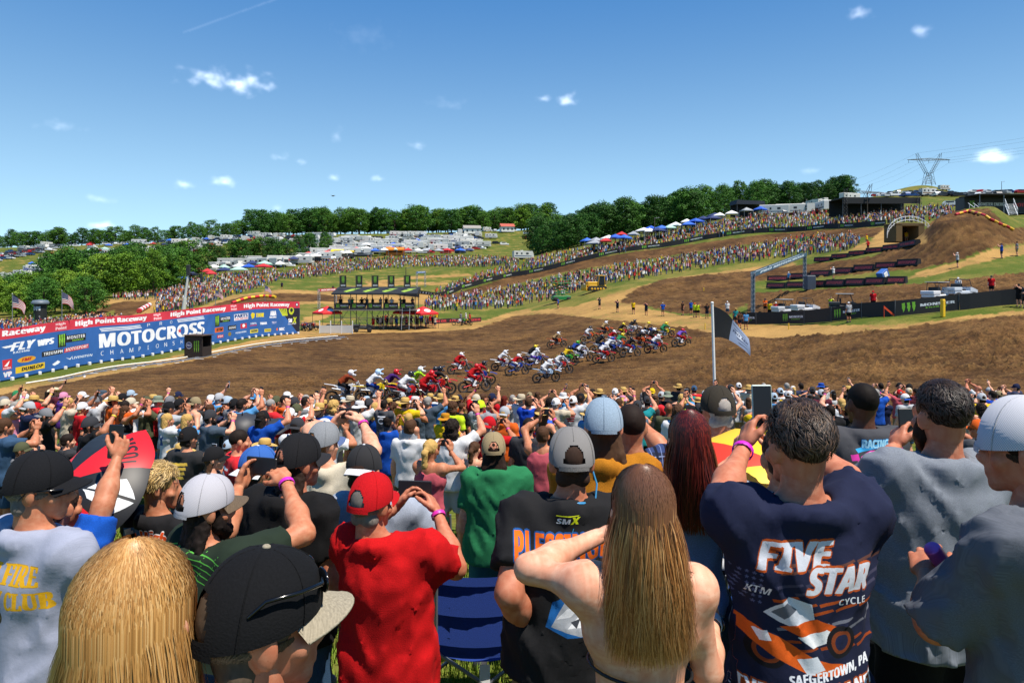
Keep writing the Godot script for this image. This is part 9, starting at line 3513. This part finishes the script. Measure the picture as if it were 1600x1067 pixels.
# ---------------------------------------------------------------- parked vehicles and canopies
func car_meshes(kind: int) -> Array:
	var b := MB.new()
	var g := MB.new()
	var L: float = [4.6, 4.7, 5.6][kind]
	var H2: float = [1.42, 1.72, 1.85][kind]
	var side := []   # outline seen from the side: x along the car, y up
	match kind:
		0: side = [[-L / 2, 0.35], [L / 2, 0.35], [L / 2, 0.7], [L / 2 - 0.15, 0.85], [1.0, 0.95], [0.4, H2 - 0.03], [-1.0, H2], [-1.75, 0.98], [-L / 2, 0.9]]
		1: side = [[-L / 2, 0.4], [L / 2, 0.4], [L / 2, 0.85], [L / 2 - 0.2, 1.02], [1.15, 1.08], [0.55, H2], [-1.9, H2], [-L / 2, 1.1]]
		2: side = [[-L / 2, 0.45], [L / 2, 0.45], [L / 2, 0.95], [L / 2 - 0.2, 1.12], [1.45, 1.18], [0.85, H2], [-0.5, H2], [-0.65, 1.15], [-L / 2, 1.15]]
	var pts := []
	for q in side:
		pts.append(V2(q[0], q[1]))
	b.prism(pts, 1.78)
	var x0: float = [-1.5, -2.0, -0.5][kind]
	var x1: float = [0.75, 0.95, 1.2][kind]
	var top: float = H2 - 0.1
	for sz in [-1.0, 1.0]:
		g.quad(V3(x0, 1.0, sz * 0.895), V3(x1, 1.0, sz * 0.895), V3(x1 - 0.45, top, sz * 0.895), V3(x0 + 0.25, top, sz * 0.895), V3(0, 0, sz))
	var f0: Vector2 = pts[4 if kind == 0 else 4]
	var f1: Vector2 = pts[5]
	var nn := V3(1, 0.8, 0)
	g.quad(V3(lerpf(f0.x, f1.x, 0.08) + 0.012, lerpf(f0.y, f1.y, 0.08) + 0.012, -0.78), V3(lerpf(f0.x, f1.x, 0.08) + 0.012, lerpf(f0.y, f1.y, 0.08) + 0.012, 0.78), V3(lerpf(f0.x, f1.x, 0.9) + 0.012, lerpf(f0.y, f1.y, 0.9) + 0.012, 0.74), V3(lerpf(f0.x, f1.x, 0.9) + 0.012, lerpf(f0.y, f1.y, 0.9) + 0.012, -0.74), nn)
	var w := MB.new()
	for x in [-L * 0.3, L * 0.31]:
		for sz in [-1.0, 1.0]:
			w.lathe([V2(0.02, -0.11), V2(0.33, -0.1), V2(0.33, 0.1), V2(0.02, 0.11)], V3(x, 0.33, sz * 0.82), Basis(Vector3.RIGHT, PI / 2), 10)
	return [b.mesh(), g.mesh(), w.mesh()]
func camper_mesh(kind: int) -> ArrayMesh:
	var b := MB.new()
	var L: float = [8.2, 7.0, 6.2, 11.0][kind]
	b.col = lin("c8c8c4")
	match kind:
		0, 3:   # motor home, coach
			b.box(V3(0, 1.85, 0), V3(L, 2.6, 2.4), 0.12)
			b.col = lin("2a2f36")
			b.quad(V3(L / 2 + 0.01, 1.5, -1.0), V3(L / 2 + 0.01, 1.5, 1.0), V3(L / 2 + 0.01, 2.5, 1.0), V3(L / 2 + 0.01, 2.5, -1.0), V3(1, 0, 0))
		1:      # travel trailer
			b.prism([V2(-L / 2, 0.6), V2(L / 2 - 0.3, 0.6), V2(L / 2, 1.2), V2(L / 2 - 0.5, 2.9), V2(-L / 2, 2.95)], 2.35)
			b.col = lin("33363a")
			b.bar(V3(L / 2 - 0.2, 0.6, 0), V3(L / 2 + 1.0, 0.5, 0), 0.07)
		2:      # van with a raised cab
			b.prism([V2(-L / 2, 0.5), V2(L / 2, 0.5), V2(L / 2, 1.15), V2(L / 2 - 0.9, 1.3), V2(L / 2 - 1.3, 2.0), V2(L / 2 - 0.7, 2.15), V2(L / 2 - 0.8, 2.9), V2(-L / 2, 2.9)], 2.2)
	b.col = lin("23272d")
	var z: float = [1.2, 1.175, 1.1, 1.2][kind] + 0.012
	for sz in [-1.0, 1.0]:
		for q in [[-0.36, 0.7], [-0.12, 0.5], [0.16, 0.9]]:
			b.quad(V3(q[0] * L - q[1] / 2, 1.75, sz * z), V3(q[0] * L + q[1] / 2, 1.75, sz * z), V3(q[0] * L + q[1] / 2, 2.35, sz * z), V3(q[0] * L - q[1] / 2, 2.35, sz * z), V3(0, 0, sz))
	b.col = lin(["7d8a99", "4a5a78", "8a6a4a", "3a4a5c"][kind])
	for sz in [-1.0, 1.0]:
		b.quad(V3(-L / 2 + 0.2, 1.05, sz * (z + 0.004)), V3(L / 2 - 0.9, 1.05, sz * (z + 0.004)), V3(L / 2 - 0.9, 1.3, sz * (z + 0.004)), V3(-L / 2 + 0.2, 1.4, sz * (z + 0.004)), V3(0, 0, sz))
	b.col = lin("17171a")
	for x in ([-0.28, 0.33] if kind != 1 else [-0.1, -0.02]):
		for sz in [-1.0, 1.0]:
			b.lathe([V2(0.02, -0.13), V2(0.4, -0.12), V2(0.4, 0.12), V2(0.02, 0.13)], V3(x * L, 0.4, sz * 1.0), Basis(Vector3.RIGHT, PI / 2), 10)
	b.col = lin("c9c9c6")
	b.box(V3(-0.5, 3.1 if kind in [0, 3] else 3.0, 0), V3(0.9, 0.25, 0.8), 0.05)
	return b.mesh()
func canopy_meshes() -> Array:
	var r := MB.new()
	var e := 1.55
	for k in 4:
		var a := TAU * k / 4.0 + PI / 4
		var b := TAU * (k + 1) / 4.0 + PI / 4
		var p := V3(cos(a), 0, sin(a)) * e * 1.414
		var q := V3(cos(b), 0, sin(b)) * e * 1.414
		var top := V3(0, 3.15, 0)
		var out := (p + q) * 0.5
		r.poly([p + V3(0, 2.2, 0), q + V3(0, 2.2, 0), top], out + V3(0, 2, 0))
		r.quad(p + V3(0, 1.95, 0), q + V3(0, 1.95, 0), q + V3(0, 2.2, 0), p + V3(0, 2.2, 0), out)
	var l := MB.new()
	for k in 4:
		var a := TAU * k / 4.0 + PI / 4
		var p := V3(cos(a), 0, sin(a)) * e * 1.39
		l.bar(p, p + V3(0, 2.2, 0), 0.03, 5)
	return [r.mesh(), l.mesh()]
func scatter(poly: Array, dx: float, dy: float, jit: float) -> Array:
	var pk := PackedVector2Array()
	var box := Rect2(V2(poly[0][0], poly[0][1]), Vector2.ZERO)
	for p in poly:
		pk.append(V2(p[0], p[1]))
		box = box.expand(V2(p[0], p[1]))
	var out := []
	var y := box.end.y
	while y > box.position.y:
		var x := box.position.x
		while x < box.end.x:
			var q := V2(x + rng.randf_range(-jit, jit) * dx, y + rng.randf_range(-jit, jit) * dy * 0.5)
			if Geometry2D.is_point_in_polygon(q, pk):
				out.append(q)
			x += dx
		y -= dy
	return out
func make_parking() -> void:
	var cars := [car_meshes(0), car_meshes(1), car_meshes(2)]
	var vans := [camper_mesh(0), camper_mesh(1), camper_mesh(2), camper_mesh(3)]
	var paint := [["white", "dfe0e0"], ["silver", "a9adb2"], ["black", "1d1f23"], ["gray", "5a5e64"], ["red", "9a1a1a"], ["blue", "234a86"], ["white", "dfe0e0"], ["charcoal", "34373c"]]
	var where := [["on the far hillside beyond the wood", 250.0], ["among the rows of campers", 230.0], ["behind the upper crowd", 200.0], ["on the slope below the grassy knoll", 200.0], ["in the meadow beside the trees", 230.0]]
	var lots := [
		[0, [[-20, 436], [30, 428], [60, 414], [130, 394], [330, 384], [340, 392], [250, 397], [120, 412], [60, 428], [20, 440]], 9.0, 3.6, 0.14, 0.95],
		[0, [[-20, 400], [110, 378], [340, 372], [345, 382], [120, 386], [-20, 412]], 8.5, 3.3, 0.16, 0.95],
		[0, [[330, 386], [345, 374], [400, 368], [530, 372], [560, 378], [480, 392], [390, 384]], 8.5, 3.4, 0.26, 0.95],
		[1, [[470, 404], [520, 384], [565, 372], [720, 366], [752, 369], [752, 390], [720, 397], [600, 397], [500, 410]], 9.0, 3.3, 0.28, 0.95],
		[1, [[330, 436], [350, 420], [400, 408], [470, 404], [500, 408], [440, 420], [380, 432]], 11.0, 4.6, 0.35, 0.95],
		[2, [[1195, 330], [1210, 312], [1330, 306], [1330, 322], [1260, 328]], 13.0, 5.0, 0.4, 0.8],
		[3, [[1330, 308], [1400, 302], [1480, 297], [1600, 294], [1640, 296], [1640, 306], [1500, 309], [1400, 312]], 12.0, 4.6, 0.05, 1.0],
		[4, [[755, 372], [800, 364], [836, 364], [840, 370], [800, 380], [760, 392]], 17.0, 9.0, 0.5, 0.6],
		[4, [[735, 360], [850, 356], [860, 362], [740, 366]], 14.0, 4.0, 0.6, 0.8],
	]
	var n_car := 0
	var n_van := 0
	var rest := MB.new()
	for lot in lots:
		for q in scatter(lot[1], lot[2], lot[3], 0.3):
			if rng.randf() > lot[5]:
				continue
			var at := GP(q.x, q.y, where[lot[0]][1])
			var turn: float = [0.0, PI / 2, 0.35, -0.3][rng.randi() % 4] + rng.randf_range(-0.15, 0.15)
			if rng.randf() < lot[4] and n_van < 290:
				n_van += 1
				var k := rng.randi() % 4
				var o := part(numbered("camper"), vans[k], vmat(0.5), self, Transform3D(Basis(Vector3.UP, turn), at))
				var says: String = ["white motor home with gray stripe", "white travel trailer with blue stripe", "white camper van with tan stripe", "long white coach with slate stripe"][k] + " parked " + where[lot[0]][0]
				tag(o, says, "camper", says)
			elif n_car < 295:
				n_car += 1
				var k := rng.randi() % 3
				var p: Array = paint[rng.randi() % paint.size()]
				var says: String = "%s %s parked %s" % [p[0], ["sedan", "sport utility car", "pickup truck"][k], where[lot[0]][0]]
				var t := thing("parked_car", says, "car", at, turn, says)
				part("body", cars[k][0], mat(p[1], 0.3, 0.1), t)
				part("window", cars[k][1], mat("1a1d22", 0.1), t)
				part("wheel", cars[k][2], mat("17171a", 0.8), t)
			else:
				rest.xf = Transform3D(Basis(Vector3.UP, turn), at)
				rest.col = lin(paint[rng.randi() % paint.size()][1])
				rest.prism([V2(-2.3, 0.3), V2(2.3, 0.3), V2(2.2, 0.9), V2(1.1, 1.0), V2(0.5, 1.5), V2(-1.8, 1.55), V2(-2.3, 1.0)], 1.8)
				rest.col = lin("1a1d22")
				rest.box(V3(-0.6, 1.25, 0), V3(2.0, 0.35, 1.84))
	stuff("parked_cars", rest.mesh(), vmat(0.4), "far parked cars packed between the campers")
	var cm := canopy_meshes()
	var tones2 := [["blue", "1d4fae"], ["white", "e2e2e0"], ["blue", "2a5fc0"], ["pale green", "9fc4b4"], ["red", "b02026"], ["navy", "22305c"], ["gray", "8f949a"], ["white", "e2e2e0"]]
	for lot in [[[[430, 412], [520, 398], [600, 398], [720, 394], [760, 398], [740, 402], [600, 404], [520, 408], [440, 420]], 17.0, 5.0, "behind the far crowd", 200.0],
			[[[240, 442], [330, 428], [430, 416], [440, 424], [340, 440], [250, 452]], 22.0, 6.0, "above the hillside crowd", 170.0],
			[[[905, 390], [940, 384], [1000, 372], [1060, 362], [1110, 350], [1135, 345], [1140, 350], [1060, 368], [1000, 380], [930, 394]], 14.0, 5.0, "along the top of the upper crowd", 170.0],
			[[[1130, 342], [1200, 330], [1220, 330], [1200, 338], [1140, 350]], 20.0, 5.0, "along the top of the upper crowd", 170.0],
			[[[480, 398], [700, 372], [750, 375], [700, 392], [520, 404]], 34.0, 7.0, "among the rows of campers", 220.0],
			[[[20, 424], [120, 388], [330, 378], [330, 392], [130, 400], [30, 436]], 30.0, 8.0, "on the far hillside beyond the wood", 250.0]]:
		for q in scatter(lot[0], lot[1], lot[2], 0.35):
			var c: Array = tones2[rng.randi() % tones2.size()]
			var says: String = "%s pop-up canopy %s" % [c[0], lot[3]]
			var t := thing("canopy", says, "canopy", GP(q.x, q.y, lot[4]), rng.randf() * 1.5, says)
			var s := rng.randf_range(0.85, 1.3)
			t.scale = V3(s, 1, s)
			part("roof", cm[0], mat(c[1], 0.75), t)
			part("frame", cm[1], mat("b8bcc0", 0.4, 0.6), t)
# ---------------------------------------------------------------- far crowds: too many to count, one mass for each stand of people
var crowd_n := 0
func crowd_band(called: String, label: String, poly: Array, dx: float, dy: float, from: float, seed2: int, jump := 0.0) -> void:
	var mb := MB.new()
	var r := RandomNumberGenerator.new()
	r.seed = seed2
	var shirts := ["e4e4e6", "e0e0e4", "1c1c20", "26262c", "8a8d92", "c8262c", "2a55a8", "e8e0d0", "3a3c44", "d86a2a", "4a8fc8", "b8bcc4", "2f7a50", "a83040", "e0c030", "5a3a70", "d8a0b0", "f0f0f0", "20305c", "7a4a38"]
	var skins := ["c98f6c", "d8a583", "b57a55", "8a5a3c"]
	var hats := ["1c1c20", "e6e6e8", "3a2a20", "5a4432", "8a8d92", "c9a860", "24304c", "a02028", "b08a5a"]
	var legs := ["2c3038", "3b5070", "8a7a5c", "1a1a1e", "6a6e74", "4a4438"]
	for q in scatter(poly, dx, dy, 0.75):
		var at := GP(q.x, q.y, from)
		if nz.get_noise_2d(at.x * 0.16 + seed2, at.z * 0.16) < -0.28 or r.randf() < 0.08:
			continue
		at.y += jump - (0.35 if r.randf() < 0.25 else 0.0)
		var s := r.randf_range(0.78, 1.08)
		mb.xf = Transform3D(Basis(Vector3.UP, r.randf_range(-0.9, 0.9)).scaled(Vector3.ONE * s), at)
		mb.col = lin(legs[r.randi() % legs.size()])
		mb.tube([V3(0, 0, 0.02), V3(0, 0.92, 0)], [0.15, 0.17], 4, false, 0.6)
		mb.col = lin(shirts[r.randi() % shirts.size()])
		mb.tube([V3(0, 0.80, 0), V3(0, 1.25, 0), V3(0, 1.47, 0)], [0.19, 0.235, 0.09], 5, false, 0.7)
		var sk := lin(skins[r.randi() % skins.size()])
		var up := r.randf()
		mb.col = sk
		for sx in [-1.0, 1.0]:
			var w := V3(sx * 0.3, 0.86, -0.08) if up > 0.3 else V3(sx * 0.14, 1.66, -0.3)
			mb.tube([V3(sx * 0.22, 1.38, 0), w], [0.06, 0.04], 3, false)
		mb.tube([V3(0, 1.44, 0), V3(0, 1.56, -0.01), V3(0, 1.66, -0.02)], [0.06, 0.10, 0.10], 5, false)
		mb.col = lin(hats[r.randi() % hats.size()])
		mb.tube([V3(0, 1.62, 0.0), V3(0, 1.77, 0.0)], [0.125, 0.06], 5, true)
		crowd_n += 1
	mb.xf = Transform3D()
	stuff(called, mb.mesh(), vmat(0.9), label)
	print(called, " ", crowd_n)
func make_far_crowds() -> void:
	crowd_band("far_crowd", "crowd packed behind the blue banner wall", [[-30, 524], [60, 516], [140, 512], [190, 512], [190, 520], [140, 528], [-30, 548]], 4.4, 2.6, 84.0, 1, 0.6)
	crowd_band("far_crowd", "crowd filling the hillside above the bend in the course", [[165, 470], [200, 464], [250, 450], [330, 436], [430, 424], [440, 436], [420, 446], [330, 472], [262, 498], [236, 492], [252, 468]], 3.0, 2.5, 130.0, 2)
	crowd_band("far_crowd", "crowd in a long row below the parked campers", [[420, 442], [470, 420], [520, 408], [620, 404], [740, 402], [790, 404], [810, 412], [760, 418], [640, 418], [560, 425], [470, 436]], 2.6, 1.9, 170.0, 3)
	crowd_band("far_crowd", "crowd packed along the upper side of the black fence", [[676, 462], [740, 436], [800, 416], [900, 394], [1000, 374], [1100, 354], [1200, 338], [1290, 328], [1490, 326], [1492, 344], [1400, 350], [1290, 356], [1200, 362], [1070, 378], [940, 402], [800, 428], [700, 460]], 3.3, 2.5, 130.0, 4)
	crowd_band("far_crowd", "crowd standing between the two dirt lanes", [[668, 474], [720, 464], [800, 452], [900, 432], [960, 420], [1060, 406], [1150, 392], [1250, 376], [1330, 372], [1345, 382], [1330, 392], [1250, 400], [1150, 413], [1060, 426], [960, 443], [900, 457], [850, 472], [800, 482], [700, 487], [660, 484]], 3.7, 2.8, 110.0, 5)
func _ready() -> void:
	rng.seed = 11
	var t0 := Time.get_ticks_msec()
	make_camera_and_light()
	make_terrain()
	print("terrain ", Time.get_ticks_msec() - t0)
	make_trees()
	make_parking()
	make_far_crowds()
	print("far ", Time.get_ticks_msec() - t0)
	prepare_protos()
	print("protos ", Time.get_ticks_msec() - t0)
	make_track_things()
	make_bikes()
	print("track ", Time.get_ticks_msec() - t0)
	make_crowd()
	make_near_things()
	print("crowd ", Time.get_ticks_msec() - t0)
	make_heroes()
	print("heroes ", Time.get_ticks_msec() - t0)
